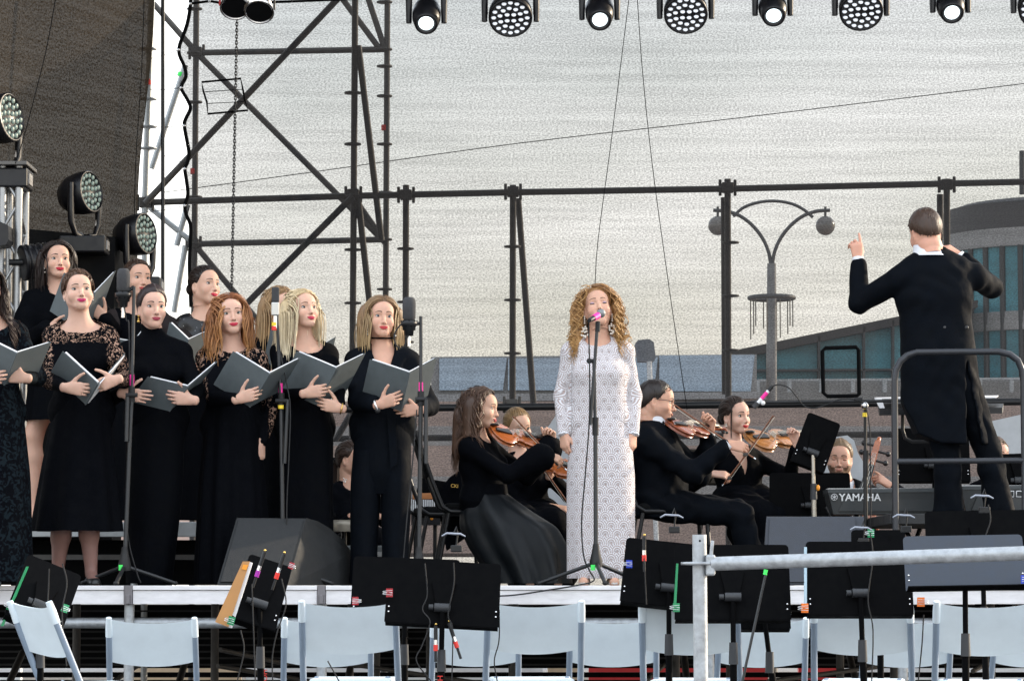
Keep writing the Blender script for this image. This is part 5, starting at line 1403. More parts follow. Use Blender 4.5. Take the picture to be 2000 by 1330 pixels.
# ================================================================ strings, cellist, conductor
OR = 'players of the orchestra'
def seat_legs(f, knees, ankles, toes):
    f.bcut = float(f.P[2]) - .05
    f.legs = [(f.P + f.sP * q * .09 * f.k, k_, a_, t_) for q, k_, a_, t_ in zip((-1, 1), knees, ankles, toes)]
# -- violinist left of the soprano, seen from her right side, facing right
f = Fig(948, 18.95, DECK, 'f', 72, 1.68)
f.head(f.l(941, 797, 0), 74, -4, 4, kind='f'); f.P = f.l(950, 985, .02); f.N = f.l(930, 868, .02) + nv((0, 0, 0)); f.side(68, 60)
f.yaw = 62; f.posed(); f.sh['R'] = f.l(916, 876, -.12); f.sh['L'] = f.l(952, 872, .15)
f.ua *= 1.0
f.arm('R', f.l(1066, 888, -.20), (0, -.4, -1), 'bow', (1, .1, -.35), (.3, -.6, .8)); f.arm('L', f.l(1078, 868, .12), (.2, .2, -1), 'neck', (-.1, -.2, 1), (.6, .8, 0))
r = person('violinist with long wavy brown hair in black, seated left of the soprano', f, OR)
f.body(r, dict(skin=SK * (1.02, .96, .88), lip=(.42, .05, .06), brow=(.05, .03, .02)))
V, Q = upper(f, dict(R=.94, L=.94), infl=.012, neck='crew', wr=.003, flare=dict(R=.050, L=.05))
np_mesh('blouse', V, Q, M_black, r)
V, Q = loft([hring(f, 950, 917, 988, .11), hring(f, 964, 915, 990, .13), hring(f, 1000, 898, 1040, .20), hring(f, 1030, 897, 1088, .24), hring(f, 1070, 915, 1108, .27), hring(f, 1110, 944, 1112, .28), hring(f, 1139, 962, 1112, .29)], folds=(9, .055), seed=20, m=40, power=.9)
np_mesh('skirt', V, Q, M_satin, r)
V, Q = loft([hring(f, 946, 916, 990, .122), hring(f, 966, 913, 993, .142)], folds=(3, 0), m=6); np_mesh('waistband', V, Q, M_black, r)
f.add_hair(r, 'curly', (.060, .030, .018), seed=51, L=.37, wave=.010, freq=3.2, tip=(.125, .064, .037), part=0, back=1.0, side=.5, vol=.030, n=900, K=22, w=.0034)
b = MB(); b.sphere(f.hl((0, .04, .125)), (.022, .018, .012)); b.build('hair_clip', M_shoe, r, local=True)
F_V1 = f
# -- second player behind her
f = Fig(1010, 20.3, DECK, 'f', 20, 1.68)
f.head(f.l(1012, 834, 0), 25, -12, -6, kind='f'); f.P = f.l(1030, 1010, .02); f.N = f.l(1014, 905, .03); f.side(20, 20); f.posed()
f.arm('R', f.l(1082, 990, -.22), (-.6, .2, -1), 'bow', (1, 0, -.2), (0, -.5, 1)); f.arm('L', f.l(1072, 925, -.26), (.8, 0, -.8), 'neck', (0, -.1, 1), (.5, .6, 0))
seat_legs(f, [f.l(1030, 1025, -.42), f.l(1080, 1025, -.40)], [f.l(1030, 1118, -.40), f.l(1085, 1118, -.38)], [f.l(1035, 1138, -.52), f.l(1090, 1138, -.50)])
r = person('fair haired violinist in black half hidden behind the wavy haired violinist', f, OR)
f.body(r, dict(skin=SK * (1.02, .95, .88), brow=(.14, .08, .05)))
V, Q = upper(f, dict(R=.9, L=.9), infl=.012, neck='crew', wr=.003); np_mesh('blouse', V, Q, M_black, r)
S_ = Shape(); f.legf(S_, .05, False, .06); S_.ell(f.P, (.2, .17, .12), k=.05); wrinkle(S_, .004, 18); V, Q = S_.mesh(.012); np_mesh('skirt', V, Q, M_black, r)
V, Q, c = hair('back', f.headM(), f.hs, (.28, .17, .075), seed=53, prox=f.prox(), br=.03, bun=(0, .11, -.02)); np_mesh('hair', V, Q, M_hair, r, c)
F_V1b = f
# -- man with glasses right of the soprano
f = Fig(1290, 19.0, DECK, 'm', 70, 1.80)
f.head(f.l(1284, 784, 0), 84, -7, 3, kind='m'); f.P = f.l(1296, 985, .02); f.N = f.l(1274, 843, .03); f.side(74, 66); f.yaw = 66; f.posed()
f.sh['R'] = f.l(1268, 866, -.16); f.sh['L'] = f.l(1296, 858, .18)
f.arm('R', f.l(1422, 868, -.26), (0, -.2, -1), 'bow', (1, .05, -.18), (.2, -.75, .6)); f.arm('L', f.l(1386, 846, .20), (.1, .3, -1), 'neck', (.1, -.2, 1), (.75, .6, 0))
seat_legs(f, [f.l(1448, 1006, -.14), f.l(1440, 1000, .16)], [f.l(1478, 1112, -.14), f.l(1470, 1112, .16)], [f.l(1510, 1136, -.14), f.l(1505, 1136, .16)])
r = person('violinist in glasses and dark suit, seated right of the soprano', f, OR)
f.body(r, dict(skin=SK * (.98, .86, .78), brow=(.02, .012, .01), beard=SK * (.86, .76, .70), lip=SK * (.85, .6, .58)))
S_ = Shape(); f.torso(S_, .020, neck=False)
for q in 'LR': f.armf(S_, q, .020, .95)
S_.ecap(f.P + nv((0, 0, .12)), f.P + nv((-.02, 0, -.02)), (.150, .135), (.155, .165), f.sP, k=.06); wrinkle(S_, .006, 20); cut_below(S_, float(f.P[2]) - .085); neckline(f, 'crew', S_)
V, Q = S_.mesh(.0105); np_mesh('jacket', V, Q, M_suit, r)
S_ = Shape(); S_.ell(f.P + nv((.05, 0, .0)), (.16, .16, .085), k=.06); f.legf(S_, .020, False, .035); wrinkle(S_, .006, 19); cut_below(S_, .05); V, Q = S_.mesh(.010); np_mesh('trousers', V, Q, M_suit, r)
def collar(f, r, rad=.066, up=.055, m=None):
    P_ = []; ax = unit(f.hc - f.N)
    V, Q = loft([(f.N + ax * (up + .01), f.sN, f.fN, rad * .97, rad * 1.02), (f.N + ax * (up - .022), f.sN, f.fN, rad * 1.08, rad * 1.12), (f.N + ax * (up - .055), f.sN, f.fN, rad * 1.2, rad * 1.25)], folds=(2, 0), m=10, n=40)
    np_mesh('shirt_collar', V, Q, m or M_shirt, r)
collar(f, r, .080, .082)
def cuffs(f, r, qs='LR', k=1.0):
    for q in qs:
        p = f.arms[q]; ax = unit(p[2] - p[1]); u_, v_ = frame(ax)
        V, Q = loft([(p[2] - ax * .045, nv(u_), nv(v_), .040 * k, .036 * k), (p[2] + ax * .006, nv(u_), nv(v_), .039 * k, .034 * k)], folds=(2, 0), m=5, n=30); np_mesh('shirt_cuff', V, Q, M_shirt, r)
cuffs(f, r)
f.add_hair(r, 'short', (.018, .011, .009), seed=57, L=.035, flow=(0, -.5, -.4), th=.012, n=480, mess=.2, up=.2)
glasses(f, r, M_shoe)
S_ = Shape(); q = f.N + f.fN * .085 + f.up * .035; S_.ell(q + f.sN * .03, (.012, .03, .022), k=.01); S_.ell(q - f.sN * .03, (.012, .03, .022), k=.01); V, Q = S_.mesh(.006); np_mesh('bow_tie', V, Q, M_black, r)
F_V2 = f
# -- woman with the viola
f = Fig(1440, 20.1, DECK, 'f', 34, 1.68)
f.head(f.l(1437, 812, 0), 40, -2, -4, kind='f'); f.P = f.l(1452, 985, .02); f.N = f.l(1430, 884, .03); f.side(34, 30); f.posed()
f.arm('R', f.l(1392, 925, -.30), (-.8, .1, -.7), 'bow', (1, -.05, -.12), (.05, -.6, .8)); f.arm('L', f.l(1556, 868, -.22), (.5, 0, -1), 'neck', (-.1, 0, 1), (.8, .5, 0))
seat_legs(f, [f.l(1480, 1012, -.42), f.l(1520, 1008, -.30)], [f.l(1482, 1115, -.40), f.l(1530, 1115, -.28)], [f.l(1490, 1138, -.52), f.l(1545, 1138, -.38)])
r = person('woman with red lips playing viola in black dress beside music stand', f, OR)
f.body(r, dict(skin=SK * (1.06, 1.0, .97), lip=(.45, .01, .02), brow=(.04, .022, .015), iris=(.05, .04, .03)))
f.vdepth = .17
V, Q = upper(f, dict(R=.9, L=.93), infl=.012, neck='v', wr=.003); np_mesh('dress_top', V, Q, M_blackf, r)
S_ = Shape(); f.legf(S_, .055, False, .10); S_.ell(f.P, (.19, .17, .13), k=.06); S_.cap(f.l(1490, 1030, -.3), f.l(1505, 1110, -.34), .16, .22, k=.08); wrinkle(S_, .007, 15); cut_below(S_, .02); V, Q = S_.mesh(.012); np_mesh('skirt', V, Q, M_black, r)
V, Q, c = hair('back', f.headM(), f.hs, (.030, .017, .012), seed=59, prox=f.prox(), br=.034, bun=(0, .112, -.02), locks=True, n=280); np_mesh('hair', V, Q, M_hair, r, c)
earring(f, r, M_pearl, .012, .006, (-1,), 2)
b = MB(); q = f.l(1402, 882, -.13)
for i in range(9): b.sphere(q + nv((rng.uniform(-.012, .012), -.002, rng.uniform(-.016, .016))), .0045, 0, 8, 6)
b.build('brooch', M_silver, r, local=True)
F_V3 = f
# -- cellist
f = Fig(1655, 21.0, 1.40, 'm', -4, 1.78)
f.head(f.l(1640, 896, 0), -8, -4, 2, kind='c'); f.P = f.l(1652, 1065, .03); f.N = f.l(1648, 961, .04); f.side(0, 4); f.posed()
f.arm('L', f.l(1738, 948, -.20), (.9, .2, -.6), 'neck', (-.8, -.2, .5), (.3, -.6, .6)); f.arm('R', f.l(1600, 1010, -.3), (-.9, 0, -.5), 'bow', (.5, -.3, -.6), (-.5, -.8, .2))
seat_legs(f, [f.l(1590, 1085, -.42), f.l(1715, 1085, -.42)], [f.l(1600, 1180, -.40), f.l(1705, 1180, -.40)], [f.l(1598, 1200, -.52), f.l(1707, 1200, -.52)])
r = person('bearded cellist with fair hair and closed eyes behind the keyboard', f, OR)
f.body(r, dict(skin=SK * (1.0, .89, .82), brow=(.12, .07, .04), beard=(.16, .095, .06), lip=SK * (.85, .62, .6)))
f.vdepth = .2
V, Q = upper(f, dict(L=.93, R=.95), infl=.020, neck='v', wr=.004, sl_infl=.020); np_mesh('jacket', V, Q, M_suit, r)
S_ = Shape(); f.torso(S_, .008, neck=False); cut_below(S_, float(f.P[2]) + .1); neckline(f, 'crew', S_); V, Q = S_.mesh(.011); np_mesh('shirt', V, Q, M_shirt, r)
S_ = Shape(); S_.ell(f.P, (.19, .17, .12), k=.06); f.legf(S_, .02, True, .03); V, Q = S_.mesh(.012); np_mesh('trousers', V, Q, M_suit, r)
collar(f, r, .078)
f.add_hair(r, 'short', (.20, .125, .065), seed=61, L=.05, flow=(.3, .2, .5), th=.010, up=.4, n=420, lift=.008)
F_VC = f
# -- player at the right edge behind the conductor's leg
f = Fig(1945, 21.2, 1.42, 'f', -15, 1.68)
f.head(f.l(1944, 888, 0), 38, -6, 0, kind='f'); f.P = f.l(1958, 1060, .02); f.N = f.l(1946, 950, .03); f.side(15, 15); f.yaw = 15; f.posed()
f.arm('R', f.l(1925, 985, -.25), (-.8, .1, -.7), 'bow', (1, 0, -.1), (0, -.6, .8)); f.arm('L', f.l(2030, 965, -.2), (.8, 0, -.8), 'neck', (0, 0, 1), (.8, .5, 0))
seat_legs(f, [f.l(1930, 1080, -.4), f.l(1985, 1080, -.4)], [f.l(1930, 1170, -.38), f.l(1985, 1170, -.38)], [f.l(1930, 1192, -.5), f.l(1985, 1192, -.5)])
r = person('brown haired player at the right edge, glimpsed between conductor and black stand', f, OR)
f.body(r, dict(skin=SK * (1.0, .92, .86), brow=(.06, .035, .02)))
V, Q = upper(f, dict(R=.9, L=.9), infl=.014, neck='crew', wr=.003); np_mesh('blouse', V, Q, M_black, r)
S_ = Shape(); f.legf(S_, .03, False, .03); S_.ell(f.P, (.19, .17, .12), k=.05); V, Q = S_.mesh(.013); np_mesh('trousers', V, Q, M_black, r)
f.add_hair(r, 'short', (.10, .055, .03), seed=63, L=.05, th=.012)
F_VR = f
# -- player at the rear left, between the blonde and the blazer
f = Fig(676, 21.2, 1.62, 'f', 30, 1.68)
f.head(f.l(688, 896, 0), 62, 0, 0, kind='f'); f.P = f.l(675, 1025, .02); f.N = f.l(684, 958, .03); f.P[0] = f.N[0] - .02; f.P[2] = f.N[2] - .46; f.side(30, 30); f.posed()
f.arm('R', f.l(690, 1010, -.22), (-.8, .1, -.9), 'relaxed', (1, 0, -.3), (0, -.6, .8)); f.arm('L', f.l(735, 1010, -.2), (.8, 0, -.8), 'relaxed', (-1, 0, -.2), (0, -.6, .8))
seat_legs(f, [f.l(690, 1060, -.4), f.l(730, 1060, -.4)], [f.l(690, 1130, -.38), f.l(730, 1130, -.38)], [f.l(690, 1140, -.5), f.l(730, 1140, -.5)])
r = person('dark haired player with ponytail and brooch seen behind the trousers of the singer in blazer', f, OR)
f.body(r, dict(skin=SK * (1.0, .9, .82), brow=(.03, .018, .012)))
V, Q = upper(f, dict(R=.95, L=.95), infl=.014, neck='crew', wr=.003); np_mesh('dress_top', V, Q, M_black, r)
S_ = Shape(); f.legf(S_, .05, False, .05); S_.ell(f.P, (.19, .17, .12), k=.05); cut_below(S_, .01); V, Q = S_.mesh(.013); np_mesh('skirt', V, Q, M_black, r)
V, Q, c = hair('back', f.headM(), f.hs, (.045, .024, .016), seed=67, prox=f.prox(), br=0, tail=.30, bun=(0, .112, -.01)); np_mesh('hair', V, Q, M_hair, r, c)
b = MB(); q = f.l(674, 938, -.12)
for i in range(8): b.sphere(q + nv((rng.uniform(-.012, .012), 0, rng.uniform(-.018, .018))), .0045, 0, 8, 6)
b.build('brooch', M_silver, r, local=True)
F_VL = f

# -- the conductor, his back to us
PODIUM = DECK + .40
f = Fig(1832, 18.45, PODIUM, 'm', 172, 1.80)
f.head(f.l(1806, 454, 0), 196, -10, 4, kind='m', scale=1.06); f.P = f.l(1832, 705, .0); f.N = f.l(1820, 508, -.03); f.side(172, 174); f.yaw = 172; f.posed()
f.sh['L'] = f.l(1758, 545, -.03); f.sh['R'] = f.l(1902, 540, .02)
f.ua = .30; f.fa = .27
f.levels = [(-.10, .175, .125), (.10, .178, .130), (.36, .178, .132), (.62, .196, .138), (.84, .196, .118)]
f.arm('L', f.l(1676, 506, .20), (-.5, .2, -1), 'point', (-.12, .1, 1), (.35, -.9, .0)); f.arm('R', f.l(1874, 500, .34), (1, -.1, -1), 'relaxed', (-.75, .1, .5), (.4, -.6, .6))
f.legs = [(f.P - f.sP * .095, f.l(1930, 880, .03), f.l(1952, 1000, .05), f.l(1962, 1012, .15)), (f.P + f.sP * .095, f.l(1850, 890, .0), f.l(1853, 1000, .02), f.l(1850, 1012, .14))]
r = person('conductor in black tailcoat seen from behind with left hand raised', f, None)
f.body(r, dict(skin=SK * (1.03, .84, .77), brow=(.06, .035, .02), hand=1.0))
S_ = Shape(); f.torso(S_, .018, neck=False)
for q in 'LR': f.armf(S_, q, .019, .93)
P_ = f.P; dn = f.l(1842, 868, -.02)
S_.ecap(P_ + nv((0, 0, .14)), dn, (.200, .145), (.268, .150), EX, k=.05)
def tails(X, Y, Z, F):
    x = X - P_[0]; z = Z - P_[2]
    zt = float(dn[2] - P_[2])
    F = np.maximum(F, zt - z + 0 * Y + 0 * X)                                             # level hem
    q = np.clip(-z, 0, .5)
    F = np.maximum(F, np.where(z < -.005, np.minimum(np.minimum(x - .143, .143 + .004 + .19 * q - x), .05), -1) + 0 * Y)      # back vent
    left = np.interp(q.ravel(), [0, .25, .43, .49], [-.25, -.215, -.135, .0]).reshape(q.shape)
    F = np.maximum(F, np.where(z < 0, left - x, -1) + 0 * Y)                              # cut away round the left front
    return F
S_.fn(tails); wrinkle(S_, .0032, 17, 5); neckline(f, 'crew', S_, .02)
V, Q = S_.mesh(.0105); np_mesh('tailcoat', V, Q, M_suit, r)
S_ = Shape(); S_.ell(P_ - nv((0, 0, .05)), (.175, .125, .14), k=.06); f.legf(S_, .022, False, .04); wrinkle(S_, .005, 18); cut_below(S_, .02); V, Q = S_.mesh(.010); np_mesh('trousers', V, Q, M_suit, r)
for (hip, kn, an, toe) in f.legs:
    S_ = Shape(); S_.cap(nv((an[0], an[1] - .04, .045)), nv((toe[0], toe[1], .035)), .045, .036, k=.01); cut_below(S_, .003); V, Q = S_.mesh(.008); np_mesh('shoe', V, Q, M_shoe, r)
collar(f, r, .088, .082); cuffs(f, r)
for x in (1845, 1888): MB().sphere(f.l(x, 640, -.165), (.012, .008, .012), 0, 10, 6).build('tail_button', M_shoe, r, local=True)
f.add_hair(r, 'short', (.060, .031, .019), seed=71, L=.040, flow=(0, .3, -.5), th=.013, n=620, up=.15, mess=.15, line=([0, .45, .8, 1.05, 1.30, 1.55, 1.75, 2.1, 2.6, math.pi], [.66, .64, .48, .12, -.26, -.20, -.34, -.62, -.80, -.84]))
F_C = f

# ================================================================ stage lights
M_lampb = mat('black_lamp_shell', (.006, .006, .008), rough=.4, var=.2, spec=.4)
M_lens = mat('pearly_lens', (.55, .57, .58), rough=.12, var=.25, scale=60, spec=.8, emit=(.85, .90, 1, .22))
M_lensg = mat('dim_lens', (.15, .19, .17), rough=.35, var=.5, scale=60, spec=.4, emit=(.75, 1, .85, .05))
M_beam = mat('lit_beam_lens', (.8, .85, .85), rough=.08, var=.1, spec=.8, emit=(.82, .95, 1, 1.0))
def lamp_head(kind, n, label, loc, up=1, group='moving head lamps', lens=None, sc_=1.0, side=None):
    """n: direction the lamp looks; up=+1 hangs from above, -1 stands on its base"""
    root = thing('moving_head_lamp', label, 'stage lamp', loc, group)
    n = Vector(n).normalized(); sx = Vector(side).normalized() if side else n.cross(Vector((0, 0, 1))).normalized(); sx = (sx - n * sx.dot(n)).normalized()
    uz = sx.cross(n).normalized()
    Mx = Matrix((sx, uz, n)).transposed().to_4x4()
    k = sc_
    if kind == 'wash':
        MB().lathe([(.03 * k, -.17 * k), (.085 * k, -.16 * k), (.125 * k, -.10 * k), (.138 * k, -.03 * k), (.140 * k, .045 * k), (.128 * k, .055 * k), (.126 * k, .042 * k), (.0, .040 * k)], 32, 0, Mx).build('head', M_lampb, root, local=True)
        lm = None
        for ring, cnt, ph in ((.107, 16, 0), (.068, 10, .2), (.030, 4, .78)):
            for i in range(cnt):
                a = 2 * math.pi * i / cnt + ph; p = Mx @ Vector((ring * k * math.cos(a), ring * k * math.sin(a), .044 * k))
                if lm is None: o = MB().sphere((0, 0, 0), (.0162 * k, .0162 * k, .008 * k), 0, 10, 6).build('lens', lens or M_lens, root, local=True); lm = o
                else: o = lm.copy(); C.objects.link(o); o.parent = root
                o.location = p; o.rotation_euler = Mx.to_euler()
        ar = .165 * k
    else:
        MB().lathe([(.03 * k, -.16 * k), (.075 * k, -.14 * k), (.092 * k, -.06 * k), (.090 * k, .03 * k), (.074 * k, .11 * k), (.062 * k, .120 * k), (.058 * k, .100 * k), (0, .098 * k)], 28, 0, Mx).build('head', M_lampb, root, local=True)
        MB().sphere((0, 0, 0), (.049 * k, .049 * k, .014 * k), 0, 20, 10).build('lens', M_beam, root, local=True).matrix_local = Mx @ Matrix.Translation((0, 0, .100 * k))
        ar = .112 * k
    u = Vector((0, 0, up))
    for q in (-1, 1):
        a = sx * (q * ar)
        MB().tube([a - u * .045 * k, a + u * .10 * k, a * .98 + u * .20 * k, a * .70 + u * .275 * k, a * .2 + u * .29 * k], [.030 * k, .036 * k, .034 * k, .030 * k, .03 * k], 10, sy=.62).build('yoke_arm', M_lampb, root, local=True)
        MB().tube([a * .90 + u * .0, a * .90 + u * .12 * k, a * .78 + u * .20 * k], .006 * k, 6).build('yoke_trim', M_chrome if False else mat('pale_lamp_trim', (.42, .38, .34), rough=.4), root, local=True)
    MB().box(u * .345 * k, (.30 * k, .24 * k, .11 * k)).build('base', M_lampb, root, bevel=.012, local=True)
    MB().box(u * .345 * k + Vector((.152 * k, 0, 0)), (.008, .12 * k, .06 * k)).build('display', mat('lamp_display', (.35, .34, .33), rough=.3), root, local=True)
    return root
LY_ = 20.0
TRZ = W(0, 15, LY_).z + .40
words = ['first', 'second', 'third', 'fourth']
for i, (px, py) in enumerate(((833, 32), (1171, 25), (1509, 17), (1856, 11))):
    lamp_head('beam', (0, -.80, -.62), 'narrow beam lamp with single lit lens, %s of four from the left overhead' % words[i], W(px, py, LY_), group='lamps hung overhead')
for i, (px, py) in enumerate(((997, 29), (1339, 23), (1681, 17), (2030, 12))):
    lamp_head('wash', (0, -.78, -.62), 'round wash lamp with many pearly lenses, %s of four from the left overhead' % words[i], W(px, py, LY_), group='lamps hung overhead')
tr = thing('lighting_truss', 'aluminium box truss carrying the overhead lamps, above the picture', 'truss', (0, LY_, TRZ))
for dy in (-.15, .15):
    for dz in (.08, .38): MB().cyl((-5.4, LY_ + dy, TRZ + dz), (6.2, LY_ + dy, TRZ + dz), .025, n=12).build('chord', M_alu, tr)
    for i in range(38):
        x = -5.3 + i * .3; MB().cyl((x, LY_ + dy, TRZ + (.08 if i % 2 else .38)), (x + .3, LY_ + dy, TRZ + (.38 if i % 2 else .08)), .010, n=6).build('lacing', M_alu, tr)
for x in (-5.4, 6.2): MB().cyl((x, LY_, 0), (x, LY_, TRZ + .4), .06, n=14).build('truss_post', M_alu, tr)
M_redc = mat('red_lamp_cover', (.50, .015, .02), rough=.4)
for i, (px, py, dx) in enumerate(((462, 6, -.15), (503, 14, .25))):
    rt = thing('par_can', ('left' if i == 0 else 'right') + ' one of two silver par cans above the hoist chain', 'stage lamp', W(px, py, 20.6), 'par cans above the hoist chain')
    Mx = Matrix((Vector((1, 0, 0)), Vector((0, .75, -.66)), Vector((dx, -.62, -.72)).normalized())).transposed().to_4x4()
    MB().lathe([(.05, -.22), (.085, -.18), (.095, -.05), (.098, .06), (.090, .06), (.085, -.04), (0, -.05)], 24, 0, Mx).build('can', M_chrome, rt, local=True)
    MB().lathe([(.084, .055), (.0, .02)], 24, 0, Mx).build('dark_mouth', M_blkm, rt, local=True)
    MB().tube([Vector((-.11, 0, -.02)), Vector((-.11, 0, .2)), Vector((.11, 0, .2)), Vector((.11, 0, -.02))], .008, 6).build('bracket', M_redc if i == 0 else M_blk, rt, local=True)
    MB().cyl((0, 0, .2), (0, 0, .62), .012, n=8).build('hanger', M_blk, rt, local=True)
# floor lamps at the left
tw = thing('truss_tower', 'short aluminium truss tower with a lamp on top at the left edge', 'truss', (W(20, 900, 19.6).x, 19.6, RISER))
tx = [W(2, 600, 19.6).x, W(34, 600, 19.6).x]
zt = W(0, 325, 19.6).z
for x in tx:
    for y in (19.6, 19.88): MB().cyl((x, y, RISER), (x, y, zt), .024, n=14).build('chord', M_alu, tw)
for i in range(12):
    z = RISER + .05 + i * (zt - RISER - .1) / 12; z2 = z + (zt - RISER - .1) / 12
    MB().cyl((tx[i % 2], 19.6, z), (tx[1 - i % 2], 19.6, z2), .010, n=8).build('lacing', M_alu, tw)
    MB().cyl((tx[1], 19.6 if i % 2 else 19.88, z), (tx[1], 19.88 if i % 2 else 19.6, z2), .010, n=8).build('lacing', M_alu, tw)
MB().box(((tx[0] + tx[1]) / 2, 19.74, zt + .012), (.22, .42, .024)).build('top_plate', mat('tower_plate', (.10, .095, .09), rough=.4, metal=.4), tw, bevel=.004)
lamp_head('wash', (.93, -.36, .12), 'wash lamp on top of the truss tower at the left edge', W(8, 232, 19.7), -1, 'wash lamps standing at the left', M_lensg, 1.12, side=(.45, .85, 0))
spk = thing('speaker_stack', 'big black loudspeaker stack behind the choir at the left', 'loudspeaker', (W(130, 1000, 20.55).x, 20.7, DECK))
q = [W(30, 445, 20.3), W(224, 463, 20.7), W(224, 463, 20.7) + Vector((0, .5, 0)), W(30, 445, 20.3) + Vector((-.05, .6, 0))]
def prism_down(q, zb): n_ = len(q); return [tuple(p) for p in q] + [(p.x, p.y, zb) for p in q], [tuple(range(n_)), tuple(range(n_, 2 * n_))[::-1]] + [(i, n_ + i, n_ + (i + 1) % n_, (i + 1) % n_) for i in range(n_)]
MB().add(*prism_down(q, DECK)).build('cabinet', M_blkm, spk)
for i in range(16):
    a = W(44, 640 + i * 7.5, 20.28); b_ = W(92, 642 + i * 7.5, 20.38); MB().cyl(a, b_, .006, n=6).build('louvre', mat('louvre_grey', (.03, .03, .032)), spk)
lamp_head('wash', (.90, -.42, .12), 'wash lamp standing on the black loudspeaker stack', W(166, 377, 20.5), -1, 'wash lamps standing at the left', M_lensg, 1.0, side=(.55, .80, 0))
lamp_head('wash', (.90, -.42, .10), 'wash lamp just above the swept back singer, beside the mast', W(273, 458, 20.9), -1, 'wash lamps standing at the left', M_lensg, 1.0, side=(.55, .80, 0))
ls = thing('lamp_stand', 'black pedestal under the wash lamp beside the mast', 'stand', (W(273, 900, 20.9).x, 20.9, DECK)); zz = W(273, 458, 20.9).z - .40
MB().cyl((ls.location.x, 20.9, DECK), (ls.location.x, 20.9, zz), .035, n=12).build('pedestal_pole', M_blk, ls); MB().box((ls.location.x, 20.9, DECK + .012), (.4, .4, .02)).build('pedestal_foot', M_blk, ls)
pf = thing('fan_spotlight', 'round black ribbed spotlight clamped to the tower behind the choir', 'stage lamp', W(62, 512, 19.55))
MB().lathe([(.05, -.14), (.085, -.12), (.105, -.04), (.108, .04), (.112, .045), (.112, .06), (.10, .065), (0, .05)], 28, 0, Matrix.Rotation(R(-100), 4, 'Y') @ Matrix.Rotation(R(25), 4, 'X')).build('lamp_body', M_lampb, pf, local=True)
for i in range(4): MB().lathe([(.106, -.10 + i * .04), (.114, -.098 + i * .04), (.114, -.09 + i * .04), (.106, -.088 + i * .04)], 28, 0, Matrix.Rotation(R(-100), 4, 'Y') @ Matrix.Rotation(R(25), 4, 'X')).build('cooling_fin', M_lampb, pf, local=True)
MB().cyl((0, 0, 0), (-.14, .02, 0), .02, n=10).build('clamp_arm', M_blk, pf, local=True)

# ================================================================ microphones and stands
M_foam = mat('grey_foam', (.045, .045, .048), rough=.95, var=.2, scale=60, bump=.5, bscale=220)
M_stand = mat('dark_stand_tube', (.035, .037, .040), rough=.38, metal=.5, var=.15)
def tripod(root, base, h=.10, spread=.30, rot=.5, zf=DECK, m=None):
    b = Vector(base); MB().lathe([(.034, 0), (.036, .03), (.022, .09), (.016, .13)], 16, 0, Matrix.Translation((b.x, b.y, zf + h - .02))).build('hub', M_rubber, root)
    for i in range(3):
        a = rot + i * 2.094; e = Vector((b.x + spread * math.cos(a), b.y + spread * math.sin(a), zf + .012))
        MB().cyl((b.x + .02 * math.cos(a), b.y + .02 * math.sin(a), zf + h), e, .011, n=10).build('leg', m or M_stand, root); MB().sphere(e, (.016, .016, .012), 0, 10, 6).build('foot', M_rubber, root)
def micstand(label, px, base_py, Y, top, mid, extra=None):
    b = W(px, base_py, Y); root = thing('microphone_stand', label, 'microphone stand', (b.x, Y, DECK), 'choir microphone stands')
    tripod(root, b)
    c = W(*mid, Y); t = W(*top, Y)
    MB().cyl((b.x, Y, DECK + .08), c, .0125, n=12).build('lower_tube', M_stand, root)
    MB().cyl(W(mid[0], mid[1] + 20, Y - .005), t, .0095, n=12).build('upper_tube', M_stand, root)
    MB().cyl(c - Vector((0, 0, .035)), c + Vector((0, 0, .045)), .019, n=14).build('clutch', M_rubber, root)
    MB().cyl(c + Vector((-.03, -.02, 0)), c + Vector((.035, -.02, 0)), .012, n=12).build('boom_knob', M_rubber, root)
    p = t.lerp(c, .86); MB().cyl(p - Vector((0, 0, .03)), p + Vector((0, 0, .03)), .0125, n=12).build('pink_tape_band', M_pink, root)
    return root, b, c, t
def big_mic(label, px, py, Y, to, foam=True):
    p = W(px, py, Y); root = thing('microphone', label, 'microphone', p, 'large choir microphones')
    if foam:
        MB().lathe([(.0, .068), (.022, .066), (.033, .055), (.037, .03), (.036, -.05), (.028, -.06)], 20, 0, Matrix.Translation(p)).build('foam_windshield', M_foam, root)
        MB().lathe([(.034, -.062), (.046, -.070), (.046, -.090), (.036, -.095), (.036, -.115), (.026, -.12), (.024, -.145), (.012, -.15)], 20, 0, Matrix.Translation(p)).build('shock_mount', M_blk, root)
        for i in range(8):
            a = i * .785; MB().cyl(p + Vector((.045 * math.cos(a), .045 * math.sin(a), -.062)), p + Vector((.036 * math.cos(a + .4), .036 * math.sin(a + .4), -.10)), .003, n=5).build('elastic', M_blkm, root)
        MB().cyl(p + Vector((0, 0, -.15)), p + Vector((0, 0, -.205)), .010, n=10).build('plug', M_chrome, root)
        MB().cyl(p + Vector((0, 0, -.08)), to, .010, n=8).build('mount_arm', M_blk, root)
    else:
        MB().box(p, (.042, .03, .085)).build('grille', M_foam, root, bevel=.008)
        MB().box(p - Vector((0, 0, .08)), (.044, .034, .075)).build('body', mat('nickel_body', (.50, .49, .47), rough=.35, metal=.7), root, bevel=.006)
        MB().cyl(p - Vector((0, 0, .12)), p - Vector((0, 0, .19)), .014, n=12).build('swivel', M_chrome, root)
        MB().cyl(p - Vector((0.004, 0.0, .155)), p - Vector((.004, 0, .175)), .0165, n=12).build('yellow_band', M_yellow, root); MB().cyl(p - Vector((0.004, 0.0, .178)), p - Vector((.004, 0, .20)), .0165, n=12).build('red_band', M_red, root)
    return root
r_, b, c, t = micstand('tall microphone stand before the woman in the turtleneck', 243, 1118, 17.40, (262, 560), (257, 772))
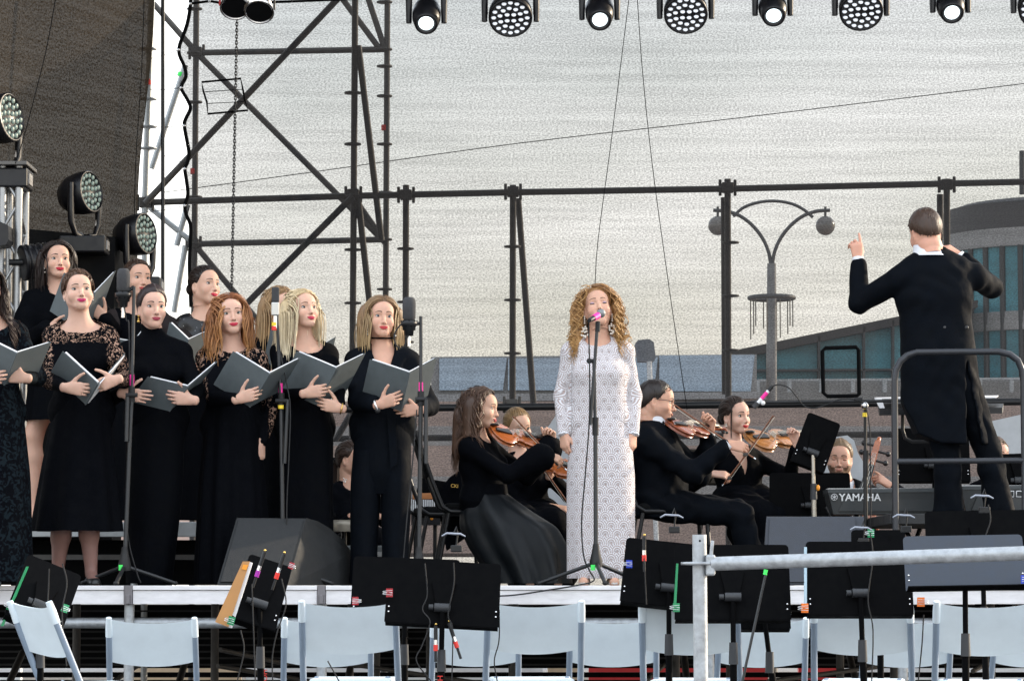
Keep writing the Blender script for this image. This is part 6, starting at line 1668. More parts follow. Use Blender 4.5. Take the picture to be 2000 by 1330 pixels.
big_mic('foam covered microphone beside the swept back singer', 241, 548, 17.40, t)
MB().cyl(W(249, 775, 17.38), W(247, 862, 17.38), .012, n=10).build('counterweight_tube', M_stand, r_)
p = W(236, 1108, 17.37); MB().box(p, (.022, .012, .03)).build('green_tape', M_green, r_)
tag(MB().tube(curve([W(x, y, 17.38) for x, y in ((241, 590), (247, 625), (252, 640))] + [W(x, y, 17.42) for x, y in ((253, 780), (250, 900), (246, 985), (252, 1060), (268, 1120), (275, 1138))]), .004, 6).build('microphone_cable', M_rubber), 'black cable running down the stand before the turtleneck singer', 'cable')
r_, b, c, t = micstand('microphone stand between the red haired singer and the blonde', 553, 1120, 17.75, (541, 612), (549, 783))
big_mic('slim nickel microphone between the red haired singer and the blonde', 538, 576, 17.75, t, False)
MB().cyl(c + Vector((0, -.02, -.025)), c + Vector((0, -.02, -.045)), .016, n=12).build('yellow_tape', M_yellow, r_)
MB().cyl(W(562, 780, 17.73), W(556, 905, 17.73), .011, n=10).build('counterweight_tube', M_stand, r_)
tag(MB().tube(curve([W(x, y, 17.72) for x, y in ((541, 640), (548, 690), (560, 750), (567, 800), (564, 900), (560, 1000), (562, 1120))]), .0038, 6).build('microphone_cable', M_rubber), 'black cable hanging beside the stand of the nickel microphone', 'cable')
r_, b, c, t = micstand('microphone stand in front of the woman in the blazer', 818, 1125, 17.50, (822, 618), (822, 780))
big_mic('foam covered microphone beside the woman in the blazer', 799, 604, 17.48, W(818, 632, 17.5))
MB().cyl(W(832, 780, 17.48), W(832, 905, 17.48), .012, n=10).build('counterweight_tube', M_stand, r_)
tag(MB().tube(curve([W(x, y, 17.46) for x, y in ((797, 655), (788, 678), (775, 676), (770, 655), (782, 635), (800, 628))]), .0045, 6).build('cable_loop', M_rubber), 'loop of cable under the microphone beside the woman in the blazer', 'cable')
tag(MB().tube(curve([W(x, y, 17.46) for x, y in ((814, 800), (806, 900), (796, 1000), (788, 1090))]), .004, 6).build('microphone_cable', M_rubber), 'cable hanging down the stand before the woman in the blazer', 'cable')
# the soprano's stand and microphone
b = W(1164, 1112, 17.62); rt = thing('microphone_stand', 'slim black microphone stand in front of the soprano', 'microphone stand', (b.x, 17.62, DECK)); tripod(rt, b, .12, .34, -1.45)
MB().cyl((b.x, 17.62, DECK + .1), W(1163, 835, 17.62), .0125, n=14).build('lower_tube', M_stand, rt); MB().cyl(W(1163, 845, 17.62), W(1160, 705, 17.62), .010, n=12).build('upper_tube', M_stand, rt)
MB().cyl(W(1163, 850, 17.62), W(1163, 815, 17.62), .018, n=14).build('grip', M_rubber, rt)
MB().cyl(W(1153, 830, 17.59), W(1167, 632, 17.59), .0095, n=12).build('boom', M_stand, rt); MB().cyl(W(1149, 705, 17.6), W(1164, 705, 17.6), .012, n=12).build('boom_clutch', M_rubber, rt); MB().sphere(W(1151, 705, 17.6), .016, 0, 10, 8).build('boom_knob', M_rubber, rt)
MB().cyl(W(1167, 648, 17.59), W(1168, 628, 17.59), .014, n=12).build('clip', M_rubber, rt)
MB().box(W(1158, 1108, 17.57), (.024, .02, .03)).build('green_tape', M_green, rt)
mr_ = thing('microphone', 'hand microphone with grey ball and pink tape at the soprano\'s mouth', 'microphone', W(1168, 617, 17.62))
pa, pb, pc = W(1151, 626, 17.50), W(1168, 616, 17.64), W(1174, 612, 17.70)
MB().cyl(pa, pb, .012, .018, n=16).build('handle', M_blk, mr_); MB().sphere(pc, .0255, 0, 18, 12).build('ball_grille', mat('steel_mesh_ball', (.22, .23, .235), rough=.5, metal=.5), mr_); MB().cyl(pa.lerp(pb, .45), pa.lerp(pb, .95), .0165, .0195, n=16).build('pink_tape_band', M_pink, mr_)
tag(MB().tube(curve([pa] + [W(x, y, 17.58) for x, y in ((1150, 640), (1152, 760), (1150, 840), (1142, 940), (1136, 1020), (1140, 1085), (1152, 1115))] + [W(x, y, 17.4) for x, y in ((1160, 1133),)] + [W(x, y, 17.17) for x, y in ((1130, 1142), (1070, 1152), (1000, 1162), (930, 1164))]), .0042, 6).build('microphone_cable', M_rubber), 'black cable trailing from the soprano\'s microphone over the stage edge', 'cable')
# boom microphone over the strings
b = W(1691, 1050, 18.6); rt = thing('microphone_stand', 'black boom stand beside the podium reaching over the strings', 'microphone stand', (b.x, 18.6, DECK)); tripod(rt, b)
MB().cyl((b.x, 18.6, DECK + .08), W(1690, 910, 18.6), .0125, n=12).build('lower_tube', M_blk, rt); MB().cyl(W(1690, 915, 18.6), W(1690, 790, 18.6), .0095, n=12).build('upper_tube', M_blk, rt)
MB().cyl(W(1691, 930, 18.6), W(1691, 880, 18.6), .0165, n=12).build('grip', M_rubber, rt); MB().cyl(W(1478, 786, 18.6), W(1745, 783, 18.6), .0088, n=12).build('boom', M_blk, rt)
MB().sphere(W(1689, 792, 18.58), .022, 0, 12, 8).build('boom_clutch', M_chrome, rt); MB().cyl(W(1689, 806, 18.6), W(1689, 814, 18.6), .014, n=10).build('yellow_collar', M_yellow, rt); MB().cyl(W(1668, 780, 18.6), W(1684, 780, 18.6), .012, n=10).build('knob', M_rubber, rt)
mr_ = thing('microphone', 'slim white and pink microphone pointing down at the viola player', 'microphone', W(1488, 775, 18.58))
pa, pb = W(1472, 796, 18.58), W(1508, 755, 18.58)
MB().cyl(pa, pa.lerp(pb, .22), .016, n=14).build('windshield', M_foam, mr_); MB().cyl(pa.lerp(pb, .22), pa.lerp(pb, .8), .0105, n=14).build('body', M_white, mr_); MB().cyl(pa.lerp(pb, .42), pa.lerp(pb, .72), .0112, n=14).build('pink_label', M_pink, mr_); MB().cyl(pa.lerp(pb, .8), pb, .0115, n=12).build('plug', M_blk, mr_); MB().sphere(W(1490, 787, 18.58), .014, 0, 10, 8).build('clip', M_white, mr_)
tag(MB().tube(curve([pb] + [W(x, y, 18.57) for x, y in ((1520, 751), (1540, 757), (1556, 775), (1570, 792), (1590, 797), (1615, 790), (1640, 780), (1668, 780), (1688, 790), (1698, 830), (1700, 900), (1701, 1000), (1700, 1050))]), .004, 6).build('microphone_cable', M_rubber), 'thin cable looping along the boom stand beside the podium', 'cable')

# ================================================================ stage monitors
M_wedge = mat('grey_black_textured_paint', (.013, .0145, .016), rough=.75, var=.3, scale=18, bump=.25, bscale=260)
def wedge(label, prof, ext, face, gm=None):
    root = thing('stage_monitor', label, 'loudspeaker', (prof[0][0], prof[0][1], DECK))
    MB().plate(prof, ext).build('cabinet', M_wedge, root, bevel=.012)
    a, b_, c, d = face
    nrm = (b_ - a).cross(d - a).normalized()
    if nrm.y > 0: nrm = -nrm
    ctr = (a + b_ + c + d) / 4
    MB().plate([ctr + (p - ctr) * .93 + nrm * .003 for p in face], nrm * .008).build('grille', M_wedge if M_wedge.name.startswith('grey_tex') else mat('grey_grille', (.016, .0178, .020), rough=.8, var=.25, scale=40, bump=.4, bscale=420), root, bevel=.004)
    return root
Dp, Cp = W(562, 1141, 17.50), W(598, 1011, 17.80)
Dp.z = DECK + .002
arc = [W(x, y, Yq) for x, y, Yq in ((622, 1018, 17.9), (645, 1032, 18.0), (668, 1052, 18.1), (688, 1080, 18.2))]; Fp = W(690, 1140, 18.2); Fp.z = DECK + .002
Ap = W(424, 1139, 17.36); Ap.z = Dp.z
wedge('dark wedge monitor at the stage edge before the red haired singer', [Dp, Cp] + arc + [Fp], Ap - Dp, [Dp, Cp, Cp + (Ap - Dp), Ap])
q = [W(1490, 1082, 17.85), W(1497, 1008, 18.05), W(1676, 1006, 18.05), W(1683, 1082, 17.85)]
pr = [q[0], q[1], q[1] + Vector((.03, .45, -.05)), q[0] + Vector((.03, .5, 0))]
for p in (pr[0], pr[3], q[3]): p.z = DECK + .002
M_wedge_skylit = mat('grey_textured_skylit', (.045, .050, .062), rough=.8, var=.2, scale=18, bump=.2, bscale=260); M_sv = M_wedge; M_wedge = M_wedge_skylit  # lighter copy of the wedge paint: sky light on the tilted face put into colour
rt = wedge('wedge monitor, coloured paler for the sky light on it, between the viola player and the podium', pr, q[3] - q[0], [pr[0], pr[1], q[2], q[3]])

# ================================================================ music stands
M_mstand = mat('black_music_stand', (.0014, .0015, .0020), rough=.7, var=.3, scale=30, spec=.06)
M_mgrey = mat('grey_music_stand_face', (.032, .041, .058), rough=.6, var=.2, scale=20)
M_collar = mat('grey_plastic_collar', (.022, .024, .028), rough=.55)
def mstand(label, px, py, Y, w_, h_, yaw=0, tilt=14, roll=0, zf=None, face_us=False, colpx=None, m=None, col=M_mstand, knob=None, grp='music stands'):
    zf = LOW if zf is None else zf
    c = W(px, py, Y); R3 = (Matrix.Rotation(R(yaw), 3, 'Z') @ Matrix.Rotation(R(roll), 3, 'Y') @ Matrix.Rotation(R(-tilt), 3, 'X'))
    root = thing('music_stand', label, 'music stand', (c.x, Y, zf), grp)
    def L(x, y, z): return c + R3 @ Vector((x, y, z))
    cr = .018
    pol = []
    for cx_, cz_, a0 in ((w_ / 2 - cr, h_ / 2 - cr, 0), (-w_ / 2 + cr, h_ / 2 - cr, 90)):
        for k in range(5): a = R(a0 + 22.5 * k); pol.append((cx_ + cr * math.cos(a), cz_ + cr * math.sin(a)))
    pol += [(-w_ / 2 - .004, -h_ / 2), (w_ / 2 + .004, -h_ / 2)]
    MB().plate([L(x, 0, z) for x, z in pol], R3 @ Vector((0, .004, 0))).build('desk', m or M_mstand, root)
    s_ = -1 if face_us else 1
    MB().plate([L(x, .002, z) for x, z in ((-w_ / 2, -h_ / 2), (w_ / 2, -h_ / 2), (w_ / 2, -h_ / 2 - .005), (-w_ / 2, -h_ / 2 - .005))], R3 @ Vector((0, s_ * .055, 0))).build('lip', M_mstand, root)
    for x in (-w_ / 2 + .012, w_ / 2 - .012):
        for z in (-h_ / 2 + .045, -h_ / 2 + .068): MB().sphere(L(x, -.001, z), (.0045, .003, .0045), 0, 8, 6).build('rivet', M_chrome, root)
    bk_ = -s_
    if not face_us:
        MB().plate([L(x, -.001, z) for x, z in ((-.052, .045), (.052, .045), (.030, -.055), (-.030, -.055))], R3 @ Vector((0, -.012, 0))).build('bracket', M_mstand, root, bevel=.002)
    hub = L(0, -.03 * s_, -.075)
    MB().cyl(hub + R3 @ Vector((-.035, 0, 0)), hub + R3 @ Vector((.035, 0, 0)), .020, n=14).build('tilt_joint', M_collar, root)
    MB().cyl(hub + R3 @ Vector((-.060, 0, 0)), hub + R3 @ Vector((-.040, 0, 0)), .013, n=12).build('tilt_knob', M_collar, root)
    foot = Vector((hub.x + (0 if colpx is None else W(colpx, 1300, Y).x - hub.x), Y - .03 * s_, zf))
    mid = hub.lerp(foot, .28)
    MB().cyl(hub, mid, .0115, n=12).build('upper_tube', col, root)
    MB().cyl(mid - Vector((0, 0, .06)), mid + Vector((0, 0, .035)), .021, .018, n=14).build('collar', M_collar, root)
    MB().cyl(mid, foot + Vector((0, 0, .10)), .0155, n=12).build('lower_tube', col, root)
    if knob: MB().sphere(mid + Vector((.025, -.01, .01)), (.011, .011, .018), 0, 10, 8).build('orange_knob', M_orange, root)
    tripod(root, foot, .10, .26, 1.0, zf, M_mstand)
    return root, L, hub, mid
def binder(label, p, m, s_=.030, ang=0.0, d=1, grp='coloured binder clips'):
    root = thing('binder_clip', label, 'binder clip', p, grp)
    Rm = Matrix.Rotation(R(ang), 3, 'Y')
    pr = [Vector((-s_ * .5, -.016, -s_ * .55)), Vector((-s_ * .5, .010, -s_ * .55)), Vector((s_ * .35, .002, -s_ * .55)), Vector((s_ * .35, -.005, -s_ * .55))]
    MB().plate([Rm @ (q * d if False else Vector((q.x * d, q.y, q.z))) for q in pr], Rm @ Vector((0, 0, s_ * 1.1))).build('clip_body', m, root, local=True)
    for z in (-.25, .25):
        MB().tube([Rm @ Vector((x * d * s_, -.018, zz * s_ + z * s_ * .5)) for x, zz in ((.30, -.15), (-.35, -.12), (-.80, -.06), (-.95, .0), (-.80, .06), (-.35, .12), (.30, .15))], .0012, 5).build('wire_handle', M_chrome, root, local=True)
    return root
M_cgreen = mat('green_clip', (.010, .24, .09), rough=.35, var=.05); M_cred = mat('red_clip', (.34, .005, .015), rough=.35, var=.05); M_corange = mat('orange_clip', (.80, .17, .01), rough=.35, var=.05)
LO2 = LOW - .09
_, L, *_ = mstand('black music stand with green folder at the far left', 86, 1160, 14.3, .26, .33, 12, 30, 22)

gf = thing('green_folder', 'thin green folder edge along the far left music stand', 'folder', W(28, 1165, 14.25)); MB().plate([W(51, 1106, 14.22), W(55, 1106, 14.22), W(6, 1222, 14.22), W(1, 1222, 14.22)], (0, .02, 0)).build('folder_card', M_cgreen, gf)
binder('green binder clip on the left edge of the far left music stand', W(22, 1184, 14.2), M_cgreen, .032, 20); binder('green binder clip on the right edge of the far left music stand', W(126, 1187, 14.2), M_cgreen, .032, 20, -1)
_, L, *_ = mstand('black music stand with tan folder, turned sideways below the wedge monitor', 512, 1155, 14.1, .20, .32, 10, 25, 18, colpx=515)
tf = thing('tan_folder', 'tan cardboard folder with white pages clipped to a music stand', 'folder', W(455, 1155, 14.0))
q = [W(474, 1096, 14.0), W(488, 1096, 14.0), W(446, 1224, 14.0), W(420, 1214, 14.0)]
MB().plate(q, (0, .006, 0)).build('cover', mat('tan_card', (.46, .23, .085), rough=.75, var=.08), tf)
MB().plate([W(488, 1097, 14.012), W(493, 1099, 14.012), W(453, 1226, 14.012), W(445, 1224, 14.012)], (0, .02, 0)).build('pages', M_paper, tf)
MB().plate([W(475, 1102, 13.996), W(485, 1103, 13.996), W(481, 1113, 13.996), W(472, 1111, 13.996)], (0, .002, 0)).build('orange_sticker', M_orange, tf)
binder('green binder clip at the foot of the tan folder', W(453, 1212, 13.97), M_cgreen, .034, 15)
binder('red binder clip at the top right of the sideways music stand', W(568, 1104, 14.05), M_cred, .026, 200)
def minis(label, px, py, Y, band, dx=-.01):
    rt = thing('clip_microphone', label, 'microphone', W(px, py, Y), 'clip microphones on the music stands')
    p = W(px, py, Y); u = Vector((dx, 0, -.06)); MB().cyl(p, p + u, .009, n=10).build('plug', M_blk, rt); MB().cyl(p + u * 1.0, p + u * 1.35, .0088, n=10).build('metal_ring', M_chrome, rt); MB().cyl(p + u * 1.35, p + u * 1.8, .0102, n=10).build('tape_band', band, rt); MB().cyl(p + u * 1.8, p + u * 2.6, .006, n=8).build('strain_relief', M_rubber, rt); MB().sphere(p + Vector((.001, 0, .008)), .006, 0, 8, 6).build('gold_tip', M_gold, rt)
    return rt
M_purple = mat('purple_tape', (.35, .02, .35), rough=.5)
minis('clip microphone plug with purple band on the sideways music stand', 517, 1078, 14.02, M_purple, -.02); minis('clip microphone plug with orange band on the sideways music stand', 555, 1082, 14.02, M_red, -.02)
mstand('black music stand mostly hidden behind the wide centre stand', 792, 1152, 14.9, .50, .31, 0, 14, 2)
_, L, hub, mid = mstand('wide black music stand left of the soprano\'s feet', 866, 1157, 14.0, .495, .285, 0, 14, 3, colpx=858)
binder('red binder clip on the left edge of the wide music stand', W(762, 1157, 13.95), M_cred, .034, 0); binder('red binder clip lying on the white chair left of the wide stand', W(693, 1173, 14.75), M_cred, .034, 0, -1)
minis('clip microphone plug with red band under the wide music stand', 851, 1222, 13.93, M_red, .0); minis('clip microphone plug with orange band under the wide music stand', 877, 1216, 13.93, M_red, .02)
mstand('black music stand by the hem of the white dress', 1308, 1120, 14.4, .42, .30, 0, 16, 6)
binder('blue binder clip on the stand by the white dress', W(1230, 1101, 14.3), M_blue, .032, 0); minis('clip microphone plug with red and purple bands by the white dress', 1258, 1048, 14.25, M_red, .0)
mstand('black music stand behind the upright post of the front rail', 1430, 1136, 13.9, .50, .335, 0, 14, 0, colpx=1432)
gf = thing('green_folder', 'thin green folder edge left of the front rail post', 'folder', W(1318, 1140, 13.85)); MB().plate([W(1321, 1100, 13.85), W(1325, 1100, 13.85), W(1321, 1180, 13.85), W(1316, 1180, 13.85)], (0, .02, 0)).build('folder_card', M_cgreen, gf)
binder('green binder clip left of the front rail post', W(1322, 1186, 13.8), M_cgreen, .034, 0)
mstand('low black music stand with blue clip behind the front rail', 1490, 1168, 14.5, .24, .28, 0, 14, 0, colpx=1530)
binder('blue binder clip above a dark stand tube behind the rail', W(1530, 1197, 14.3), M_blue, .036, 0, -1)
mstand('black music stand with white edge strip right of the rail post', 1678, 1128, 13.8, .455, .325, 0, 14, 0, colpx=1691)
es = MB().plate([W(1571, 1068, 13.75), W(1576, 1068, 13.75), W(1576, 1180, 13.75), W(1571, 1180, 13.75)], (0, .02, 0)).build('pale_folder_edge', mat('pale_blue_card', (.45, .60, .70), rough=.6)); tag(es, 'pale blue folder edge standing on the stand right of the rail post', 'folder')
binder('orange binder clip on the left edge of the stand right of the rail post', W(1573, 1187, 13.7), M_corange, .036, 0); binder('orange binder clip on the right edge of the stand right of the rail post', W(1797, 1175, 13.75), M_corange, .036, 0, -1)
mstand('grey faced music stand behind the rail at the lower right', 1884, 1098, 13.3, .50, .245, 0, 22, -1, face_us=True, colpx=1887, m=M_mgrey)
binder('blue binder clip at the right edge of the grey music stand', W(1999, 1131, 13.2), M_blue, .032, 0, -1)
mstand('black music stand showing above the grey stand at the right', 1915, 1048, 14.6, .50, .25, 0, 14, -1, colpx=1926)
mstand('small strip of a black music stand below the keyboard', 1716, 1062, 15.3, .26, .14, 0, 14, 0)
binder('green binder clip on top of the strip of stand below the keyboard', W(1702, 1041, 15.2), M_cgreen, .036, 0)
for i, (px, py, Y, wd) in enumerate(((1765, 1006, 15.0, 'above the strip of stand'), (1918, 968, 14.5, 'above the far right black stand'), (1682, 1030, 15.1, 'beside the green clip'), (1312, 1006, 14.3, 'by the white dress'), (886, 1042, 14.0, 'over the wide music stand'))):
    rt = thing('stand_light', 'clear curved clip lamp %s' % wd, 'lamp', W(px, py, Y), 'curved clip lamps on the music stands'); p = W(px, py, Y)
    MB().tube([p + Vector((-.052, 0, -.010)), p + Vector((-.03, 0, .002)), p, p + Vector((.03, 0, -.001)), p + Vector((.052, 0, -.012))], [.005, .008, .009, .008, .005], 8, sy=.6).build('light_bar', mat('clear_plastic', (.28, .30, .36), rough=.15, spec=.7), rt)
    MB().tube([p, p + Vector((.012, .0, .03)), p + Vector((.018, .01, .0)), p + Vector((.012, .012, -.05))], .0035, 6).build('gooseneck', M_rubber, rt); MB().box(p + Vector((.012, .012, -.065)), (.05, .03, .03)).build('clip_foot', M_blk, rt, bevel=.004)
# stands on the stage itself
mstand('slanted black music stand before the viola player', 1594, 863, 18.8, .205, .315, 0, 12, 21, DECK, colpx=1593, col=M_chrome if False else mat('bright_stand_tube', (.40, .38, .34), rough=.3, metal=.8), knob=True)
mstand('black music stand in front of the cellist', 1582, 965, 19.7, .50, .27, 0, 8, 0, DECK); mstand('black music stand behind the conductor\'s coat tails', 1822, 888, 20.0, .46, .34, 0, 8, 0, DECK); mstand('black music stand cut by the right edge behind the podium', 1990, 915, 19.6, .24, .19, 0, 8, -2, DECK)

# ================================================================ chairs
def folding_chair():
    M_pl = mat('pale_blue_grey_plastic', (.70, .78, .83), rough=.5, var=.04, spec=.35); M_tb = mat('grey_painted_tube', (.24, .30, .38), rough=.42, var=.08)
    root = thing('folding_chair', 'x', 'chair', (0, 0, 0), 'white folding chairs in front of the stage')
    b = MB(); nx, nz = 15, 9; G = []
    for i in range(nx):
        u = i / (nx - 1) * 2 - 1; x = u * .211
        for j in range(nz):
            v = j / (nz - 1); zb_ = .585 - .026 * (1 - u * u); zt_ = .800 - .024 * (1 - u * u) ** .8
            G.append(Vector((x, .045 * (1 - u * u) + .085 * (1 - v) + .0, zb_ + (zt_ - zb_) * v)))
    n_ = len(G); b.add(G + [p + Vector((0, .014, 0)) for p in G], [(i * nz + j, (i + 1) * nz + j, (i + 1) * nz + j + 1, i * nz + j + 1) for i in range(nx - 1) for j in range(nz - 1)] + [(n_ + i * nz + j, n_ + i * nz + j + 1, n_ + (i + 1) * nz + j + 1, n_ + (i + 1) * nz + j) for i in range(nx - 1) for j in range(nz - 1)], 0, True)
    for j in (0, nz - 1): b.add([G[i * nz + j] for i in range(nx)] + [G[i * nz + j] + Vector((0, .014, 0)) for i in range(nx)], [(i, i + 1, nx + i + 1, nx + i) for i in range(nx - 1)], 0)
    b.build('backrest', M_pl, root, local=True)
    for s_ in (-1, 1):
        MB().tube([Vector((s_ * .214, -.006, .806)), Vector((s_ * .2145, .012, .765)), Vector((s_ * .216, .032, .712))], [.0145, .0175, .0172], 12).build('plastic_sleeve', M_pl, root, local=True)
        MB().tube([Vector((s_ * .216, .030, .715)), Vector((s_ * .220, .16, .42)), Vector((s_ * .222, .40, .014))], .0150, 12).build('front_leg', M_tb, root, local=True)
        MB().tube([Vector((s_ * .165, .24, .45)), Vector((s_ * .185, .06, .18)), Vector((s_ * .195, -.06, .014))], .0135, 12).build('rear_leg', M_tb, root, local=True)
        MB().cyl(Vector((s_ * .200, .17, .41)), Vector((s_ * .172, .28, .40)), .009, n=8).build('hinge_link', M_tb, root, local=True)
        for y in (.40, -.06): MB().cyl(Vector((s_ * (.222 if y > 0 else .195), y, 0)), Vector((s_ * (.222 if y > 0 else .195), y, .03)), .018, n=10).build('foot_cap', M_rubber, root, local=True)
    MB().box((0, .30, .435), (.38, .38, .028)).build('seat', M_pl, root, bevel=.012, local=True)
    MB().cyl((-.192, -.04, .05), (.192, -.04, .05), .009, n=8).build('cross_rail', M_tb, root, local=True)
    return root
fc = folding_chair(); first = True
for px, Y, rz, zf, lab in (
    (58, 14.0, -58, LOW, 'white folding chair turned sideways at the far left'),
    (296, 16.0, 2, LO2, 'white folding chair under the turtleneck singer, standing alone'),
    (640, 15.9, 4, LO2, 'white folding chair peeping out behind the chair below the wedge monitor'),
    (680, 14.6, -2, LOW, 'white folding chair below the wedge monitor, left of the wide stand'),
    (930, 16.0, 3, LO2, 'white folding chair half hidden behind the wide music stand'),
    (1045, 14.6, 3, LOW, 'white folding chair right of the wide music stand'),
    (1198, 15.9, 0, LO2, 'white folding chair straight below the soprano'),
    (1346, 14.4, -7, LOW, 'white folding chair crossed by the upright rail post'),
    (1490, 15.8, 1, LO2, 'white folding chair behind the low blue clipped stand'),
    (1684, 14.3, -7, LOW, 'white folding chair under the stand right of the rail post'),
    (1775, 15.8, 2, LO2, 'white folding chair between the two front chairs at the lower right'),
    (1925, 14.2, -5, LOW, 'white folding chair in front at the lower right corner'),
    (2030, 15.8, 3, LO2, 'white folding chair behind, cut by the right edge')):
    loc = (W(px, 1250, Y).x, Y, zf)
    if first: fc.location = loc; fc.rotation_euler = (0, 0, R(rz)); fc['label'] = lab; first = False
    else: dup(fc, loc, R(rz), lab)
_o = MB().box(((PX0 + PX1) / 2, 16.55, LO2 - .04), (PX1 - PX0, .0 + 1.0, .06)).build('rear_platform_step', M_deck); struct(_o)
# black stacking chairs of the orchestra
def stack_chair(label, px, Y, rz, zf=DECK, tall=.92, hw=.21):
    root = thing('orchestra_chair', label, 'chair', (W(px, 1100, Y).x, Y, zf), 'black tubular orchestra chairs', R(rz))
    # local: sitter faces +x
    for s_ in (-1, 1):
        MB().tube([Vector((-.36, s_ * hw, tall)), Vector((-.26, s_ * hw, .62)), Vector((-.20, s_ * hw, .47)), Vector((-.15, s_ * hw, .44)), Vector((.18, s_ * hw, .44)), Vector((.22, s_ * hw, .42)), Vector((.24, s_ * hw, .01))], .0135, 10).build('side_frame', M_blk, root, local=True)
        MB().tube([Vector((-.16, s_ * hw * .95, .43)), Vector((-.24, s_ * hw * .95, .01))], .0125, 10).build('rear_leg', M_blk, root, local=True)
    MB().box((.02, 0, .465), (.40, hw * 1.9, .05)).build('seat', M_blkm, root, bevel=.018, local=True)
    MB().box((-.315, 0, .76), (.035, hw * 1.9, .24), rot=Matrix.Rotation(R(-17), 3, 'Y')).build('backrest', M_blkm, root, bevel=.012, local=True)
    return root
ZS = F_V1.P[2]
stack_chair('black tubular chair of the wavy haired violinist', 925, 19.06, 6, hw=.13); stack_chair('black tubular chair behind the wavy haired violinist', 1010, 20.45, -70)
stack_chair('empty black tubular chair with jacket, left of the wavy haired violinist', 872, 19.9, 12); stack_chair('black tubular chair of the violinist in glasses', 1302, 19.04, 4, hw=.19); stack_chair('black chair of the viola player', 1450, 20.2, -50)
stack_chair('black chair of the cellist', 1652, 21.15, -88, 1.40); stack_chair('black chair of the player at the right edge', 1960, 21.35, -80, 1.42); stack_chair('black chair of the player with the brooch at the rear', 672, 21.35, -60)
jk = thing('jacket_on_chair', 'black jacket with gold letters hung on the empty chair', 'jacket', W(868, 960, 19.9))
s_sh = MB(); 
MB().plate([W(850, 966, 19.78), W(878, 932, 19.78), W(898, 918, 19.78), W(914, 932, 19.82), W(916, 1045, 19.82), W(872, 1075, 19.78)], (0, .12, 0)).build('jacket_cloth', M_black, jk, bevel=.02)
def text_mesh(txt, size, origin, ux, uz, m, parent, name='lettering', bold=.0, depth=.002):
    cu = bpy.data.curves.new('t', 'FONT'); cu.body = txt; cu.size = size; cu.extrude = depth; cu.offset = bold
    o = bpy.data.objects.new('t', cu); C.objects.link(o); dg = bpy.context.evaluated_depsgraph_get(); dg.update()
    me = bpy.data.meshes.new_from_object(o.evaluated_get(dg)); bpy.data.objects.remove(o)
    ux = Vector(ux).normalized(); uz = Vector(uz).normalized(); n_ = ux.cross(uz)
    M4 = Matrix((ux, uz, n_)).transposed().to_4x4(); M4.translation = Vector(origin) - (parent.location if parent else Vector())
    me.transform(M4); me.materials.clear(); me.materials.append(m)
    q = bpy.data.objects.new(name, me); C.objects.link(q); q.parent = parent; return q
text_mesh('CKI', .030, W(880, 951, 19.76), (1, 0, -.1), (.05, 0, 1), M_gold, jk)
for nm, px_, Yq in (('black music stand with tan folder, turned sideways below the wedge monitor', 514.5, 14.05), ("wide black music stand left of the soprano's feet", 857.5, 13.92)):
    for o in list(C.objects):
        if o.get('label') == nm: text_mesh('HOR', .034, W(px_ - 3, 1306 if px_ < 600 else 1318, Yq), (0, 0, -1), (1, 0, 0), M_red, o, depth=.0006)
bxl = thing('black_lamp_box', 'black angular lamp housing clamped to the tower at the left edge', 'stage lamp', W(0, 465, 19.4)); MB().plate([W(-30, 420, 19.4), W(16, 440, 19.4), W(17, 468, 19.4), W(12, 478, 19.4), W(-30, 484, 19.4)], (0, .2, 0)).build('housing', M_lampb, bxl, bevel=.006)
# glockenspiel behind
gl = thing('glockenspiel', 'glockenspiel with wooden rail and white bars behind the blazer singer', 'glockenspiel', W(830, 1100, 20.6)); gl.location.z = DECK
MB().box(W(830, 969, 20.6), (.16, .06, .040)).build('wooden_rail', mat('orange_wood', (.42, .16, .05), rough=.4, var=.15, stretch=(1, 1, 12)), gl, bevel=.004)
for i in range(13):
    p = W(803 + i * 4.1, 987, 20.58); MB().box(p, (.0075, .012, .085 - i * .0012)).build('bar', M_white, gl)
MB().box(W(832, 1000, 20.66), (.19, .08, .17)).build('frame', M_blk, gl)
MB().plate([W(822, 932, 20.6), W(890, 944, 20.6), W(890, 968, 20.6), W(812, 962, 20.6)], (0, .02, 0)).build('music_desk', M_mstand, gl)
for x in (812, 850): p = W(x, 1000, 20.66); MB().cyl((p.x, p.y, DECK), p, .014, n=10).build('leg', M_blk, gl)
MB().sphere(W(843, 1010, 20.55), (.010, .01, .02), 0, 8, 6).build('orange_knob', M_orange, gl)
dr = thing('drum', 'small silver rimmed drum behind the trousers of the blazer singer', 'drum', W(672, 1100, 20.6)); dr.location.z = DECK
p = W(672, 1026, 20.6); MB().lathe([(.10, -.04), (.105, .0), (.10, .035), (0, .036)], 28, 0, Matrix.Translation(p)).build('shell', mat('drum_shell', (.30, .27, .22), rough=.4, metal=.5), dr); MB().cyl((p.x, p.y, DECK), p - Vector((0, 0, .03)), .02, n=10).build('drum_stand', M_blk, dr)
bx = thing('flight_case', 'grey box under the drum behind the blazer singer', 'case', W(690, 1100, 20.3)); bx.location.z = DECK
p = W(695, 1080, 20.3); MB().box((p.x, 20.3, DECK + .13), (.42, .3, .25)).build('case_body', mat('case_grey', (.10, .11, .11), rough=.6), bx, bevel=.01); MB().box((p.x, 20.14, DECK + .20), (.43, .02, .03)).build('case_edge', M_alu, bx)

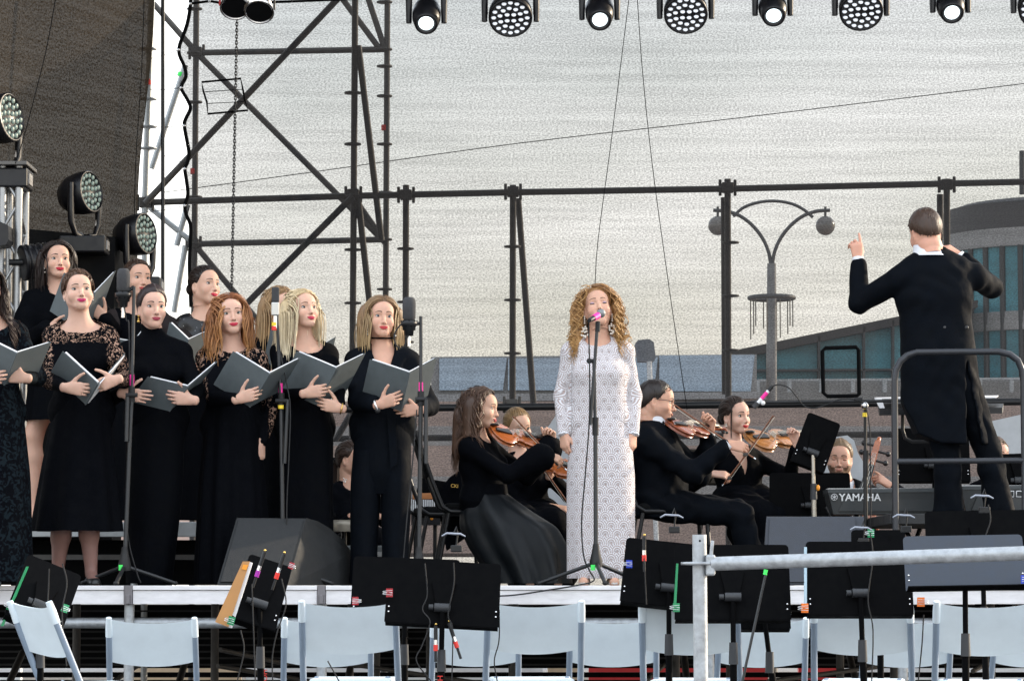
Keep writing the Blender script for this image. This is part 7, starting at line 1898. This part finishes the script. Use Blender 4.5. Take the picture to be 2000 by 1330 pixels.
# ================================================================ podium, keyboards, screens
pd = thing('podium', 'black podium with tubular guard rail under the conductor', 'podium', (W(1880, 1100, 18.4).x, 18.4, DECK))
xa, xb = W(1738, 1010, 17.75).x, W(2030, 1010, 17.75).x
MB().box(((xa + xb) / 2, 18.45, PODIUM - .03), (xb - xa, 1.4, .058)).build('platform', M_deck, pd, bevel=.004)
for x in (xa + .05, xb - .05):
    for y in (17.82, 19.05): MB().cyl((x, y, DECK), (x, y, PODIUM - .06), .022, n=12).build('leg', M_blk, pd)
YR = 17.72
MB().tube([W(x, y, YR) for x, y in ((1750, 1078), (1748, 900), (1747, 745), (1750, 722), (1758, 706), (1772, 694), (1790, 688), (1870, 687), (1950, 687), (1972, 692), (1988, 704), (1996, 722), (1999, 745), (2001, 900), (2003, 1078))], .0185, 14).build('guard_rail', mat('satin_black_tube', (.030, .032, .038), rough=.35, metal=.4), pd)
MB().cyl(W(1749, 901, YR), W(2001, 899, YR), .0165, n=14).build('cross_rail', mat('satin_black_tube', (.03, .032, .038)), pd)
sd = thing('score_desk', 'flat conductor desk with open white score', 'music stand', (W(1835, 900, 19.15).x, 19.15, DECK))
MB().plate([W(1717, 800, 19.0), W(1958, 796, 19.0), W(1960, 788, 19.3), W(1714, 786, 19.3)], (0, 0, -.035)).build('tray', M_blk, sd, bevel=.006)
MB().plate([W(1712, 779, 19.05), W(1945, 777, 19.05), W(1950, 774, 19.35), W(1708, 778, 19.35)], (0, 0, .006)).build('score', M_paper, sd)
MB().plate([W(1708, 778, 19.02), W(1722, 778, 19.02), W(1728, 797, 19.02), W(1718, 797, 19.02)], (0, .004, 0)).build('page_edge', M_paper, sd)
MB().tube([W(x, y, 19.15) for x, y in ((1763, 802), (1763, 840), (1768, 856), (1782, 863), (1850, 863))], .011, 10).build('support_arm', M_blk, sd); p = W(1850, 863, 19.15); MB().cyl((p.x, p.y, DECK), p, .016, n=12).build('column', M_blk, sd); MB().box((p.x, p.y, DECK + .012), (.4, .4, .02)).build('foot_plate', M_blk, sd)
def keyboard(label, x0, x1, y0, y1, Y, txt, tx_, ty, size, logo=False):
    root = thing('keyboard', label, 'keyboard', (W(x0, 1100, Y).x, Y, DECK), 'electronic keyboards by the podium')
    a, b_, c, d = W(x0, y0, Y), W(x1, y0 - 2, Y), W(x1, y1, Y), W(x0 + 12, y1, Y)
    M_kb = mat('dark_grey_keyboard', (.014, .018, .021), rough=.5, var=.12)
    MB().plate([a, b_, c, d], (0, .30, 0)).build('case', M_kb, root, bevel=.006)
    MB().plate([a + Vector((0, -.006, 0)), b_ + Vector((0, -.006, 0)), b_ + Vector((0, -.006, -.022)), a + Vector((.004, -.006, -.022))], (0, .30, 0)).build('top_edge', mat('mid_grey_keyboard_edge', (.045, .054, .06), rough=.45), root)
    e = .42; MB().plate([W(x0 + 32, y0 + (y1 - y0) * e, Y - .012), W(x1 - 2, y0 + (y1 - y0) * e, Y - .012), W(x1 - 2, y1 - 6, Y - .012), W(x0 + 22, y1 - 6, Y - .012)], (0, .01, 0)).build('rear_panel', mat('rear_panel_grey', (.018, .023, .027), rough=.45), root)
    k0 = None
    for i in range(36):
        p = Vector((a.x + .03 + i * (b_.x - a.x - .06) / 36, Y + .24, a.z + .004))
        if k0 is None: k0 = MB().box((0, 0, 0), (.015, .12, .014)).build('key', M_white, root, local=True); o = k0
        else: o = k0.copy(); C.objects.link(o)
        o.location = p - root.location
    for s_ in (0, 1):
        xx = a.x + .12 + s_ * (b_.x - a.x - .24)
        MB().cyl((xx - .1, Y + .05, DECK), (xx + .1, Y + .25, a.z - .10), .014, n=10).build('stand_leg', M_blk, root); MB().cyl((xx + .1, Y + .05, DECK), (xx - .1, Y + .25, a.z - .10), .014, n=10).build('stand_leg', M_blk, root)
    if txt == 'MODX':
        for lt_, pts in (('M', [(1944, 973), (1944, 958), (1952, 966), (1960, 958), (1960, 973)]), ('O', [(1966, 959), (1980, 959), (1980, 970), (1966, 970), (1966, 959)]), ('D', [(1985, 959), (1994, 959), (2000, 964), (1995, 970), (1985, 970), (1985, 959)]), ('X', [(2003, 958), (2018, 971)]), ('X', [(2018, 958), (2003, 971)])):
            MB().tube([W(x, y, Y - .014) for x, y in pts], .0036, 4).build('model_letter', mat('white_print', (.70, .71, .72), rough=.5), root)
    else: text_mesh(txt, size, W(tx_, ty, Y - .013), (1, 0, 0), (0, 0, 1), mat('white_print', (.70, .71, .72), rough=.5), root, bold=.0012, depth=.0008)
    if logo:
        c_ = W(1629.5, 970.5, Y - .013); MB().tube([c_ + Vector((.0185 * math.cos(t), 0, .0185 * math.sin(t))) for t in np.linspace(0, 6.283, 25)[:-1]], .0018, 5, closed=True).build('emblem_ring', MATS['white_print'], root)
        eb = MB()
        for k in range(3): u = Vector((math.cos(R(30 + 60 * k)), 0, math.sin(R(30 + 60 * k)))) * .0145; eb.cyl(c_ - u, c_ + u, .0020, n=5)
        eb.build('emblem_forks', MATS['white_print'], root)
    return root
keyboard('grey keyboard with white maker\'s name and round emblem beside the podium', 1616, 1829, 955, 1004, 18.85, 'YAMAHA', 1639, 977.5, .060, True)
keyboard('second grey keyboard with outlined model letters right of the podium', 1876, 2075, 949, 1002, 19.25, 'MODX', 1946, 973, .062)
for i, (q, lab) in enumerate((([(1600, 926), (1618, 868), (1634, 853), (1655, 850), (1668, 860), (1676, 885), (1700, 925)], 'pale round topped sheet leaning behind the cellist'), ([(1930, 900), (1938, 822), (2010, 806), (2010, 905)], 'pale sheet standing behind the player at the right edge'), ([(1040, 930), (1060, 850), (1085, 812), (1112, 806), (1112, 930)], 'grey sheet leaning on the railing left of the soprano'))):
    o = MB().plate([W(x, y, 22.2) for x, y in q] + [Vector((W(q[-1][0], 1140, 22.2).x, 22.2, DECK)), Vector((W(q[0][0], 1140, 22.2).x, 22.2, DECK))], (0, .03, 0)).build('pale_sheet', mat('pale_plastic_sheet', (.40, .42, .44) if i < 2 else (.4, .42, .44), rough=.5)); tag(o, lab, 'sheet', 'pale sheets leaning behind the orchestra')

# ================================================================ violins, viola, cello, bows
M_var = mat('orange_varnish', (.36, .095, .022), rough=.22, var=.25, scale=14, spec=.55, coat=.4, stretch=(1, 6, 1)); M_var2 = mat('golden_brown_varnish', (.38, .155, .045), rough=.24, var=.25, scale=14, spec=.5, coat=.4, stretch=(1, 6, 1)); M_var3 = mat('red_brown_varnish', (.22, .055, .022), rough=.24, var=.25, scale=14, spec=.5, coat=.4, stretch=(1, 6, 1))
M_ebony = mat('ebony', (.012, .011, .011), rough=.35); M_str = mat('steel_string', (.6, .58, .52), rough=.25, metal=1); M_bow = mat('bow_wood', (.20, .070, .030), rough=.3); M_bhair = mat('bow_hair', (.66, .60, .50), rough=.6)
def fiddle(name, label, cat, P0, P1, up, m, k=1.0, peg_m=None, deep=1.0):
    """P0 tail end, P1 scroll end (world); up: direction the top faces"""
    P0, P1 = Vector(P0), Vector(P1); X = (P1 - P0).normalized(); Z = Vector(up); Z = (Z - X * Z.dot(X)).normalized(); Y = Z.cross(X)
    root = thing(name, label, cat, P0, 'string instruments')
    B3 = Matrix((X, Y, Z)).transposed()
    def L(x, y, z): return P0 + B3 @ Vector((x * k, y * k, z * k))
    half = [(0, 0), (.004, .040), (.020, .075), (.050, .098), (.085, .104), (.115, .096), (.135, .078), (.142, .082), (.148, .064), (.170, .054), (.195, .055), (.212, .068), (.219, .076), (.222, .068), (.245, .080), (.280, .083), (.312, .076), (.338, .056), (.350, .030), (.356, 0)]
    out = half + [(x, -y) for x, y in half[-2:0:-1]]
    n = len(out); rib = .030 * deep
    vs = []
    for z, s_ in ((0, .965), (.002, 1.0), (.005, 1.0), (.005, .965), (rib - .005, .965), (rib - .005, 1.0), (rib - .002, 1.0), (rib, .965), (rib + .007, .60), (rib + .010, .25)): vs += [L(.178 + (x - .178) * s_, y * s_, z) for x, y in out]
    fs = [(r_ * n + i, r_ * n + (i + 1) % n, (r_ + 1) * n + (i + 1) % n, (r_ + 1) * n + i) for r_ in range(9) for i in range(n)]
    bb = MB().add(vs, fs, 0, True); bb.add(vs[:n], [tuple(range(n))[::-1]]); bb.add(vs[-n:], [tuple(range(n))]); bb.build('body', m, root)
    for s_ in (-1, 1): MB().tube([L(.160 + .07 * t - .035, s_ * (.036 + .010 * math.sin(6.28 * t)), rib + .008) for t in np.linspace(0, 1, 9)], .0024 * k, 5).build('f_hole', M_ebony, root)
    MB().plate([L(x, y, rib - .004) for x, y in ((.345, -.016), (.345, .016), (.50, .012), (.50, -.012))], B3 @ Vector((0, 0, .018 * k))).build('neck', m, root)
    MB().plate([L(x, y, rib + .018) for x, y in ((.232, -.021), (.232, .021), (.49, .012), (.49, -.012))], B3 @ Vector((0, 0, .007 * k))).build('fingerboard', M_ebony, root)
    MB().plate([L(x, y, rib + .010) for x, y in ((.018, -.010), (.018, .010), (.128, .023), (.128, -.023))], B3 @ Vector((0, 0, .008 * k))).build('tailpiece', M_ebony, root)
    MB().plate([L(.176, y, rib + z) for y, z in ((-.021, .004), (.021, .004), (.016, .034), (-.016, .034))], B3 @ Vector((.004 * k, 0, 0))).build('bridge', M_bhair, root)
    if deep < 2: MB().sphere(L(.030, .045, rib + .016), (.030 * k, .034 * k, .010 * k), 0, 14, 8).build('chin_rest', M_ebony, root)
    for y in (-.012, -.004, .004, .012): MB().tube([L(.12, y * .9, rib + .018), L(.178, y * 1.1, rib + .036), L(.49, y * .55, rib + .026), L(.54, y * .4, rib + .012)], min(.0011 * k, .0013), 4).build('string', M_str, root)
    MB().plate([L(x, y, rib - .006) for x, y in ((.498, -.011), (.498, .011), (.575, .009), (.575, -.009))], B3 @ Vector((0, 0, .020 * k))).build('peg_box', m, root)
    MB().tube([L(.575 + .016 * (1 - t / 7) * math.cos(t) , 0, rib - .010 + .016 * (1 - t / 7) * math.sin(t)) for t in np.linspace(0, 6.28, 18)], (.010 if deep < 1.5 else .0072) * k, 8).build('scroll', m, root)
    for i, x in enumerate((.512, .528, .544, .560)):
        s_ = 1 if i % 2 else -1; MB().cyl(L(x, 0, rib + .002), L(x, s_ * .038, rib + .002), .004 * k, n=8).build('peg', peg_m or M_ebony, root); MB().sphere(L(x, s_ * .042, rib + .002), (.009 * k, .005 * k, .009 * k), 0, 8, 6).build('peg_head', peg_m or M_ebony, root)
    return root
def bow(label, tip, frog):
    tip, frog = Vector(tip), Vector(frog); d = (frog - tip); root = thing('bow', label, 'bow', frog, 'bows')
    dn = Vector((0, -.3, -1)); dn = (dn - d.normalized() * dn.dot(d.normalized())).normalized()
    MB().tube([tip + dn * .012, tip, tip + d * .5 + dn * .006, frog], [.004, .0042, .0045, .005], 8).build('stick', M_bow, root)
    MB().tube([tip + dn * .014, frog - d.normalized() * .06 + dn * .017], .0032, 6, sy=.4).build('bow_hair', M_bhair, root)
    MB().box(frog - d.normalized() * .05 + dn * .010, (.028, .012, .02)).build('frog', M_ebony, root, bevel=.003); MB().cyl(frog, frog + d.normalized() * .014, .0055, n=8).build('end_button', M_chrome, root)
fiddle('violin', 'glossy orange violin under the chin of the wavy haired violinist', 'violin', W(958, 848, 18.86), W(1105, 878, 19.22), (.25, -.62, .80), M_var)
bow('bow of the wavy haired violinist, pointing up to the left', W(1003, 813, 18.74), W(1103, 915, 18.78))
fiddle('violin', 'second orange violin held low behind the first', 'violin', W(1038, 900, 20.12), W(1128, 925, 19.95), (.1, -.7, .6), M_var)
bow('bow of the half hidden violinist, low by the white dress', W(1040, 880, 20.0), W(1125, 1003, 20.0))
fiddle('violin', 'dark red brown violin under the chin of the man in glasses', 'violin', W(1310, 838, 18.9), W(1418, 848, 19.40), (.15, -.62, .78), M_var3)
bow('bow of the man in glasses, crossing from his mouth to the viola player', W(1317, 790, 18.78), W(1472, 894, 18.72))
fiddle('viola', 'golden brown viola of the woman with red lips', 'viola', W(1462, 866, 19.86), W(1592, 856, 20.28), (.10, -.66, .75), M_var2, 1.12)
bow('bow of the viola player, slanting up across her viola', W(1510, 812, 19.62), W(1414, 945, 19.70))
fiddle('cello', 'orange cello with dark neck and carved scroll, held by the cellist', 'cello', W(1622, 1196, 20.58), W(1719, 858, 20.86), (-.1, -.95, .25), M_var, 2.02, M_ebony, 1.9)
fiddle('violin', 'violin glimpsed at the right edge below the brown haired player', 'violin', W(1930, 905, 20.95), W(2040, 965, 20.85), (.2, -.7, .6), M_var)

# ================================================================ front rail
fr = thing('front_rail', 'galvanised scaffold rail with upright post in the right foreground', 'railing', (W(1366, 1330, 11.35).x, 11.35, 0))
p0 = W(1366, 1044, 11.35); MB().cyl((p0.x + .01, 11.35, 0), p0, .0255, n=24).build('upright_post', M_galv, fr)
MB().cyl(p0 - Vector((0, .026, .022)), p0 - Vector((0, .0245, .022)), .004, n=10).build('pin_hole', M_blkm, fr)
MB().lathe([(.026, -.006), (.062, -.005), (.062, .005), (.026, .006)], 24, 0, Matrix.Translation(W(1364, 1100, 11.35))).build('rosette', M_galv, fr)
a, b_ = W(1385, 1101, 11.33), W(2060, 1078, 10.85)
MB().cyl(a + (b_ - a) * .012, b_, .0245, n=24).build('rail_tube', M_galv, fr)
MB().box(a + Vector((.004, 0, -.004)), (.034, .05, .075)).build('wedge_head', M_galv, fr, bevel=.008); MB().box(a + Vector((.006, -.01, .028)), (.012, .016, .11), rot=Matrix.Rotation(R(6), 3, 'Y')).build('wedge_pin', M_galv, fr, bevel=.002)
MB().cyl((b_.x, b_.y, 0), b_ + Vector((0, 0, .05)), .0255, n=20).build('upright_post', M_galv, fr)
MB().cyl(W(1366, 1420, 11.36), W(2060, 1420, 10.9), .0242, n=16).build('lower_rail', M_galv, fr)
# stick with green tape behind the rail
st = thing('thin_stand_rod', 'thin grey rod with green tape leaning behind the rail', 'rod', W(1450, 1340, 13.6)); MB().cyl(W(1448, 1340, 13.6), W(1496, 1118, 13.6), .006, n=8).build('rod', M_stand, st); MB().cyl(W(1494, 1122, 13.6), W(1496, 1112, 13.6), .0085, n=8).build('green_tape', M_green, st); bpy.data.objects[st.name].location.z = LOW
for ch_ in st.children: ch_.location.z += W(1450, 1340, 13.6).z - LOW
# loose cables hanging from the music stands
cab = [((830, 1100), (832, 1160), (828, 1190), (840, 1215), (822, 1260), (816, 1290), (842, 1330), 13.9, 'cable running down the back of the wide stand, left strand'), ((886, 1098), (884, 1140), (878, 1200), (884, 1230), (880, 1330), 13.9, 'cable running down the back of the wide stand, right strand'),
       ((975, 1190), (972, 1250), (968, 1290), (972, 1335), 14.0, 'thin cable beside the right edge of the wide stand'), ((492, 1140), (496, 1330), 13.95, 'straight cable below the sideways stand'), ((470, 1230), (474, 1270), (466, 1330), 13.95, 'wavy cable below the tan folder'), ((550, 1130), (556, 1180), (545, 1230), (532, 1280), (530, 1330), 13.95, 'curling cable right of the sideways stand'),
       ((96, 1110), (92, 1150), (95, 1190), (88, 1240), 14.1, 'cable on the back of the far left stand'), ((122, 1100), (128, 1140), (124, 1200), (130, 1300), 14.1, 'second cable hanging from the far left stand'), ((1258, 1090), (1260, 1180), 14.2, 'cable below the plug by the white dress'), ((1700, 1040), (1702, 1090), (1698, 1170), (1705, 1230), (1700, 1330), 13.7, 'cable hanging behind the stand right of the rail post'), ((1804, 1200), (1798, 1260), (1796, 1330), 13.9, 'thin cable hanging before the lower right chairs'), ((1930, 985), (1932, 1015), (1928, 1045), 14.4, 'cable over the far right black stand'), ((640, 1290), (660, 1330), 14.3, 'thin cable crossing below the wedge side chair')]
for c_ in cab:
    *pts, Yc, lab = c_; tag(MB().tube(curve([W(x + 3 * math.sin(i * 2.1), y, Yc) for i, (x, y) in enumerate(pts)]), .0032, 6).build('cable', M_rubber), lab, 'cable', 'loose cables among the music stands')
# things seen in the gaps under the stage
for i, (x0, x1, m_, lab) in enumerate(((-40, 40, 'white', 'white board seen under the stage at far left'), (262, 470, 'tan', 'tan board seen under the stage below the turtleneck singer'), (480, 1060, 'white', 'long white board seen under the middle of the stage'), (1070, 1130, 'tan', 'small tan board seen under the stage below the soprano'), (1150, 1500, 'red', 'red board seen under the stage right of the soprano'), (1560, 1640, 'red', 'short red board seen under the stage left of the lower right chairs'), (1640, 2050, 'white', 'white board seen under the stage at the right'))):
    cc = dict(white=(.70, .70, .70), tan=(.55, .42, .28), red=(.45, .02, .02))[m_]
    o = MB().plate([W(x0, 1285, 25.5), W(x1, 1285, 25.5), W(x1, 1345, 25.5), W(x0, 1345, 25.5)], (0, .1, 0)).build('barrier_board', mat('board_' + m_, cc, rough=.6)); tag(o, lab, 'board', 'boards standing behind the stage')
    o2 = o

# ================================================================ finer pieces go one level down, under the part they sit on
SUB = {'lens': 'head', 'display': 'base', 'yoke_trim': 'yoke_arm', 'rivet': 'desk', 'lip': 'desk', 'bracket': 'desk', 'tilt_knob': 'tilt_joint', 'foot': 'leg', 'peg_head': 'peg', 'f_hole': 'body', 'bridge': 'body',
       'tailpiece': 'body', 'chin_rest': 'body', 'sheets': 'cover', 'key': 'case', 'emblem_forks': 'emblem_ring', 'wire_handle': 'clip_body', 'eyelet': 'net_hem', 'lamp_hanger': 'lamp_arm', 'mullion': 'drum_glazing',
       'rail_post': 'terrace_rail', 'hanging_stem': 'basket_ring', 'case_edge': 'case_body', 'cooling_fin': 'lamp_body', 'elastic': 'shock_mount', 'boom_knob': 'clutch', 'page_edge': 'score', 'orange_sticker': 'cover', 'watch_case': 'watch_strap', 'plastic_sleeve': 'backrest', 'foot_cap': 'front_leg', 'panel': 'pavilion_wall', 'frog': 'stick', 'end_button': 'stick', 'pin_hole': 'upright_post', 'wedge_pin': 'wedge_head'}
def centre(o):
    b_ = o.bound_box; return Vector([(b_[0][i] + b_[6][i]) / 2 for i in range(3)]) + o.location
for root in [o for o in C.objects if o.parent is None]:
    kids = list(root.children); by = {}
    for c_ in kids: by.setdefault(c_.name.split('.')[0], []).append(c_)
    for nm, ks in by.items():
        tg = by.get(SUB.get(nm, ''), [])
        tg = [t for t in tg if t.location.length < 1e-6 and t.rotation_euler.x == 0 and t.rotation_euler.z == 0]
        if not tg or root.type != 'EMPTY': continue
        for c_ in ks: ce = centre(c_); c_.parent = min(tg, key=lambda t: (centre(t) - ce).length)
